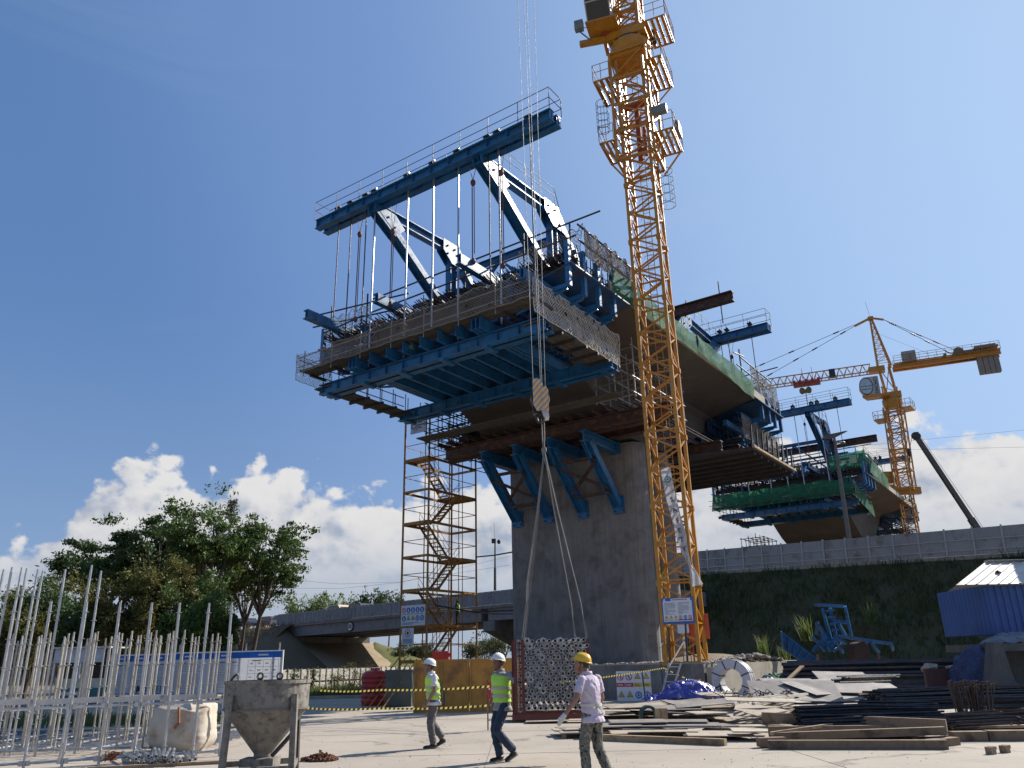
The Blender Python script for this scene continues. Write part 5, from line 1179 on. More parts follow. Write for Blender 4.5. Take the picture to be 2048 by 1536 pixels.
# cab of the second crane: panel side with lettering, round-arched glass nose
c0=aty(1762,787,98.6); s_=-jd; sw=js if js.y<0 else -js; 
P=[(0,0),(1.55,0),(2.15,.4),(2.5,1.2),(2.35,2.0),(1.75,2.55),(0,2.55)]
m=MB(); m.prism([c0+s_*a+VZ*c for a,c in P],-sw*1.5); cb=m.build('cab',mat('cab_shell',(.42,.41,.38),.5,var=.08),CR2)
m=MB(); cw=c0+s_*1.62+VZ*1.28+sw*.004; m.lathe(cw,[(0,0),(.78,0),(.78,.01),(0,.01)],24,(s_,VZ*1.42,sw)); wd_=m.build('cab_window',mat('pale_glass',(.42,.50,.52),.15,spec=.8),cb)
m=MB(); m.lathe(cw+sw*.004,[(.78,0),(.86,0),(.86,.03),(.78,.03),(.78,0)],24,(s_,VZ*1.42,sw)); m.bar(cw-s_*.75+sw*.02,cw+s_*.75+sw*.02,.03,.06); m.bar(cw-s_*.6-VZ*.42+sw*.02,cw+s_*.6-VZ*.42+sw*.02,.03,.06); m.build('window_frame',dark,wd_)
m=MB(); m.prism([c0+s_*2.3-VZ*.003+sw*.1,c0-s_*1.+sw*.1-VZ*.003,c0-s_*1.-sw*1.6-VZ*.003,c0+s_*1.7-sw*1.6-VZ*.003],V3((0,0,-.3))); m.build('cab_base',yel,CR2)
text('CHONG',.62,c0+s_*.42+VZ*1.25+sw*.012,(-VZ,-s_),ink,'lettering',cb,.004,.02)

# ---- telescopic boom of a mobile crane behind the fence
bt=aty(1832,872,84); bb=aty(1947,1046,84); bd=(bb-bt).normalized(); bb2=bb+bd*16
mc=thing('mobile_crane','dark telescopic boom of a mobile crane rising behind the fence','mobile crane',bb2)
for a,c,w in ((0,.42,.40),(.38,.75,.52),(.7,1.0,.64)):
    m=MB(); m.bar(bt.lerp(bb2,a),bt.lerp(bb2,c),w,w*1.15); m.build('boom_section',mat('boom_grey',(.085,.075,.07),.5),mc)
m=MB(); m.box(bt,.5,.5,.8); m.tube(bt-V3((.4,0,0)),bt+V3((.4,0,0)),.3,10); m.tube(bt-V3((.5,0,.2)),aty(1818,902,84),.03,4); m.tube(bt+V3((.25,0,.5)),bt.lerp(bb2,.6)+V3((.5,0,.6)),.02,4); h_=aty(1818,905,84); m.ell(h_,.2,.2,.5); m.line([h_-V3((0,0,.5)),h_-V3((.15,0,.9)),h_-V3((0,0,1.1)),h_-V3((-.15,0,.95))],.06,5)
m.build('boom_head',dark,mc)
m=MB(); m.box(bb2+V3((1,0,-.8)),5,2.6,1.6); m.build('carrier',dark,mc)

# street lamp and power lines
lb=aty(1697,1069,79); lt=aty(1668,873,79); lp=thing('street_lamp','tall leaning street lamp with broad lamp heads in front of the farther deck','street lamp',lb)
m=MB(); m.line([lb-V3((0,0,.5)),lb.lerp(lt,.5),lt],.1,8,[.26,.22,.14]); m.build('pole',mat('lamp_pole',(.15,.13,.11),.5),lp)
m=MB(); m.prism([lt+V3((-1.3,-.12,-.25)),lt+V3((-.9,-.12,.15)),lt+V3((1.2,-.12,.55)),lt+V3((1.5,-.12,.55)),lt+V3((.2,-.12,-.05)),lt+V3((-.6,-.12,-.3))],V3((0,.5,0))); m.build('lamp_head',mat('lamp_head',(.10,.08,.07),.5),lp)
l2=aty(1682,886,83); m=MB(); m.ell(l2,.55,.4,.18); m.tube(lt-V3((0,0,.9)),l2,.04,5); m.build('lamp_bowl',mat('lamp_bowl',(.3,.28,.27),.5),lp)
cp=aty(990,1181,92); cpt=aty(990,1082,92); cpole=thing('camera_pole','slim dark camera pole with antenna standing on the overpass','camera pole',cp)
m=MB(); m.line([cp,cp.lerp(cpt,.45)],.13,6,[.16,.14]); m.line([cp.lerp(cpt,.45),cpt],.08,6,[.10,.08]); m.tube(cpt,aty(988,1045,92),.02,4); m.build('pole',dark,cpole)
m=MB(); m.box(cpt-V3((.15,0,0)),.5,.4,.5); m.ell(cpt+V3((.45,0,-.1)),.22,.22,.28); m.build('camera_head',dark,cpole)
def wire(lab,pts,r):
    P=[aty(*p) for p in pts]; m=MB(); L=[]
    for i in range(len(P)-1):
        for k in range(8): L.append(P[i].lerp(P[i+1],k/8))
    L.append(P[-1]); m.line(L,r,4); tag(m.build('power_line',dark),lab,'cable')
wire('upper power line sagging across the left sky to the stair tower',[(470,1128,120),(560,1158,120),(680,1168,120),(800,1164,120),(1020,1130,120)],.02)
wire('lower power line sagging across the left sky to the stair tower',[(470,1172,125),(560,1176,125),(680,1177,125),(800,1165,125),(1020,1112,125)],.02)
wire('upper power line in the right sky beyond the second crane',[(1640,900,130),(1840,880,130),(2100,855,130)],.02)
wire('lower power line in the right sky beyond the second crane',[(1640,893,135),(1840,899,135),(2100,893,135)],.02)
# cars on the overpass
def car(name,label,c,dx,dy,m,L_=4.4,W_=1.8,h=1.5,grp='vehicles on the overpass'):
    root=thing(name,label,'car',c,0,grp); X=V3((dx,dy,0)).normalized(); Y=V3((-X.y,X.x,0)); c=V3(c)
    def p(a,b_,z): return c+X*a+Y*b_+VZ*z
    prof=[(-L_/2,.35),(L_/2,.35),(L_/2,.75),(L_*.28,.92),(L_*.12,h),(-L_*.3,h),(-L_*.46,.95),(-L_/2,.85)]
    b=MB(); b.prism([p(a,-W_/2,z) for a,z in prof],Y*W_); b.build('body',m,root)
    b=MB()
    for s in(-1,1): b.prism([p(a,s*(W_/2+.004) if s>0 else -W_/2-.012,z) for a,z in ((L_*.24,.93),(L_*.11,h-.08),(-L_*.28,h-.08),(-L_*.42,.95))],Y*.008)
    b.add([p(L_*.277,-W_*.42,.95),p(L_*.277,W_*.42,.95),p(L_*.127,W_*.42,h-.04),p(L_*.127,-W_*.42,h-.04)],[(0,1,2,3)]); b.build('window',glass,root)
    for a in(-L_*.31,L_*.31):
        for s in(-1,1):
            b=MB(); b.lathe(p(a,s*(W_/2-.1),.34),[(0,-.11),(.34,-.11),(.34,.11),(0,.11)],14,(X,VZ,Y)); b.build('wheel',blk,root)
def ovp(px,py,Yd): return aty(px,py,Yd)
dkz=-1.15
for px,Yd,m_,lab,hh in ((497,121,mat('car_dark',(.03,.03,.04),.25),'dark parked car at the left end of the overpass road',1.5),(545,119,mat('car_red',(.10,.02,.025),.3),'dark red car on the overpass road behind the parapet end',1.55),(570,117,mat('car_silver',(.5,.52,.52),.25),'bright silver car nearest the parapet end on the overpass',1.6)):
    c=aty(px,1238,Yd); c.z=PA.z-1.5+.25; car('parked_car',lab,c,PN.x,PN.y,m_,h=hh)
for px,py,Yd,m_,lab in ((681,1212,108,mat('van_tan',(.55,.42,.28),.5),'tan roofed van passing behind the parapet'),(724,1209,106,mat('car_navy',(.05,.06,.09),.25),'dark car roof showing over the parapet near the sparse tree')):
    c=aty(px,py,Yd); c.z-=1.5; car('passing_car',lab,c,PN.x,PN.y,m_,h=1.62)
# ================================================================= YARD
ZP=1.45
cr0=gz(1414,1400); cr0.z=0
m=MB(); a=cr0; b_=cr0-VT*16; c_=b_+VS*24; d_=cr0+VS*11.6; e_=d_-VT*3+VS*12
m.prism([a,b_,c_,e_,d_],V3((0,0,ZP)))
pc=m.build('foundation_block',conc); tag(pc,'big concrete foundation block with a sunlit right flank under pier and crane','foundation')
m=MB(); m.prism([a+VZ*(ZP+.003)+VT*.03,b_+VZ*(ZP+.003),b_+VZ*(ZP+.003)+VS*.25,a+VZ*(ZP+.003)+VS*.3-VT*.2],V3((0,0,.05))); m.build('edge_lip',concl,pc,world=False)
m=MB(); m.prism([a+VT*.004+VS*.9,d_+VT*.004,d_+VT*.06,a+VT*.06+VS*.9],V3((0,0,ZP-.02))); m.build('sunlit_flank',concl,pc,world=False)  # pale overlay; the flank's sunlight is put into its colour
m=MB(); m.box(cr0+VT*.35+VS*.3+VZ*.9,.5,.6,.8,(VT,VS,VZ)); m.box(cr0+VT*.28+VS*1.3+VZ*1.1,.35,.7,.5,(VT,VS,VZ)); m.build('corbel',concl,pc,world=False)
# rubble and gravel on the block
m=MB(); r=random.Random(4)
def rock(mb,p,s,r):
    b0=len(mb.v); mb.ell(p,s*r.uniform(.7,1.3),s*r.uniform(.7,1.3),s*r.uniform(.4,.8),6,4)
    for v in mb.v[b0:]: v+=V3((r.gauss(0,.16),r.gauss(0,.16),r.gauss(0,.12)))*s
for k in range(900):
    s=r.uniform(.3,11); t=-r.uniform(.1,7)*r.random(); p=cr0+VS*s+VT*t; h=ZP+.32*max(0,1-abs(s-7)/4.5)*max(0,1+t/4); rock(m,p+VZ*(h+.02),r.uniform(.05,.16),r)
tag(m.build('rubble',mat('rubble_grey',(.27,.25,.22),.9,var=.35,vs=2.,bump=.2)),kind='stuff')
def hump(u,v):
    p=cr0+VS*(2.5+9*u)-VT*(.2+5*v); p.z=ZP+.45*math.sin(u*math.pi)*math.sin(min(1,v*1.2)*math.pi*.9)+mnoise.noise(p*1.5)*.06; return p
m=MB(); m.grid(hump,20,12); tag(m.build('rubble_mound',dirt,smooth=True),kind='structure')
for i,(px,py,Yd,h) in enumerate(((1527,1300,44,1.2),(1568,1308,45,.9),(1583,1300,46,.8))):
    weed('weed_clump',('tall pale weed growing from the rubble on the foundation block','low green weed by the end of the foundation block','weed clump beside the blue ribbed panel')[i],aty(px,py,Yd)-V3((0,0,.3)),55,h,70+i,wp,'weeds on the rubble',.9)
# scattered gravel and dust bits over the yard
m=MB()
for k in range(1500):
    yy=r.uniform(9,34); xx=r.uniform(-9,11)*(yy/22); dn=mnoise.noise(V3((xx,yy,0))*.4)
    if dn<.02 and r.random()<.8: continue
    rock(m,V3((xx,yy,.007)),r.uniform(.004,.013)*(1.6 if r.random()<.06 else 1),r)
tag(m.build('gravel',mat('gravel_bits',(.24,.215,.185),.9,var=.4)),kind='stuff')

# ---- orange hoarding in front of the stair tower
A1=gz(826,1426); B1=gz(1052,1422); hd_=(B1-A1).normalized(); hn=V3((hd_.y,-hd_.x,0)); hl=(B1-A1).length
ho=thing('steel_hoarding','wide orange painted steel panel wall behind the walking workers','wall',A1)
for k in range(2):
    w_=hl/2; m=MB(); p0=A1+hd_*(w_*k+.01); m.prism([p0,p0+hd_*(w_-.02),p0+hd_*(w_-.02)+VZ*1.82,p0+VZ*1.82],-hn*.06)
    for zz in (.02,1.78): m.bar(p0+hn*.02+VZ*zz,p0+hd_*(w_-.02)+hn*.02+VZ*zz,.05,.07)
    for q in (.02,.5,.98): m.bar(p0+hd_*(w_-.02)*q+hn*.02,p0+hd_*(w_-.02)*q+hn*.02+VZ*1.8,.05,.06,(0,1,0))
    m.build('steel_panel',orange,ho)
o=aty(882,1309,33); m=MB(); m.box(V3((o.x,o.y,1.6)),.62,.6,1.1); m.box(V3((o.x+.3,o.y-.31,2.0)),.25,.02,.15); tag(m.build('generator',redp),'red machine showing above the orange hoarding behind the first worker','machine')
# water tank, green box, leaning pipes
t0=gz(748,1411); tk=thing('water_tank','red ribbed plastic water tank beside the grey green box','tank',t0)
m=MB(); pr=[(0,0),(.56,0)]
for k in range(6): z=.12+.2*k; pr+=[(.56,z),(.60,z+.05),(.60,z+.12),(.56,z+.17)]
pr+=[(.5,1.38),(.32,1.46),(0,1.47)]; m.lathe(t0,pr,24); m.build('tank_body',redp,tk,smooth=True)
m=MB(); m.lathe(t0+VZ*1.47,[(0,0),(.22,0),(.22,.1),(0,.1)],16); m.build('tank_lid',redp,tk)
t1=gz(799,1413); m=MB(); m.box(t1+VZ*.72,1.12,1.0,1.4); m.box(t1+VZ*1.45,1.2,1.08,.06); 
for k in range(3): m.bar(t1+V3((-.56,-.51,.35+.4*k)),t1+V3((.56,-.51,.35+.4*k)),.03,.05)
tag(m.build('storage_box',mat('green_grey_paint',(.055,.075,.072),.6,var=.2,vs=1.5)),'dark green grey steel box between the red tank and the orange hoarding','box')
for i,(x0_,x1_) in enumerate(((733,800),(745,812),(760,822),(772,834))):
    a=gz(x0_,1412+i); a.y-=1.; a.z=0; b=aty(x1_,1313+2*i,36.5); m=MB(); m.tube(a,b,.028,6); tag(m.build('leaning_pipe',yeld),'yellowish pipe leaning over the red tank, '+('leftmost of four','second from left','third from left','rightmost of four')[i],'pipe',"pipes leaning at the tower foot")
# ---- barrier tapes
tapey=mat('tape_yellow',(.76,.62,.14),.5,trans=.2); tapek=mat('tape_black',(.02,.02,.02),.5)
def tape(lab,pts,step=.085,w=.052):
    m=MB(); L=[]
    for i in range(len(pts)-1):
        n=max(2,int((pts[i+1]-pts[i]).length/step))
        for k in range(n): 
            p=pts[i].lerp(pts[i+1],k/n); p=p-VZ*(.035*math.sin(math.pi*k/n)); L.append(p)
    L.append(pts[-1])
    for i in range(len(L)-1):
        m.cur=i%2; a,b=L[i],L[i+1]; s=V3((0,.004,0)); sl=(b-a)*.30
        m.add([a-VZ*w/2,b-VZ*w/2,b+VZ*w/2+sl,a+VZ*w/2+sl],[(0,1,2,3)])
    return tag(m.build('barrier_tape',[tapey,tapek]),lab,'barrier tape',"warning tapes")
tape('upper yellow and black warning tape strung across the orange hoarding',[aty(640,1381,25.5),aty(760,1380,24),aty(978,1373,21.6)])
tape('lower yellow and black warning tape strung across the orange hoarding',[aty(606,1416,25.5),aty(760,1417,24),aty(978,1411,21.6)])
tape('yellow warning tape running from behind the third worker to a dark pole',[aty(1080,1370,27),aty(1328,1336,33.6)],.09,.05)
tape('short yellow warning tape sloping from the dark pole to the yellow trestle',[aty(1328,1336,33.6),aty(1404,1369,33.3)],.12,.05)
s0=gz(976,1461); sd_=thing('sign_stand','small red and white notice on a thin black stand behind the second worker','sign',s0)
s1=aty(988,1384,s0.y); m=MB(); m.tube(s0,V3((s0.x,s0.y,s1.z+.3)),.018,6); m.tube(s0+V3((.35,.1,0)),V3((s0.x+.3,s0.y+.05,s1.z+.3)),.015,6); m.tube(s0+V3((0,0,.25)),s0+V3((.34,.09,.25)),.014,5); m.build('stand',dark,sd_)
X_=V3((1,0,0)); c=V3((s0.x+.16,s0.y-.03,s1.z)); rect(c,.33,.52,X_,VZ,signred,'board',sd_,.015); rect(c+V3((.04,-.01,.04)),.2,.34,X_,VZ,whitep,'paper',sd_); disc(c+V3((-.11,-.012,.08)),.025,X_,VZ,whitep,'mark',sd_); rect(c+V3((0,-.012,-.2)),.24,.05,X_,VZ,whitep,'caption',sd_)

# ---- hanging bundle of scaffold standards, slings, hook block, hoist ropes
YB=14.0
bc_=aty(1112,1348,YB); bw,bh=1.13,1.16
bun=thing('scaffold_bundle','hanging bundle of galvanised scaffold standards seen end-on, slung from the hook','scaffold bundle',bc_)
bz=MB(); bz.tube((0,0,0),(0,1.0,0),.031,12,cap=False); 
hole=[]; n=12
vs=[]; 
for rr,yy in ((.031,0),(.024,0),(.024,.5)):
    for k in range(n): vs.append((rr*math.cos(2*math.pi*k/n),yy,rr*math.sin(2*math.pi*k/n)))
bz.add(vs,[(k,(k+1)%n,n+(k+1)%n,n+k) for k in range(n)]+[(n+k,n+(k+1)%n,2*n+(k+1)%n,2*n+k) for k in range(n)]+[tuple(range(2*n,3*n))])
ros=MB()
def rosette(mb,y,r=.062):
    pts=[]
    for k in range(24):
        a=2*math.pi*k/24; rr=r if k%6<4 else r*.86; pts.append((rr*math.cos(a),rr*math.sin(a)))
    P=[V3((x,y,z)) for x,z in pts]; q=[V3((.033*math.cos(2*math.pi*k/24),y,.033*math.sin(2*math.pi*k/24))) for k in range(24)]
    P2=[p+V3((0,.009,0)) for p in P]; q2=[p+V3((0,.009,0)) for p in q]
    N_=24; fs=[]
    for k in range(N_):
        j=(k+1)%N_
        if k%3!=1: fs+=[(k,j,N_+j,N_+k),(2*N_+k,3*N_+k,3*N_+j,2*N_+j)]
        fs+=[(k,2*N_+k,2*N_+j,j)]
    mb.add(P+q+P2+q2,fs)
bpl=meshof(bz,galv)
for y_ in (.18,.68): rosette(bz,y_)
bz2=meshof(bz,galv)
r=random.Random(8); rows=13
for i in range(rows):
    for j in range(11+(i%2)):
        x=-bw/2+.05+(j+(0 if i%2 else .5))*.096+r.uniform(-.012,.012); z=bh/2-.045-i*.0885+r.uniform(-.006,.006)
        inst(bz2 if (i*2+j)%3==0 else bpl,'standard_pipe',bun,(x,r.uniform(-.05,.05)+(.11 if (i+j)%2 else 0),z),(0,r.uniform(0,6.28),0))
mar=mat('maroon_steel',(.10,.02,.018),.55,var=.2,vs=3.)
for x,y_ in ((-.68,-.06),(-.555,-.06),(-.72,.9),(-.585,.9),(.60,.5)): m=MB(); m.bar((x,y_,-bh/2-.03),(x,y_,bh/2-.02),.055,.07,(0,1,0)); m.build('carrying_post',mar,bun,world=False)
for y_ in (-.06,.9): m=MB(); m.bar((-.75,y_,-bh/2-.07),(.62,y_,-bh/2-.07),.10,.08); m.build('carrying_beam',mar,bun,world=False)
ro=MB()
for k in range(11): rosette(ro,0)
m=MB(); 
for k in range(11):
    b0=len(m.v); rosette(m,0,.066)
    for v in m.v[b0:]: v+=V3((-.617,.02,bh/2-.08-.103*k))
m.build('outer_rosettes',galv,bun,world=False)
hk=aty(1080,797,YB); hk2=aty(1090,890,YB)
hb2=thing('hook_block','orange and grey striped crane hook block hanging in front of the bridge','hook block',hk)
def cheek(x0_,z0_,w_,h_,y,lowcut):
    return [V3((x0_,y,z0_+h_*.18)),V3((x0_+w_*.35,y,z0_-lowcut)),V3((x0_+w_,y,z0_)),V3((x0_+w_,y,z0_+h_*.82)),V3((x0_+w_*.72,y,z0_+h_*.95)),V3((x0_+w_*.5,y,z0_+h_)),V3((x0_+w_*.12,y,z0_+h_*.97)),V3((x0_,y,z0_+h_*.9))]
orp=mat('block_orange',(.72,.42,.16),.5,var=.08); gyp=mat('block_grey',(.25,.28,.33),.5,var=.08)
u=1/109.
def clipstripe(poly,k0,k1):
    # keep the part of the outline between two slanted lines
    def cut(P,f):
        out=[]
        for i in range(len(P)):
            a,b=P[i],P[(i+1)%len(P)]; fa,fb=f(a),f(b)
            if fa>=0: out.append(a)
            if fa*fb<0: out.append(a.lerp(b,fa/(fa-fb)))
        return out
    g=lambda p:(p.z-p.x*1.25)
    P=cut(poly,lambda p:g(p)-k0); 
    return cut(P,lambda p:k1-g(p)) if len(P)>2 else []
for nm,px0,pz0,w_,h_,yy in (('cheek_plate',1067,834,21,74,-.14),('cheek_plate',1087,838,11,58,-.20)):
    o=aty(px0,pz0,YB); x0_=o.x-hk.x; z0_=o.z-hk.z+.10
    poly=cheek(x0_,z0_,w_*u,h_*u*.92,yy,0.02)
    m=MB(); m.prism(poly,V3((0,.03,0)))
    ck=m.build(nm,gyp,hb2,world=False)
    m=MB(); po=[p+V3((0,-.004,0)) for p in poly]; lo=min(p.z-p.x*1.25 for p in po); kk=0
    while lo+kk*.125<max(p.z-p.x*1.25 for p in po):
        q=clipstripe(po,lo+kk*.125,lo+kk*.125+.07)
        if len(q)>2: m.prism(q,V3((0,.003,0)))
        kk+=1
    m.build('stripe',orp,ck,world=False)
m=MB(); m.lathe((0,.06,0),[(0,-.16),(.17,-.16),(.19,0),(.17,.16),(0,.16)],18,(V3((1,0,0)),VZ,V3((0,1,0)))); m.box((-.08,.12,.0),.12,.2,.55); m.build('sheave',blk,hb2,world=False)
m=MB(); o=aty(1090,826,YB)-hk; m.prism([o+V3((-.06,-.17,.06)),o+V3((.05,-.17,.05)),o+V3((.07,-.17,-.12)),o+V3((-.0,-.17,-.13))],V3((0,.25,0))); m.build('lower_cheek',mat('block_pale',(.5,.5,.5),.45),hb2,world=False)
m=MB(); o=aty(1079,833,YB)-hk; m.line([o+V3((.02,.05,.1)),o+V3((-.06,.05,0)),o+V3((-.03,.05,-.09)),o+V3((.05,.05,-.08)),o+V3((.07,.05,-.01))],.03,7); m.build('hook',blk,hb2,world=False)
m=MB()
for (xt,xb,yb) in ((1032,1066,762),(1044,1081,770),(1050,1085,800),(1066,1091,798)): m.tube(aty(xt,-90,YB),aty(xb,yb,YB),.0055,5)
tag(m.build('hoist_rope',rope),'four thin hoist ropes running up from the striped hook block','rope')
m=MB()
for a_,b_2 in (((1083,838),(1085,882)),((1088,838),(1089,875)),((1085,882),(1088,905)),((1089,875),(1088,905))): m.tube(aty(*a_,YB),aty(*b_2,YB),.012,5)
tops=aty(1088,900,YB)
m.ell(tops,.05,.03,.07)
for sgn,(px,py,yo) in enumerate(((1044,1273,0),(1048,1273,.9),(1155,1272,.9),(1172,1272,0))):
    e=aty(px,py,YB); e.y+=yo*.8; e.z=bc_.z+bh/2+.02
    mid=tops.lerp(e,.72)+V3(((-.03 if sgn<2 else .03),0,.0)); m.line([tops,tops.lerp(e,.35),mid,mid.lerp(e,.4)+V3((.02,0,0)),e],.010,5)
    m.line([tops+V3((.02,.02,0)),tops.lerp(e,.5)+V3((.03,.02,0)),e+V3((.03,0,0))],.007,4); m.ell(e,.02,.02,.05)
m.line([aty(1084,905,YB),aty(1092,930,YB),aty(1089,915,YB)],.012,4)
tag(m.build('sling',mat('sling_wire',(.17,.165,.155),.7)),'wire slings spreading from the hook to the corners of the bundle','sling')

# ---- left: scaffold store
def standard(h,r=.024,step=.5,z0=.25):
    b=MB(); b.tube((0,0,0),(0,0,h),r,8); b.tube((0,0,h-.12),(0,0,h+.1),r*.8,8)
    z=z0
    while z<h-.05:
        b.lathe((0,0,z),[(r,0),(.058,0),(.058,.009),(r,.009)],10); z+=step
    return meshof(b,galv)
F0=gz(-90,1548); F1=gz(455,1512); fd=(F1-F0); 
fr=thing('scaffold_row','nearest row of tall galvanised standards joined by two horizontal rails, left foreground','scaffold',F0)
sm=standard(2.85,.027)
def footat(px,py,line0,dirv):
    """point of the row's line under the pixel column at the given picture height"""
    d=ray(px,py); n=V3((-dirv.y,dirv.x,0)); t=(line0-CAM).dot(n)/d.dot(n); p=CAM+d*t; p.z=0; return p
feet=[footat(px,1400,F0,fd.normalized()) for px in (-75,-3,70,144,215,281,340,396,449)]
r=random.Random(12)
for p in feet: inst(sm,'standard',fr,p-F0,(R(r.uniform(-.6,.6)),R(r.uniform(-.6,.6)),r.uniform(0,6)))
for zz,nm in ((1.03,'ledger'),(.10,'ledger')):
    for i in range(len(feet)-1):
        m=MB(); a,b=feet[i],feet[i+1]; d=(b-a).normalized(); m.tube(a+d*.08+VZ*zz,b-d*.08+VZ*zz,.024,8); 
        for e,s in ((a+d*.06,1),(b-d*.06,-1)): m.box(e+VZ*zz,.07,.04,.09,(d,d.cross(VZ),VZ))
        m.build(nm,galv,fr)
d=fd.normalized(); nn_=V3((d.y,-d.x,0)); 
if nn_.y>0: nn_=-nn_
for i,(s,e,zz) in enumerate(((0,.22,1.13),(.21,.48,1.12),(.46,.72,1.12),(.70,.93,1.12))):
    a=F0.lerp(F1,s)-nn_*.10+VZ*zz; b=F0.lerp(F1,e)-nn_*.10+VZ*(zz+.02); m=MB(); m.bar(a,b,.05,.10); m.build('steel_plank',galv,fr)
rb=thing('scaffold_rack','row of the tallest standards rising highest at the left edge','scaffold',F0+V3((0,2.5,0)))
sm4=standard(3.75,.026)
for px,py in ((20,1150),(45,1146),(54,1157),(76,1142),(82,1165),(129,1156),(176,1158),(203,1152),(2,1165)):
    p=aty(px,py,17.5+r.uniform(-.3,.8)); h=p.z; p.z=h-3.8; b0=p.copy(); b0.z=0; inst(sm4,'standard',rb,V3((p.x,p.y,max(-.02,p.z)))-ORG[rb.name],(R(r.uniform(-.8,.8)),R(r.uniform(-.8,.8)),0))
for zz in (.12,1.05): 
    m=MB(); m.tube(V3((-11.5,17.8,zz)),V3((-8.3,18.2,zz)),.024,8); m.build('ledger',galv,rb)
rc=thing('scaffold_rack','dense field of shorter dusty standards stored upright behind the front row','scaffold',V3((-10,19,0)))
sm2=standard(2.35,.025); sm2.materials.clear(); sm2.materials.append(mat('dusty_galv',(.47,.45,.41),.45,metal=.6,var=.15,vs=4.,c2=(.33,.29,.24),c2a=.4))
cnt=0
for row in range(9):
    yy=18.4+.52*row; x0_=-15.0
    for k in range(15):
        x=x0_+k*.62+r.uniform(-.1,.1)+ (row%2)*.25
        if x>-6.9-.02*row or r.random()<.16: continue
        if x>-8.4 and row<3 and r.random()<.6: continue
        inst(sm2,'standard',rc,V3((x,yy+r.uniform(-.1,.1),.05))-V3((-10,19,0)),(R(r.uniform(-1,1)),R(r.uniform(-1,1)),0)); cnt+=1
    m=MB(); m.tube((x0_,yy,.07),(-6.8,yy+.2,.07),.024,6); m.build('base_rail',galv,rc)
for k in range(7):
    m=MB(); x=x0_+1.2*k; m.tube((x,17.9,.12),(x+.15,23,.12),.024,6); m.build('base_rail',galv,rc)
pl_=thing('standard_stack','low stack of lying galvanised standards with open pipe ends, at the bottom left','pipe stack',gz(330,1533))
o=gz(330,1533); dd=(V3((-1,-.28,0))).normalized()
stm=MB(); stm.tube((0,0,0),(0,1.7,0),.027,10,cap=False); vs=[]
for rr,yy in ((.027,0),(.021,0),(.021,.3)):
    for k in range(10): vs.append((rr*math.cos(2*math.pi*k/10),yy,rr*math.sin(2*math.pi*k/10)))
stm.add(vs,[(k,(k+1)%10,10+(k+1)%10,10+k) for k in range(10)]+[(10+k,10+(k+1)%10,20+(k+1)%10,20+k) for k in range(10)]+[tuple(range(20,30))]); rosette(stm,.22,.058); rosette(stm,.72,.058); stme=meshof(stm,galv)
for k in range(22):
    inst(stme,'pipe',pl_,V3((-.55+.085*(k%13)+r.uniform(-.02,.02),r.uniform(-.15,.15),.07+.075*(k//13)+r.uniform(0,.03))),(0,r.uniform(0,6),R(r.uniform(20,34))))
m=MB(); m.bar(o+V3((-1.2,-.4,.03)),o+V3((1.0,.2,.03)),.09,.06); m.build('bearer',timberd,pl_)
m=MB()
for k in range(8): m.line([o+V3((-.95,-.1,.12))+V3((r.gauss(0,.08),r.gauss(0,.06),r.uniform(0,.16))) for _ in range(5)],.012,4)
tag(m.build('wire_tangle',rust),'rusty tangle of wire lying on the stacked standards','wire')

# bulk bag, slogan boards, kiosk
bg=gz(362,1502); bgt=thing('bulk_bag','dirty white bulk bag standing behind the scaffold standards','bag',bg)
m=MB()
def bag(u,v):
    a=2*math.pi*u; sq=lambda t:math.copysign(abs(t)**.5,t); rr=.60*(1+.05*math.sin(v*5))*(1 if v<.85 else 1-.5*(v-.85)/.15); rr*=(.86+.14*min(1,v*5))
    p=V3((sq(math.cos(a))*rr,sq(math.sin(a))*rr*.9,1.0*v)); n=mnoise.noise(p*3+V3((4,2,1)))*.06+mnoise.noise(V3((p.x*2,p.y*2,p.z*14)))*.025; return bg+p*(1+n)+V3((0,0,.05*math.sin(a*2)*v))
m.grid(bag,40,26); m.add([bag(k/20,1) for k in range(20)],[tuple(range(20))]); m.build('sack',mat('bag_fabric',(.50,.45,.38),.85,var=.15,vs=2.,c2=(.30,.23,.16),c2a=.45,c2s=2.,bump=.35,bs=9),bgt,smooth=True)
m=MB()
for sx in(-.4,.4): m.line([bg+V3((sx,-.35,.95)),bg+V3((sx*.8,-.2,1.12)),bg+V3((sx*.6,.2,1.05))],.03,5)
m.line([bg+V3((.1,-.62,.9)),bg+V3((.15,-.66,.6)),bg+V3((.05,-.62,.5))],.03,5); m.build('lifting_loop',mat('loop_brown',(.25,.10,.04),.8),bgt)
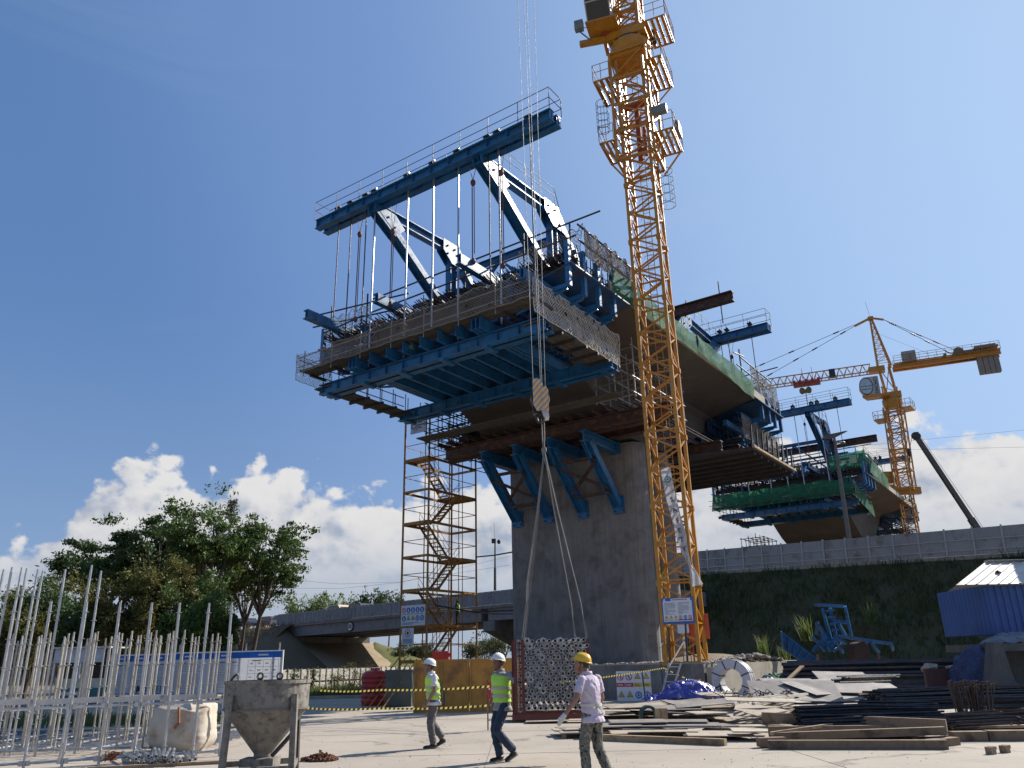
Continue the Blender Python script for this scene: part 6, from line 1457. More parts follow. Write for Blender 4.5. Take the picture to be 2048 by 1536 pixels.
def board(lab,px0,px1,ptl,pbl,Yd,seed,right):
    a=aty(px0,ptl[0],Yd); b=aty(px1,ptl[1],Yd-.4); c=aty(px0,pbl,Yd); w_=(b-a).length; X=(b-a); X.z=0; X.normalize(); h_=a.z-c.z; ce=(a+b)/2-VZ*(h_/2)
    root=thing('notice_hoarding',lab,'sign',V3((ce.x,ce.y,0))); Y=VZ; Z=X.cross(Y)
    if Z.y>0: Z=-Z
    fm=MB()
    for s_1 in(-1,1): fm.box(ce+Y*(s_1*(h_/2-.02)),w_,.04,.05,(X,Y,Z)); fm.box(ce+X*(s_1*(w_/2-.02)),.04,h_-.09,.05,(X,Y,Z))
    fm.build('frame',white,root); f=rect(ce+Z*.027,w_-.06,h_-.06,X,Y,mat('banner_vinyl',(.72,.73,.75),.5,var=.03,trans=.62),'sheet',root,.004); rect(ce+Z*.037+Y*(h_/2-.14),w_-.1,.19,X,Y,mat('vinyl_blue',(.02,.20,.60),.5,trans=.5),'header',root,.003)
    n=3; 
    for k in range(n):
        cx=ce+X*(w_*(-.33+.33*k)); lines(cx+Z*.042+Y*(h_/2-.14),w_*.1,.09,1,X,Y,f,whitep,seed+k,'header_text'); 
        if not(right and k==2): lines(cx+Z*.037+Y*(h_/2-.36),w_*.2,.07,1,X,Y,f,ink,seed+5+k,'heading'); lines(cx+Z*.037-Y*.12,w_*.29,h_*.70,18,X,Y,f,inkg,seed+9+k,'text_line',.36)
        else:
            g_=MB()
            for i in range(5): g_.box(cx+Z*.037+Y*(h_*.28-h_*.155*i),w_*.27,.012,.003,(X,Y,Z))
            for i in range(5): g_.box(cx+Z*.038+X*(w_*(-.135+.0675*i))-Y*h_*.03,.012,h_*.62,.003,(X,Y,Z))
            g_.build('table_grid',inkg,f)
            for i in range(3):
                for j_ in range(4): lines(cx+Z*.04+X*(w_*(-.10+.067*j_))+Y*(h_*.2-h_*.155*i),w_*.035,.06,2,X,Y,f,ink,seed+i*5+j_,'cell_text')
            lines(cx+Z*.037+Y*(h_/2-.33),w_*.2,.06,1,X,Y,f,ink,seed+77,'heading')
    rect(ce+Z*.037-Y*(h_/2-.05),w_-.1,.035,X,Y,signblue,'footer',root,.006)
    if not right:
        for k in range(5): rect(ce+Z*.04-Y*(h_/2-.2)+X*(w_*(.02+.1*k)),w_*.075,.22,X,Y,(blk,signblue,blk,mat('photo_green',(.12,.2,.12),.5),signblue)[k],'photo',root,.006)
    m=MB()
    for s in(-.45,-.15,.15,.45): m.tube(ce+X*(w_*s)-Z*.10-VZ*ce.z,ce+X*(w_*s)-Z*.10+VZ*(h_/2+.25),.03,6)
    m.build('post',galvd,root)
board('large white notice hoarding with blue header, text columns and a table, right of the pair',345,568,(1305,1300),1391,28.5,100,True)
board('large white notice hoarding with photographs along its lower edge, behind the poles',228,343,(1311,1306),1392,29.0,200,False)
k0=aty(160,1345,44); kz=thing('site_kiosk','pale roadside kiosk with dark opening and teal lettered banner behind the poles','kiosk',V3((k0.x,k0.y,0)))
def kq(px,py): return aty(px,py,44)
for nm,a,b,mm_,dp in (('fascia',(114,1299),(207,1324),mat('kiosk_white',(.50,.51,.53),.6),.15),('back_wall',(114,1324),(207,1358),blk,-.9),('counter',(114,1358),(207,1377),mat('cream_panel',(.50,.48,.36),.7),.1),('banner',(112,1377),(208,1396),mat('teal_banner',(.03,.13,.14),.6),.13)):
    p,q=kq(*a),kq(*b); m=MB(); m.bbox((p.x,44-dp,q.z),(q.x,44-dp+.06,p.z)); m.build(nm,mm_,kz)
p,q=kq(114,1377),kq(207,1396); lines(V3(((p.x+q.x)/2,44-.14,(p.z+q.z)/2)),abs(q.x-p.x)*.8,abs(q.z-p.z)*.6,1,X_,VZ,kz,whitep,31,'lettering')
p,q=kq(112,1298),kq(209,1396); m=MB(); m.bbox((p.x,43.7,p.z),(q.x,46,p.z+.08)); m.build('roof',mat('kiosk_white',(.50,.51,.53),.6),kz)
m=MB()
for x in(p.x+.1,(p.x+q.x)/2,q.x-.1): m.bar((x,43.95,0),(x,43.95,p.z),.08,.08,(0,1,0)); 
m.build('post',white,kz)

# ---- concrete bucket on legs
hc=aty(537,1360,13.0); hz=hc.z; H0=V3((hc.x,hc.y,0)); hop=thing('concrete_bucket','mortar-splashed concrete bucket with conical bottom on steel legs','concrete bucket',H0)
spl=mat('mortar_splash',(.25,.235,.205),.85,var=.22,vs=3.,c2=(.10,.08,.065),c2a=.5,c2s=7.,bump=.5,bs=18,streak=.5,fine=.25)
m=MB(); m.lathe(H0,[(.64,hz),(.655,hz),(.655,hz-.05),(.635,hz-.05),(.632,hz-.40),(.635,hz-.41),(.13,.42),(.13,.28),(.115,.28),(.115,.42),(.60,hz-.41),(.61,hz-.02)],40); m.build('bucket_shell',spl,hop,smooth=False)
m=MB(); m.lathe(H0,[(.636,hz-.395),(.645,hz-.395),(.645,hz-.42),(.63,hz-.42)],40); m.build('seam_band',mat('mortar_dark',(.16,.13,.11),.85),hop)
for k,a in enumerate((238,322,62,160)):
    d_=V3((math.cos(R(a)),math.sin(R(a)),0)); m=MB(); 
    m.bar(H0+d_*.69+VZ*(hz-.2),H0+d_*.74,.085,.085,(0,1,0)); m.build('leg',(spl,spl,dark,dark)[k],hop)
m=MB()
for a in (238,322,62,160):
    a2={238:322,322:62,62:160,160:238}[a]; p=H0+V3((math.cos(R(a)),math.sin(R(a)),0))*.73; q=H0+V3((math.cos(R(a2)),math.sin(R(a2)),0))*.73; m.bar(p+VZ*.25,q+VZ*.25,.06,.08)
m.box(H0+V3((0,-.1,.30)),.5,.4,.14); m.build('base_frame',spl,hop)
for px in (521,560):
    p=aty(px,1352,12.75); m=MB(); m.lathe(p,[(.028,-.015),(.055,-.015),(.055,.015),(.028,.015),(.028,-.015)],16,(X_,VZ,V3((0,1,0)))); m.box(p-V3((0,0,.07)),.09,.03,.07); m.build('lifting_eye',spl,hop)
m=MB(); m.line([H0+V3((-.62,.1,hz)),H0+V3((-.58,.1,hz+.06)),H0+V3((-.5,.05,hz+.1))],.02,5); m.bar(H0+V3((.2,-.2,.4)),H0+V3((.55,-.3,.75)),.05,.05); m.build('lever',dark,hop)
m=MB(); m.tube(aty(462,1300,13.9),gz(430,1532),.02,6); 
m=MB(); a=gz(441,1500); m.tube(a,a+VZ*1.25,.025,8); m.tube(a+V3((.08,0,0)),a+V3((.08,0,1.1)),.02,8); m.box(a+V3((.05,0,.62)),.14,.08,.05); tag(m.build('yellow_pole',yeld),'yellow and silver poles standing beside the concrete bucket','pole')
# rusty coupler heap
hp=gz(640,1522); m=MB(); r=random.Random(17)
for k in range(170):
    a=r.uniform(0,6.28); q=r.random()**.6; p=hp+V3((math.cos(a)*q*.36,math.sin(a)*q*.22,.03+.15*(1-q)*r.random()))
    b0=len(m.v); m.lathe((0,0,0),[(.015,-.015),(.03,-.015),(.03,.015),(.015,.015),(.015,-.015)],7); ro_=Matrix.Rotation(r.uniform(0,6),3,V3((r.gauss(0,1),r.gauss(0,1),r.gauss(0,1))))
    for v in m.v[b0:]: v.xyz=ro_@v+p
tag(m.build('coupler_heap',rust),'small heap of rusty scaffold couplers on the concrete beside the bucket','coupler heap',kind='stuff')

# ---- right: sheets, timber, steel, coil, tarps, signs
def sheet(name,lab,c,L_,W_,yaw,z,m_,tx=0,ty=0,th=.02,group=None,cat='plywood'):
    b=MB(); M3=(Matrix.Rotation(yaw,3,'Z')@Matrix.Rotation(ty,3,'Y')@Matrix.Rotation(tx,3,'X')); ax=tuple(M3@v for v in (V3((1,0,0)),V3((0,1,0)),V3((0,0,1)))); b.box((c[0],c[1],z),L_,W_,th,ax); return tag(b.build(name,m_),lab,cat,group)
r=random.Random(23)
ORD=['lowest','second from the bottom','third from the bottom','fourth from the bottom','fifth from the bottom','sixth from the bottom','seventh from the bottom']
def ordw(k,n):
    if k==n-1: return 'topmost'
    if k<(n+1)//2: return ORD[k]
    return ['topmost','second from the top','third from the top','fourth from the top','fifth from the top','sixth from the top','seventh from the top'][n-1-k]
def heap(px0,px1,py0,py1,n,z0,z1,m_,lab,grp,L_=2.3,W_=1.15,yaw=0,dy=.35,tilt=.05,t0=0.):
    for k in range(n):
        p=gz(r.uniform(px0,px1),r.uniform(py0,py1)); sheet('plywood_sheet',lab+', '+ordw(k,n),p,L_*r.uniform(.55,1.05),W_*r.uniform(.45,1.05),yaw+r.uniform(-dy,dy),z0+(z1-z0)*(k+.5)/n,m_,t0*r.uniform(.6,1.2)+r.uniform(-tilt,tilt),r.uniform(-tilt,tilt),r.uniform(.014,.03),grp)
def bl(lab,pa_,pb_,w_,h_,z,m_=timber,name='timber_beam',cat='timber',grp=None,z2=None):
    a=gz(*pa_); b=gz(*pb_); a.z=z+h_/2; b.z=(z if z2 is None else z2)+h_/2; m=MB(); m.bar(a,b,w_,h_); return tag(m.build(name,m_),lab,cat,grp)
G1='plywood sheets stacked behind the third worker'
heap(1050,1135,1440,1446,4,.05,.22,plyl,'pale plywood sheet in the stack behind the bundle',G1,2.2,1.2,-.1,.1,.02)
heap(1205,1290,1432,1440,5,.06,.42,plyl,'pale plywood sheet right of the yellow-helmeted person',G1,2.2,1.3,0,.2,.03)
heap(1160,1420,1466,1474,7,.14,.30,ply,'grey plywood sheet on the front bearer',"plywood sheets on the front bearer",2.2,1.2,-.03,.2,.025)
heap(1130,1250,1470,1474,3,.12,.16,plyl,'pale plywood sheet on blocks at the left',"plywood sheets on the front bearer",1.9,1.0,0,.1,.01)
heap(1290,1420,1425,1450,12,.12,.50,ply,'grey plywood piece in the heap left of the coil',"loose plywood heap",1.9,1.0,.2,.7,.08,.13)
heap(1420,1600,1415,1455,14,.10,.65,plyl,'pale board in the heap before the steel coil',"loose board heap",1.8,.5,.25,.6,.08,.12)
heap(1590,1720,1408,1425,7,.45,.85,ply,'large grey plywood sheet on the right heap',"large sheets on the right heap",2.9,2.3,.2,.5,.05,.26)
heap(1420,1560,1465,1485,5,.06,.2,plyl,'pale plywood offcut beside the front timber',"plywood offcuts by the timber",1.5,.8,0,.4,.02)
bl('long squared timber bearer under the front plywood stack',(1190,1481),(1452,1492),.14,.13,.0,timber)
for i,(x,yy) in enumerate(((1128,1478),(1165,1479),(1205,1481))): 
    p=gz(x,yy); m=MB(); m.box(p+VZ*.05,.09,.12,.10); tag(m.build('wood_block',timber),'small wood block under the left plywood sheets, '+('leftmost','middle','rightmost')[i],'wood block',"blocks under the plywood")
GT='long timber beams in the right foreground'
bl('lowest timber beam at the very front of the timber pile, with a bright top edge',(1538,1499),(1896,1499),.16,.16,0,timberd,grp=GT)
bl('timber beam second from the front, laid just above the lowest one',(1550,1492),(1895,1490),.16,.14,.10,timberd,grp=GT,z2=.18)
bl('slender pale batten rising to the right across the front timber',(1545,1493),(1800,1470),.07,.06,.20,timber,grp=GT,z2=.36)
bl('dark timber beam with squared left end behind the front beams',(1540,1484),(1850,1482),.2,.2,.10,timberd,grp=GT)
bl('bowed timber plank on top of the dark beam',(1530,1474),(1900,1486),.1,.22,.28,timberd,grp=GT,z2=.20)
bl('short beam stub with white edge at the left end of the timber pile',(1518,1496),(1570,1494),.2,.16,.02,timberd,grp=GT)
bl('squared timber end poking out right of the pile',(1860,1496),(1912,1490),.2,.14,.0,timberd,grp=GT)
bl('timber sleeper in the right corner, left of the pair',(1905,1483),(1972,1482),.24,.18,0,timberd,grp=GT)
bl('timber sleeper in the right corner, right of the pair',(1976,1482),(2075,1481),.24,.19,0,timberd,grp=GT)
bl('pale board lying on the sleepers in the right corner',(1900,1478),(2075,1474),.3,.05,.19,timber,grp=GT)
for i,(x,yy) in enumerate(((1983,1509),(2011,1506))): 
    p=gz(x,yy); m=MB(); m.box(p+VZ*.06,.12,.12,.12,(V3((.9,.43,0)),V3((-.43,.9,0)),VZ)); m.box(p+V3((.05,.03,.10)),.1,.1,.05); tag(m.build('wood_block',timberd),('small dark wood block on the open concrete, left of two','small dark wood block on the open concrete, right of two')[i],'wood block',"loose blocks on the concrete")
# steel stacks
def barpile(name,lab,pa_,pb_,wd_,h,n,rr,m_,z0=.05,jit=.05,grp=None,cat='steel bars'):
    a=gz(*pa_); b=gz(*pb_); d=(b-a).normalized(); x=V3((-d.y,d.x,0)); root=thing(name,lab,cat,(a+b)/2,0,grp); L_=(b-a).length
    for k in range(min(n,300)):
        u=r.uniform(-.5,.5); v=r.random(); hh=h*(1-abs(u)*1.2); p=x*(u*wd_)+VZ*(z0+v*max(rr,hh)); m=MB(); e0=r.uniform(-1,1)*jit*L_; e1=r.uniform(-1,1)*jit*L_
        A=a+p+d*e0; Bq=b+p+d*e1+VZ*r.uniform(-.04,.04); m.line([A,A.lerp(Bq,.5)+VZ*r.uniform(-.03,.05),Bq],rr,5); m.build('bar',m_,root)
    for t in ((.25,.75) if z0<.5 else ()): m=MB(); m.box(a.lerp(b,t)+VZ*(z0/2-.01),wd_*1.1,.1,max(.02,z0-.02),(x,d,VZ)); m.build('bearer',timberd,root)
    return root
GR='steel bar stacks in the right yard'
barpile('bar_stack','dark stack of straight bars right behind the front timber, bright cut ends on the right',(1598,1478),(1880,1474),1.1,.52,150,.022,rebard,.20,.012,GR)
barpile('bar_stack','fanned stack of bars at the right edge behind the sleepers',(1890,1476),(2090,1468),.9,.40,90,.02,rebar,.12,.05,GR)
barpile('bar_stack','long low stack of bars in the middle of the right yard',(1760,1440),(2090,1428),1.3,.62,120,.026,rebard,.25,.05,GR)
barpile('pipe_stack','long dark stack of thick pipes along the back of the right yard',(1580,1392),(2080,1388),2.0,1.35,90,.07,mat('black_pipe',(.045,.043,.045),.4,var=.35,vs=1.,c2=(.10,.06,.04),c2a=.4),.15,.02,GR,'steel pipes')
barpile('bar_stack','short dark bars scattered on the large grey sheets',(1700,1425),(1800,1418),.8,.25,16,.03,rebard,.85,.12,GR)
def sheaf(lab,px,py,n,h,sp,grp,tilt=0):
    p=gz(px,py); root=thing('bar_sheaf',lab,'steel bars',p,0,grp)
    for k in range(n):
        a=p+V3((r.gauss(0,.16),r.gauss(0,.12),.05)); b=a+V3((r.gauss(tilt,.06)+ (a.x-p.x)*sp,r.gauss(0,.05),h*r.uniform(.85,1.05))); m=MB(); m.tube(a,b,.014,5); m.line([b,b+V3((.05,0,.02)),b+V3((.06,0,-.06))],.014,4); m.build('bar',rebar,root)
sheaf('upright sheaf of hooked bars standing among the right stacks',1955,1462,60,.95,.5,'bar sheaves')
sheaf('small upright sheaf of bent bars behind the front stack',1842,1452,24,.45,.3,'bar sheaves')
barpile('bar_stack','slanting bundle of bars spreading down to the right corner',(1965,1440),(2040,1474),.5,.3,45,.016,rebar,.1,.06,GR)
for i,(x0_,y0_,x1_,y1_) in enumerate(((1635,1300,1642,1376),(1757,1298,1768,1374))):
    b=gz(x1_,y1_+12); t=aty(x0_,y0_+8,b.y+.2); m=MB(); m.bar(b,t,.10,.10,(0,1,0)); tag(m.build('steel_post',mat('post_brown',(.20,.10,.055),.7,var=.2)),('brown steel post in front of the pipe stack, left of two','brown steel post in front of the pipe stack, right of two')[i],'post','posts at the pipe stack')
a=aty(1838,1338,30); b=aty(1986,1366,29.6); m=MB(); m.bbox((a.x,29.6,b.z-.3),(b.x,29.75,a.z)); tag(m.build('steel_plate',mat('maroon_plate',(.085,.03,.028),.6,var=.2)),'maroon steel plate standing behind the bars','steel plate')
m=MB(); rock(m,aty(1910,1336,29.8),.32,r); rock(m,aty(1860,1336,30),.25,r); tag(m.build('concrete_lump',concl),'pale lumps of concrete on the maroon plate','concrete lump')
# wedge wall, ledge with tarpaulin, shed above
Yw=27.5
q=[aty(1983,1366,Yw),aty(2032,1366,Yw),aty(2003,1285,Yw),aty(1988,1285,Yw)]; m=MB(); m.prism([q[0]-VZ*.8,q[1]-VZ*.8,q[1],q[2],q[3],q[0]],V3((0,.5,0))); tag(m.build('concrete_wedge',mat('dark_concrete',(.10,.10,.098),.9,var=.2,streak=.4,bump=.1)),'grey concrete wedge wall at the right edge below the blue shed','concrete wall')  # concrete darkened to put the wall's shade into its colour
a=aty(1990,1287,28.2); b=aty(2110,1300,28.2); m=MB(); m.bbox((a.x,28.2,b.z),(b.x+2,31.5,a.z)); m.bbox((a.x+.5,29.5,-.1),(b.x+2,31.4,b.z-.003)); tag(m.build('loading_ledge',mat('dark_concrete',(.10,.10,.098))),'concrete ledge under the blue shed','ledge')
def tarp(name,lab,c,w_,d_,h_,m_,seed,grp=None):
    b=MB(); c=V3(c)
    def f(u,v):
        e=math.sin(u*math.pi)*math.sin(v*math.pi); p=c+V3(((u-.5)*w_,(v-.5)*d_,h_*e**.6)); n=mnoise.noise_vector(p*3.2+V3((seed,0,0))); n2=mnoise.noise_vector(p*9+V3((seed,0,0))); return p+V3((n.x*.12,n.y*.12,abs(n.z)*.22*h_+n2.z*.05))
    b.grid(f,44,30); return tag(b.build(name,m_),lab,'tarpaulin',grp)
tarp('tarpaulin','grey blue tarpaulin crumpled on the ledge under the shed',(aty(2035,1280,29).x,29,a.z),2.2,1.4,.35,mat('grey_tarp',(.14,.17,.2),.6,var=.3,bump=.2),3,'tarpaulins')
tarp('tarpaulin','dark blue tarpaulin hanging over the pipes left of the wedge wall',(aty(1955,1310,29).x,29.2,.6),1.8,1.6,1.2,mat('navy_tarp',(.03,.045,.11),.6,var=.3,bump=.2),4,'tarpaulins')
p=gz(1392,1412); tarp('tarpaulin','crumpled bright blue tarpaulin heap left of the steel coil',(p.x,p.y+1,.25),2.3,1.6,.62,tarpb,5,'tarpaulins')
p=gz(1320,1412); tarp('tarpaulin','flat blue tarpaulin edge beside the wall safety sign',(p.x+.3,p.y+.6,.2),1.6,1.0,.22,tarpb,6,'tarpaulins')
p=gz(1538,1400); tarp('tarpaulin','blue and white tarpaulin heap right of the steel coil',(p.x,p.y,.35),1.6,1.2,.5,mat('striped_tarp',(.07,.075,.20),.4,var=.3,vs=3.,c2=(.6,.6,.62),c2a=.5,c2s=2.2,bump=.3,bs=8),7,'tarpaulins')
p=gz(1560,1392); tarp('green_netting','dark green netting heap at the foot of the lit concrete wall',(p.x,p.y,.5),1.8,1.0,.45,mat('green_rag',(.03,.11,.06),.8,var=.4),8,'tarpaulins')
p=gz(1590,1395); m=MB(); m.bar(p+V3((-.6,-.5,.55)),p+V3((.6,.3,1.25)),.22,.05); tag(m.build('wood_plank',mat('fresh_wood',(.55,.40,.22),.7,var=.15)),'pale wooden plank leaning by the end of the lit wall','plank')
# shed
Ys=30.0
e0=aty(1912,1170,Ys); e1=aty(2140,1154,Ys); rg0=aty(1972,1123,Ys+1.9); sh=thing('storage_shed','blue corrugated shed with white ribbed roof raised at the right edge','shed',V3((e0.x+1,Ys,0)))
ez=e0.z; rz=rg0.z; m=MB(); n=16; wsh=6.5
for k in range(n):
    x0_=e0.x+wsh*k/n; x1_=e0.x+wsh*(k+1)/n-.0; sk=1.0*0
    def rp(x,t,o): 
        xx=x+(rg0.x-e0.x)*t; return V3((xx,Ys+1.9*t,ez+(rz-ez)*t+o))
    m.add([rp(x0_,0,0),rp(x1_-.09,0,0),rp(x1_-.09,1,0),rp(x0_,1,0)],[(0,1,2,3)])
    m.add([rp(x1_-.09,0,0),rp(x1_-.065,0,.028),rp(x1_-.025,0,.028),rp(x1_,0,0),rp(x1_-.09,1,0),rp(x1_-.065,1,.028),rp(x1_-.025,1,.028),rp(x1_,1,0)],[(0,1,5,4),(1,2,6,5),(2,3,7,6)])
    m.add([rp(x0_,1,0),rp(x1_,1,0),V3((x1_+1.6,Ys+3.8,ez)),V3((x0_+1.6,Ys+3.8,ez))],[(0,1,2,3)])
m.build('roof',mat('roof_white',(.50,.475,.44),.45,var=.1,vs=1.,c2=(.40,.36,.31),c2a=.4,c2s=1.2),sh)
wl=aty(1966,1172,Ys+.35); m=MB(); wb=aty(1987,1268,Ys+.35).z; n=20; 
for k in range(n):
    x0_=wl.x+.26*k; m.add([V3((x0_,Ys+.35,wb)),V3((x0_+.11,Ys+.35,wb)),V3((x0_+.14,Ys+.30,wb)),V3((x0_+.22,Ys+.30,wb)),V3((x0_+.26,Ys+.35,wb))]+[V3((x0_+q_,Ys+yy,ez-.02)) for q_,yy in ((0,.35),(.11,.35),(.14,.30),(.22,.30),(.26,.35))],[(0,1,6,5),(1,2,7,6),(2,3,8,7),(3,4,9,8)])

for k in range(13):
    y0_=Ys+.36+.26*k; xo=wl.x+.45*(k/13)
    m.add([V3((wl.x,y0_,wb)),V3((wl.x,y0_+.13,wb)),V3((wl.x-.04,y0_+.16,wb)),V3((wl.x-.04,y0_+.23,wb)),V3((wl.x,y0_+.26,wb))]+[V3((wl.x+q_,y0_+yy,ez-.02)) for q_,yy in ((0,0),(0,.13),(-.04,.16),(-.04,.23),(0,.26))],[(0,1,6,5),(1,2,7,6),(2,3,8,7),(3,4,9,8)])
m.bbox((wl.x+.031,Ys+3.4,wb),(wl.x+5.2,Ys+3.45,ez)); m.build('wall',mat('blue_sheet',(.035,.10,.30),.45,var=.12,vs=1.,streak=.3),sh)
m=MB(); m.bar(V3((rg0.x,Ys+1.9,rz+.03)),V3((e0.x+wsh,Ys+1.9,rz+.03)),.3,.03); m.build('ridge_cap',mat('roof_white',(.6,.57,.52)),sh)
m=MB(); rock(m,V3((e0.x+2.2,Ys+.9,ez+(rz-ez)*.5)),.12,r); m.build('rust_patch',rust,sh)
# unseen silo added right of the view to shade the wedge wall and bars
si=thing('shade_silo','unseen silo standing right of the shed beyond the edge of the view','shade_caster',(28.0,35.5,0)); m=MB(); m.lathe((28.0,35.5,0),[(0,2.2),(.5,2.2),(2.6,4.6),(2.7,4.7),(2.7,10),(1.2,11),(0,11)],28); m.build('shade_silo_body',mat('shade_silo_white',(.5,.49,.46),.6),si)
m=MB()
for k in range(4): m.bar((28+2.2*math.cos(R(45+90*k)),35.5+2.2*math.sin(R(45+90*k)),0),(28+2.2*math.cos(R(45+90*k)),35.5+2.2*math.sin(R(45+90*k)),5),.25,.25,(0,1,0))
m.build('leg',dark,si)
# blue scrap formwork
def scrap(lab,fn,px,py,Yd):
    p=aty(px,py,Yd); root=thing('formwork_scrap',lab,'steel scrap',p,0,'blue steel scrap'); m=MB(); fn(m); m.build('frame',blue,root); return root
Y5=44.0
def fpx(x,y,o=0): return aty(x,y,Y5+o)
def f_a(m):
    P=[(1563,1263),(1568,1290),(1612,1325),(1632,1323),(1620,1303),(1598,1281)]
    A,Bq,C,D=fpx(1562,1264),fpx(1633,1318),fpx(1612,1327),fpx(1566,1296)
    m.prism([A,Bq,C,D],V3((.05,.14,.06))); 
    for k in range(6): t=k/5; m.bar(A.lerp(Bq,t)-V3((0,.05,0)),D.lerp(C,t)-V3((0,.05,0)),.06,.2,(0,1,0))
    m.bar(A,Bq,.08,.1); m.bar(D,C,.08,.1)
scrap('ribbed blue form panel tipped on its edge, left of the scrap heap',f_a,1598,1300,Y5)
def f_b(m):
    for p,q in (((1630,1209),(1692,1213)),((1690,1213),(1704,1278)),((1668,1241),(1692,1245)),((1645,1218),(1664,1285)),((1678,1248),(1693,1274)),((1660,1216),(1678,1300)),((1632,1245),(1664,1288)),((1636,1245),(1632,1268))): m.bar(fpx(*p),fpx(*q,.6),.14,.16)
    for k in range(5): m.bar(fpx(1652+k*4,1222+13*k),fpx(1668+k*3,1220+13*k),.1,.12)
scrap('tangled blue steel frames standing upright in the scrap heap',f_b,1665,1290,Y5)
def f_c(m):
    for p,q in (((1678,1272),(1785,1288)),((1743,1284),(1758,1306)),((1673,1275),(1692,1286)),((1733,1285),(1737,1306)),((1625,1275),(1650,1300)),((1640,1268),(1662,1302)),((1674,1283),(1686,1306)),((1783,1290),(1786,1300))): m.bar(fpx(*p,-1),fpx(*q,-.6),.12,.15)
    [m.bar(fpx(1625+7*k,1303-(k%3)*4,-.3),fpx(1650+6*k,1270+(k%4)*8,.2),.10,.12) for k in range(7)]
scrap('low blue beams lying at the right of the scrap heap',f_c,1720,1295,Y5-1)
m=MB(); p=fpx(1717,1301,-1.5); m.lathe(p-VZ*.1,[(0,-.25),(.52,-.3),(.52,.3),(0,.25)],20,(V3((.9,.3,0)),VZ,V3((-.3,.9,0)))); tag(m.build('cable_drum',mat('drum_brown',(.05,.03,.025),.8)),'brown drum lying in front of the blue scrap','drum')
# steel coil, signboard, ladder, trestle, poles
Yc=33.4; cc=aty(1467,1361,Yc); ax0=V3((-.55,-.83,0)).normalized(); ax1=V3((-ax0.y,ax0.x,0))
if ax1.x<0: ax1=-ax1
co=thing('steel_coil','upright coil of steel strip wrapped in white with dark straps','steel coil',V3((cc.x,cc.y,0)))
rO=.80; rI=.46; zc=rO+.01 if cc.z<rO else cc.z
zc=cc.z
m=MB(); m.lathe((cc.x,cc.y,zc),[(rI,-.3),(rO-.02,-.3),(rO,-.28),(rO,.28),(rO-.02,.3),(rI,.3),(rI,-.3)],48,(ax1,VZ,ax0)); m.build('coil_wrap',mat('coil_wrap',(.50,.50,.52),.35,var=.1,vs=2.,c2=(.38,.36,.35),c2a=.3),co,smooth=False)
m=MB()
for k in range(8):
    a=R(22+45*k); d_=ax1*math.cos(a)+VZ*math.sin(a); c_=V3((cc.x,cc.y,zc)); m.bar(c_+d_*(rI-.01)+ax0*.306,c_+d_*(rO+.006)+ax0*.306,.045,.008,ax0); m.bar(c_+d_*(rO+.004)+ax0*.3,c_+d_*(rO+.004)-ax0*.3,.045,.01,d_)
    m.bar(c_+d_*(rI-.004)+ax0*.3,c_+d_*(rI-.004)-ax0*.3,.045,.01,d_)
for o in (-.12,.1):
    m.lathe((cc.x,cc.y,zc),[(rO+.002,o-.012),(rO+.008,o-.012),(rO+.008,o+.012),(rO+.002,o+.012)],48,(ax1,VZ,ax0))
m.build('strap',dark,co)
m=MB(); m.box(V3((cc.x,cc.y,zc-rO-.12)),1.3,.9,.22,(ax1,ax0,VZ)); m.box(V3((cc.x,cc.y,(zc-rO-.2)/2)),1.0,.6,max(.05,zc-rO-.25),(ax1,ax0,VZ)); m.build('cradle',timberd,co)
a=aty(1232,1346,36.0); b=aty(1300,1340,35.4); X=(b-a); X.z=0; w_=X.length; X.normalize(); Z=X.cross(VZ)
if Z.y>0: Z=-Z
hS=1.45; ce=(a+b)/2-VZ*(hS/2-.02); ws=thing('wall_safety_sign','white safety sign with two rows of warning symbols against the foundation block','sign',V3((ce.x,ce.y,0)))
bd=rect(ce,w_,hS,X,VZ,whitep,'board',ws,.03)
for k in range(4):
    for j_,(kinds,cols) in enumerate((('ppww',(signred,signred,signyel,signyel)),('wwbb',(signyel,signyel,signblue,signblue)))):
        c=ce+Z*.02+X*(w_*(-.375+.25*k))+VZ*(hS*(.34-.5*j_)); icon(kinds[k],c,w_*.095,X,VZ,bd); cp_=rect(c-VZ*(hS*.22),w_*.235,hS*.11,X,VZ,cols[k],'caption',bd); lines(c-VZ*(hS*.22)+Z*.004,w_*.17,hS*.06,2,X,VZ,cp_,whitep if k in(0,1) and j_==0 else ink,60+k+j_*5,'caption_text')
def pole(name,lab,pa_,pb_,Ya,Yb,rr,m_,cat='pole',grp=None):
    m=MB(); m.tube(aty(*pa_,Ya),aty(*pb_,Yb),rr,6); return tag(m.build(name,m_),lab,cat,grp)
pole('dark_pole','thin dark pole standing in front of the wall safety sign',(1283,1338),(1293,1412),34.6,34.2,.028,dark,grp='poles at the wall')
pole('dark_pole','dark pole holding the warning tape beside the ladder',(1322,1328),(1331,1410),33.6,33.6,.03,dark,grp='poles at the wall')
pole('prop_pole','long silver prop leaning from the mast foot down to the ladder',(1370,1279),(1331,1345),35.4,33.6,.032,galvd,grp='poles at the wall')
pole('prop_pole','short silver prop leaning beside the pier end',(1335,1272),(1318,1297),37,36,.03,galvd,grp='poles at the wall')
pole('dark_pole','dark upright bar in front of the mast foot, left',(1337,1255),(1340,1325),35.6,35.6,.05,rust,grp='poles at the wall')
pole('dark_pole','dark upright bar in front of the mast foot, right',(1371,1247),(1375,1323),35.4,35.4,.045,dark,grp='poles at the wall')
ld=thing('step_ladder','silver folding step ladder standing at the foundation block','ladder',gz(1340,1406)); m=MB()
for p,q in (((1362,1326),(1338,1402)),((1338,1326),(1322,1400))): m.bar(aty(*p,33.5),aty(*q,33.3),.04,.07)
m.build('side_rail',galv,ld)
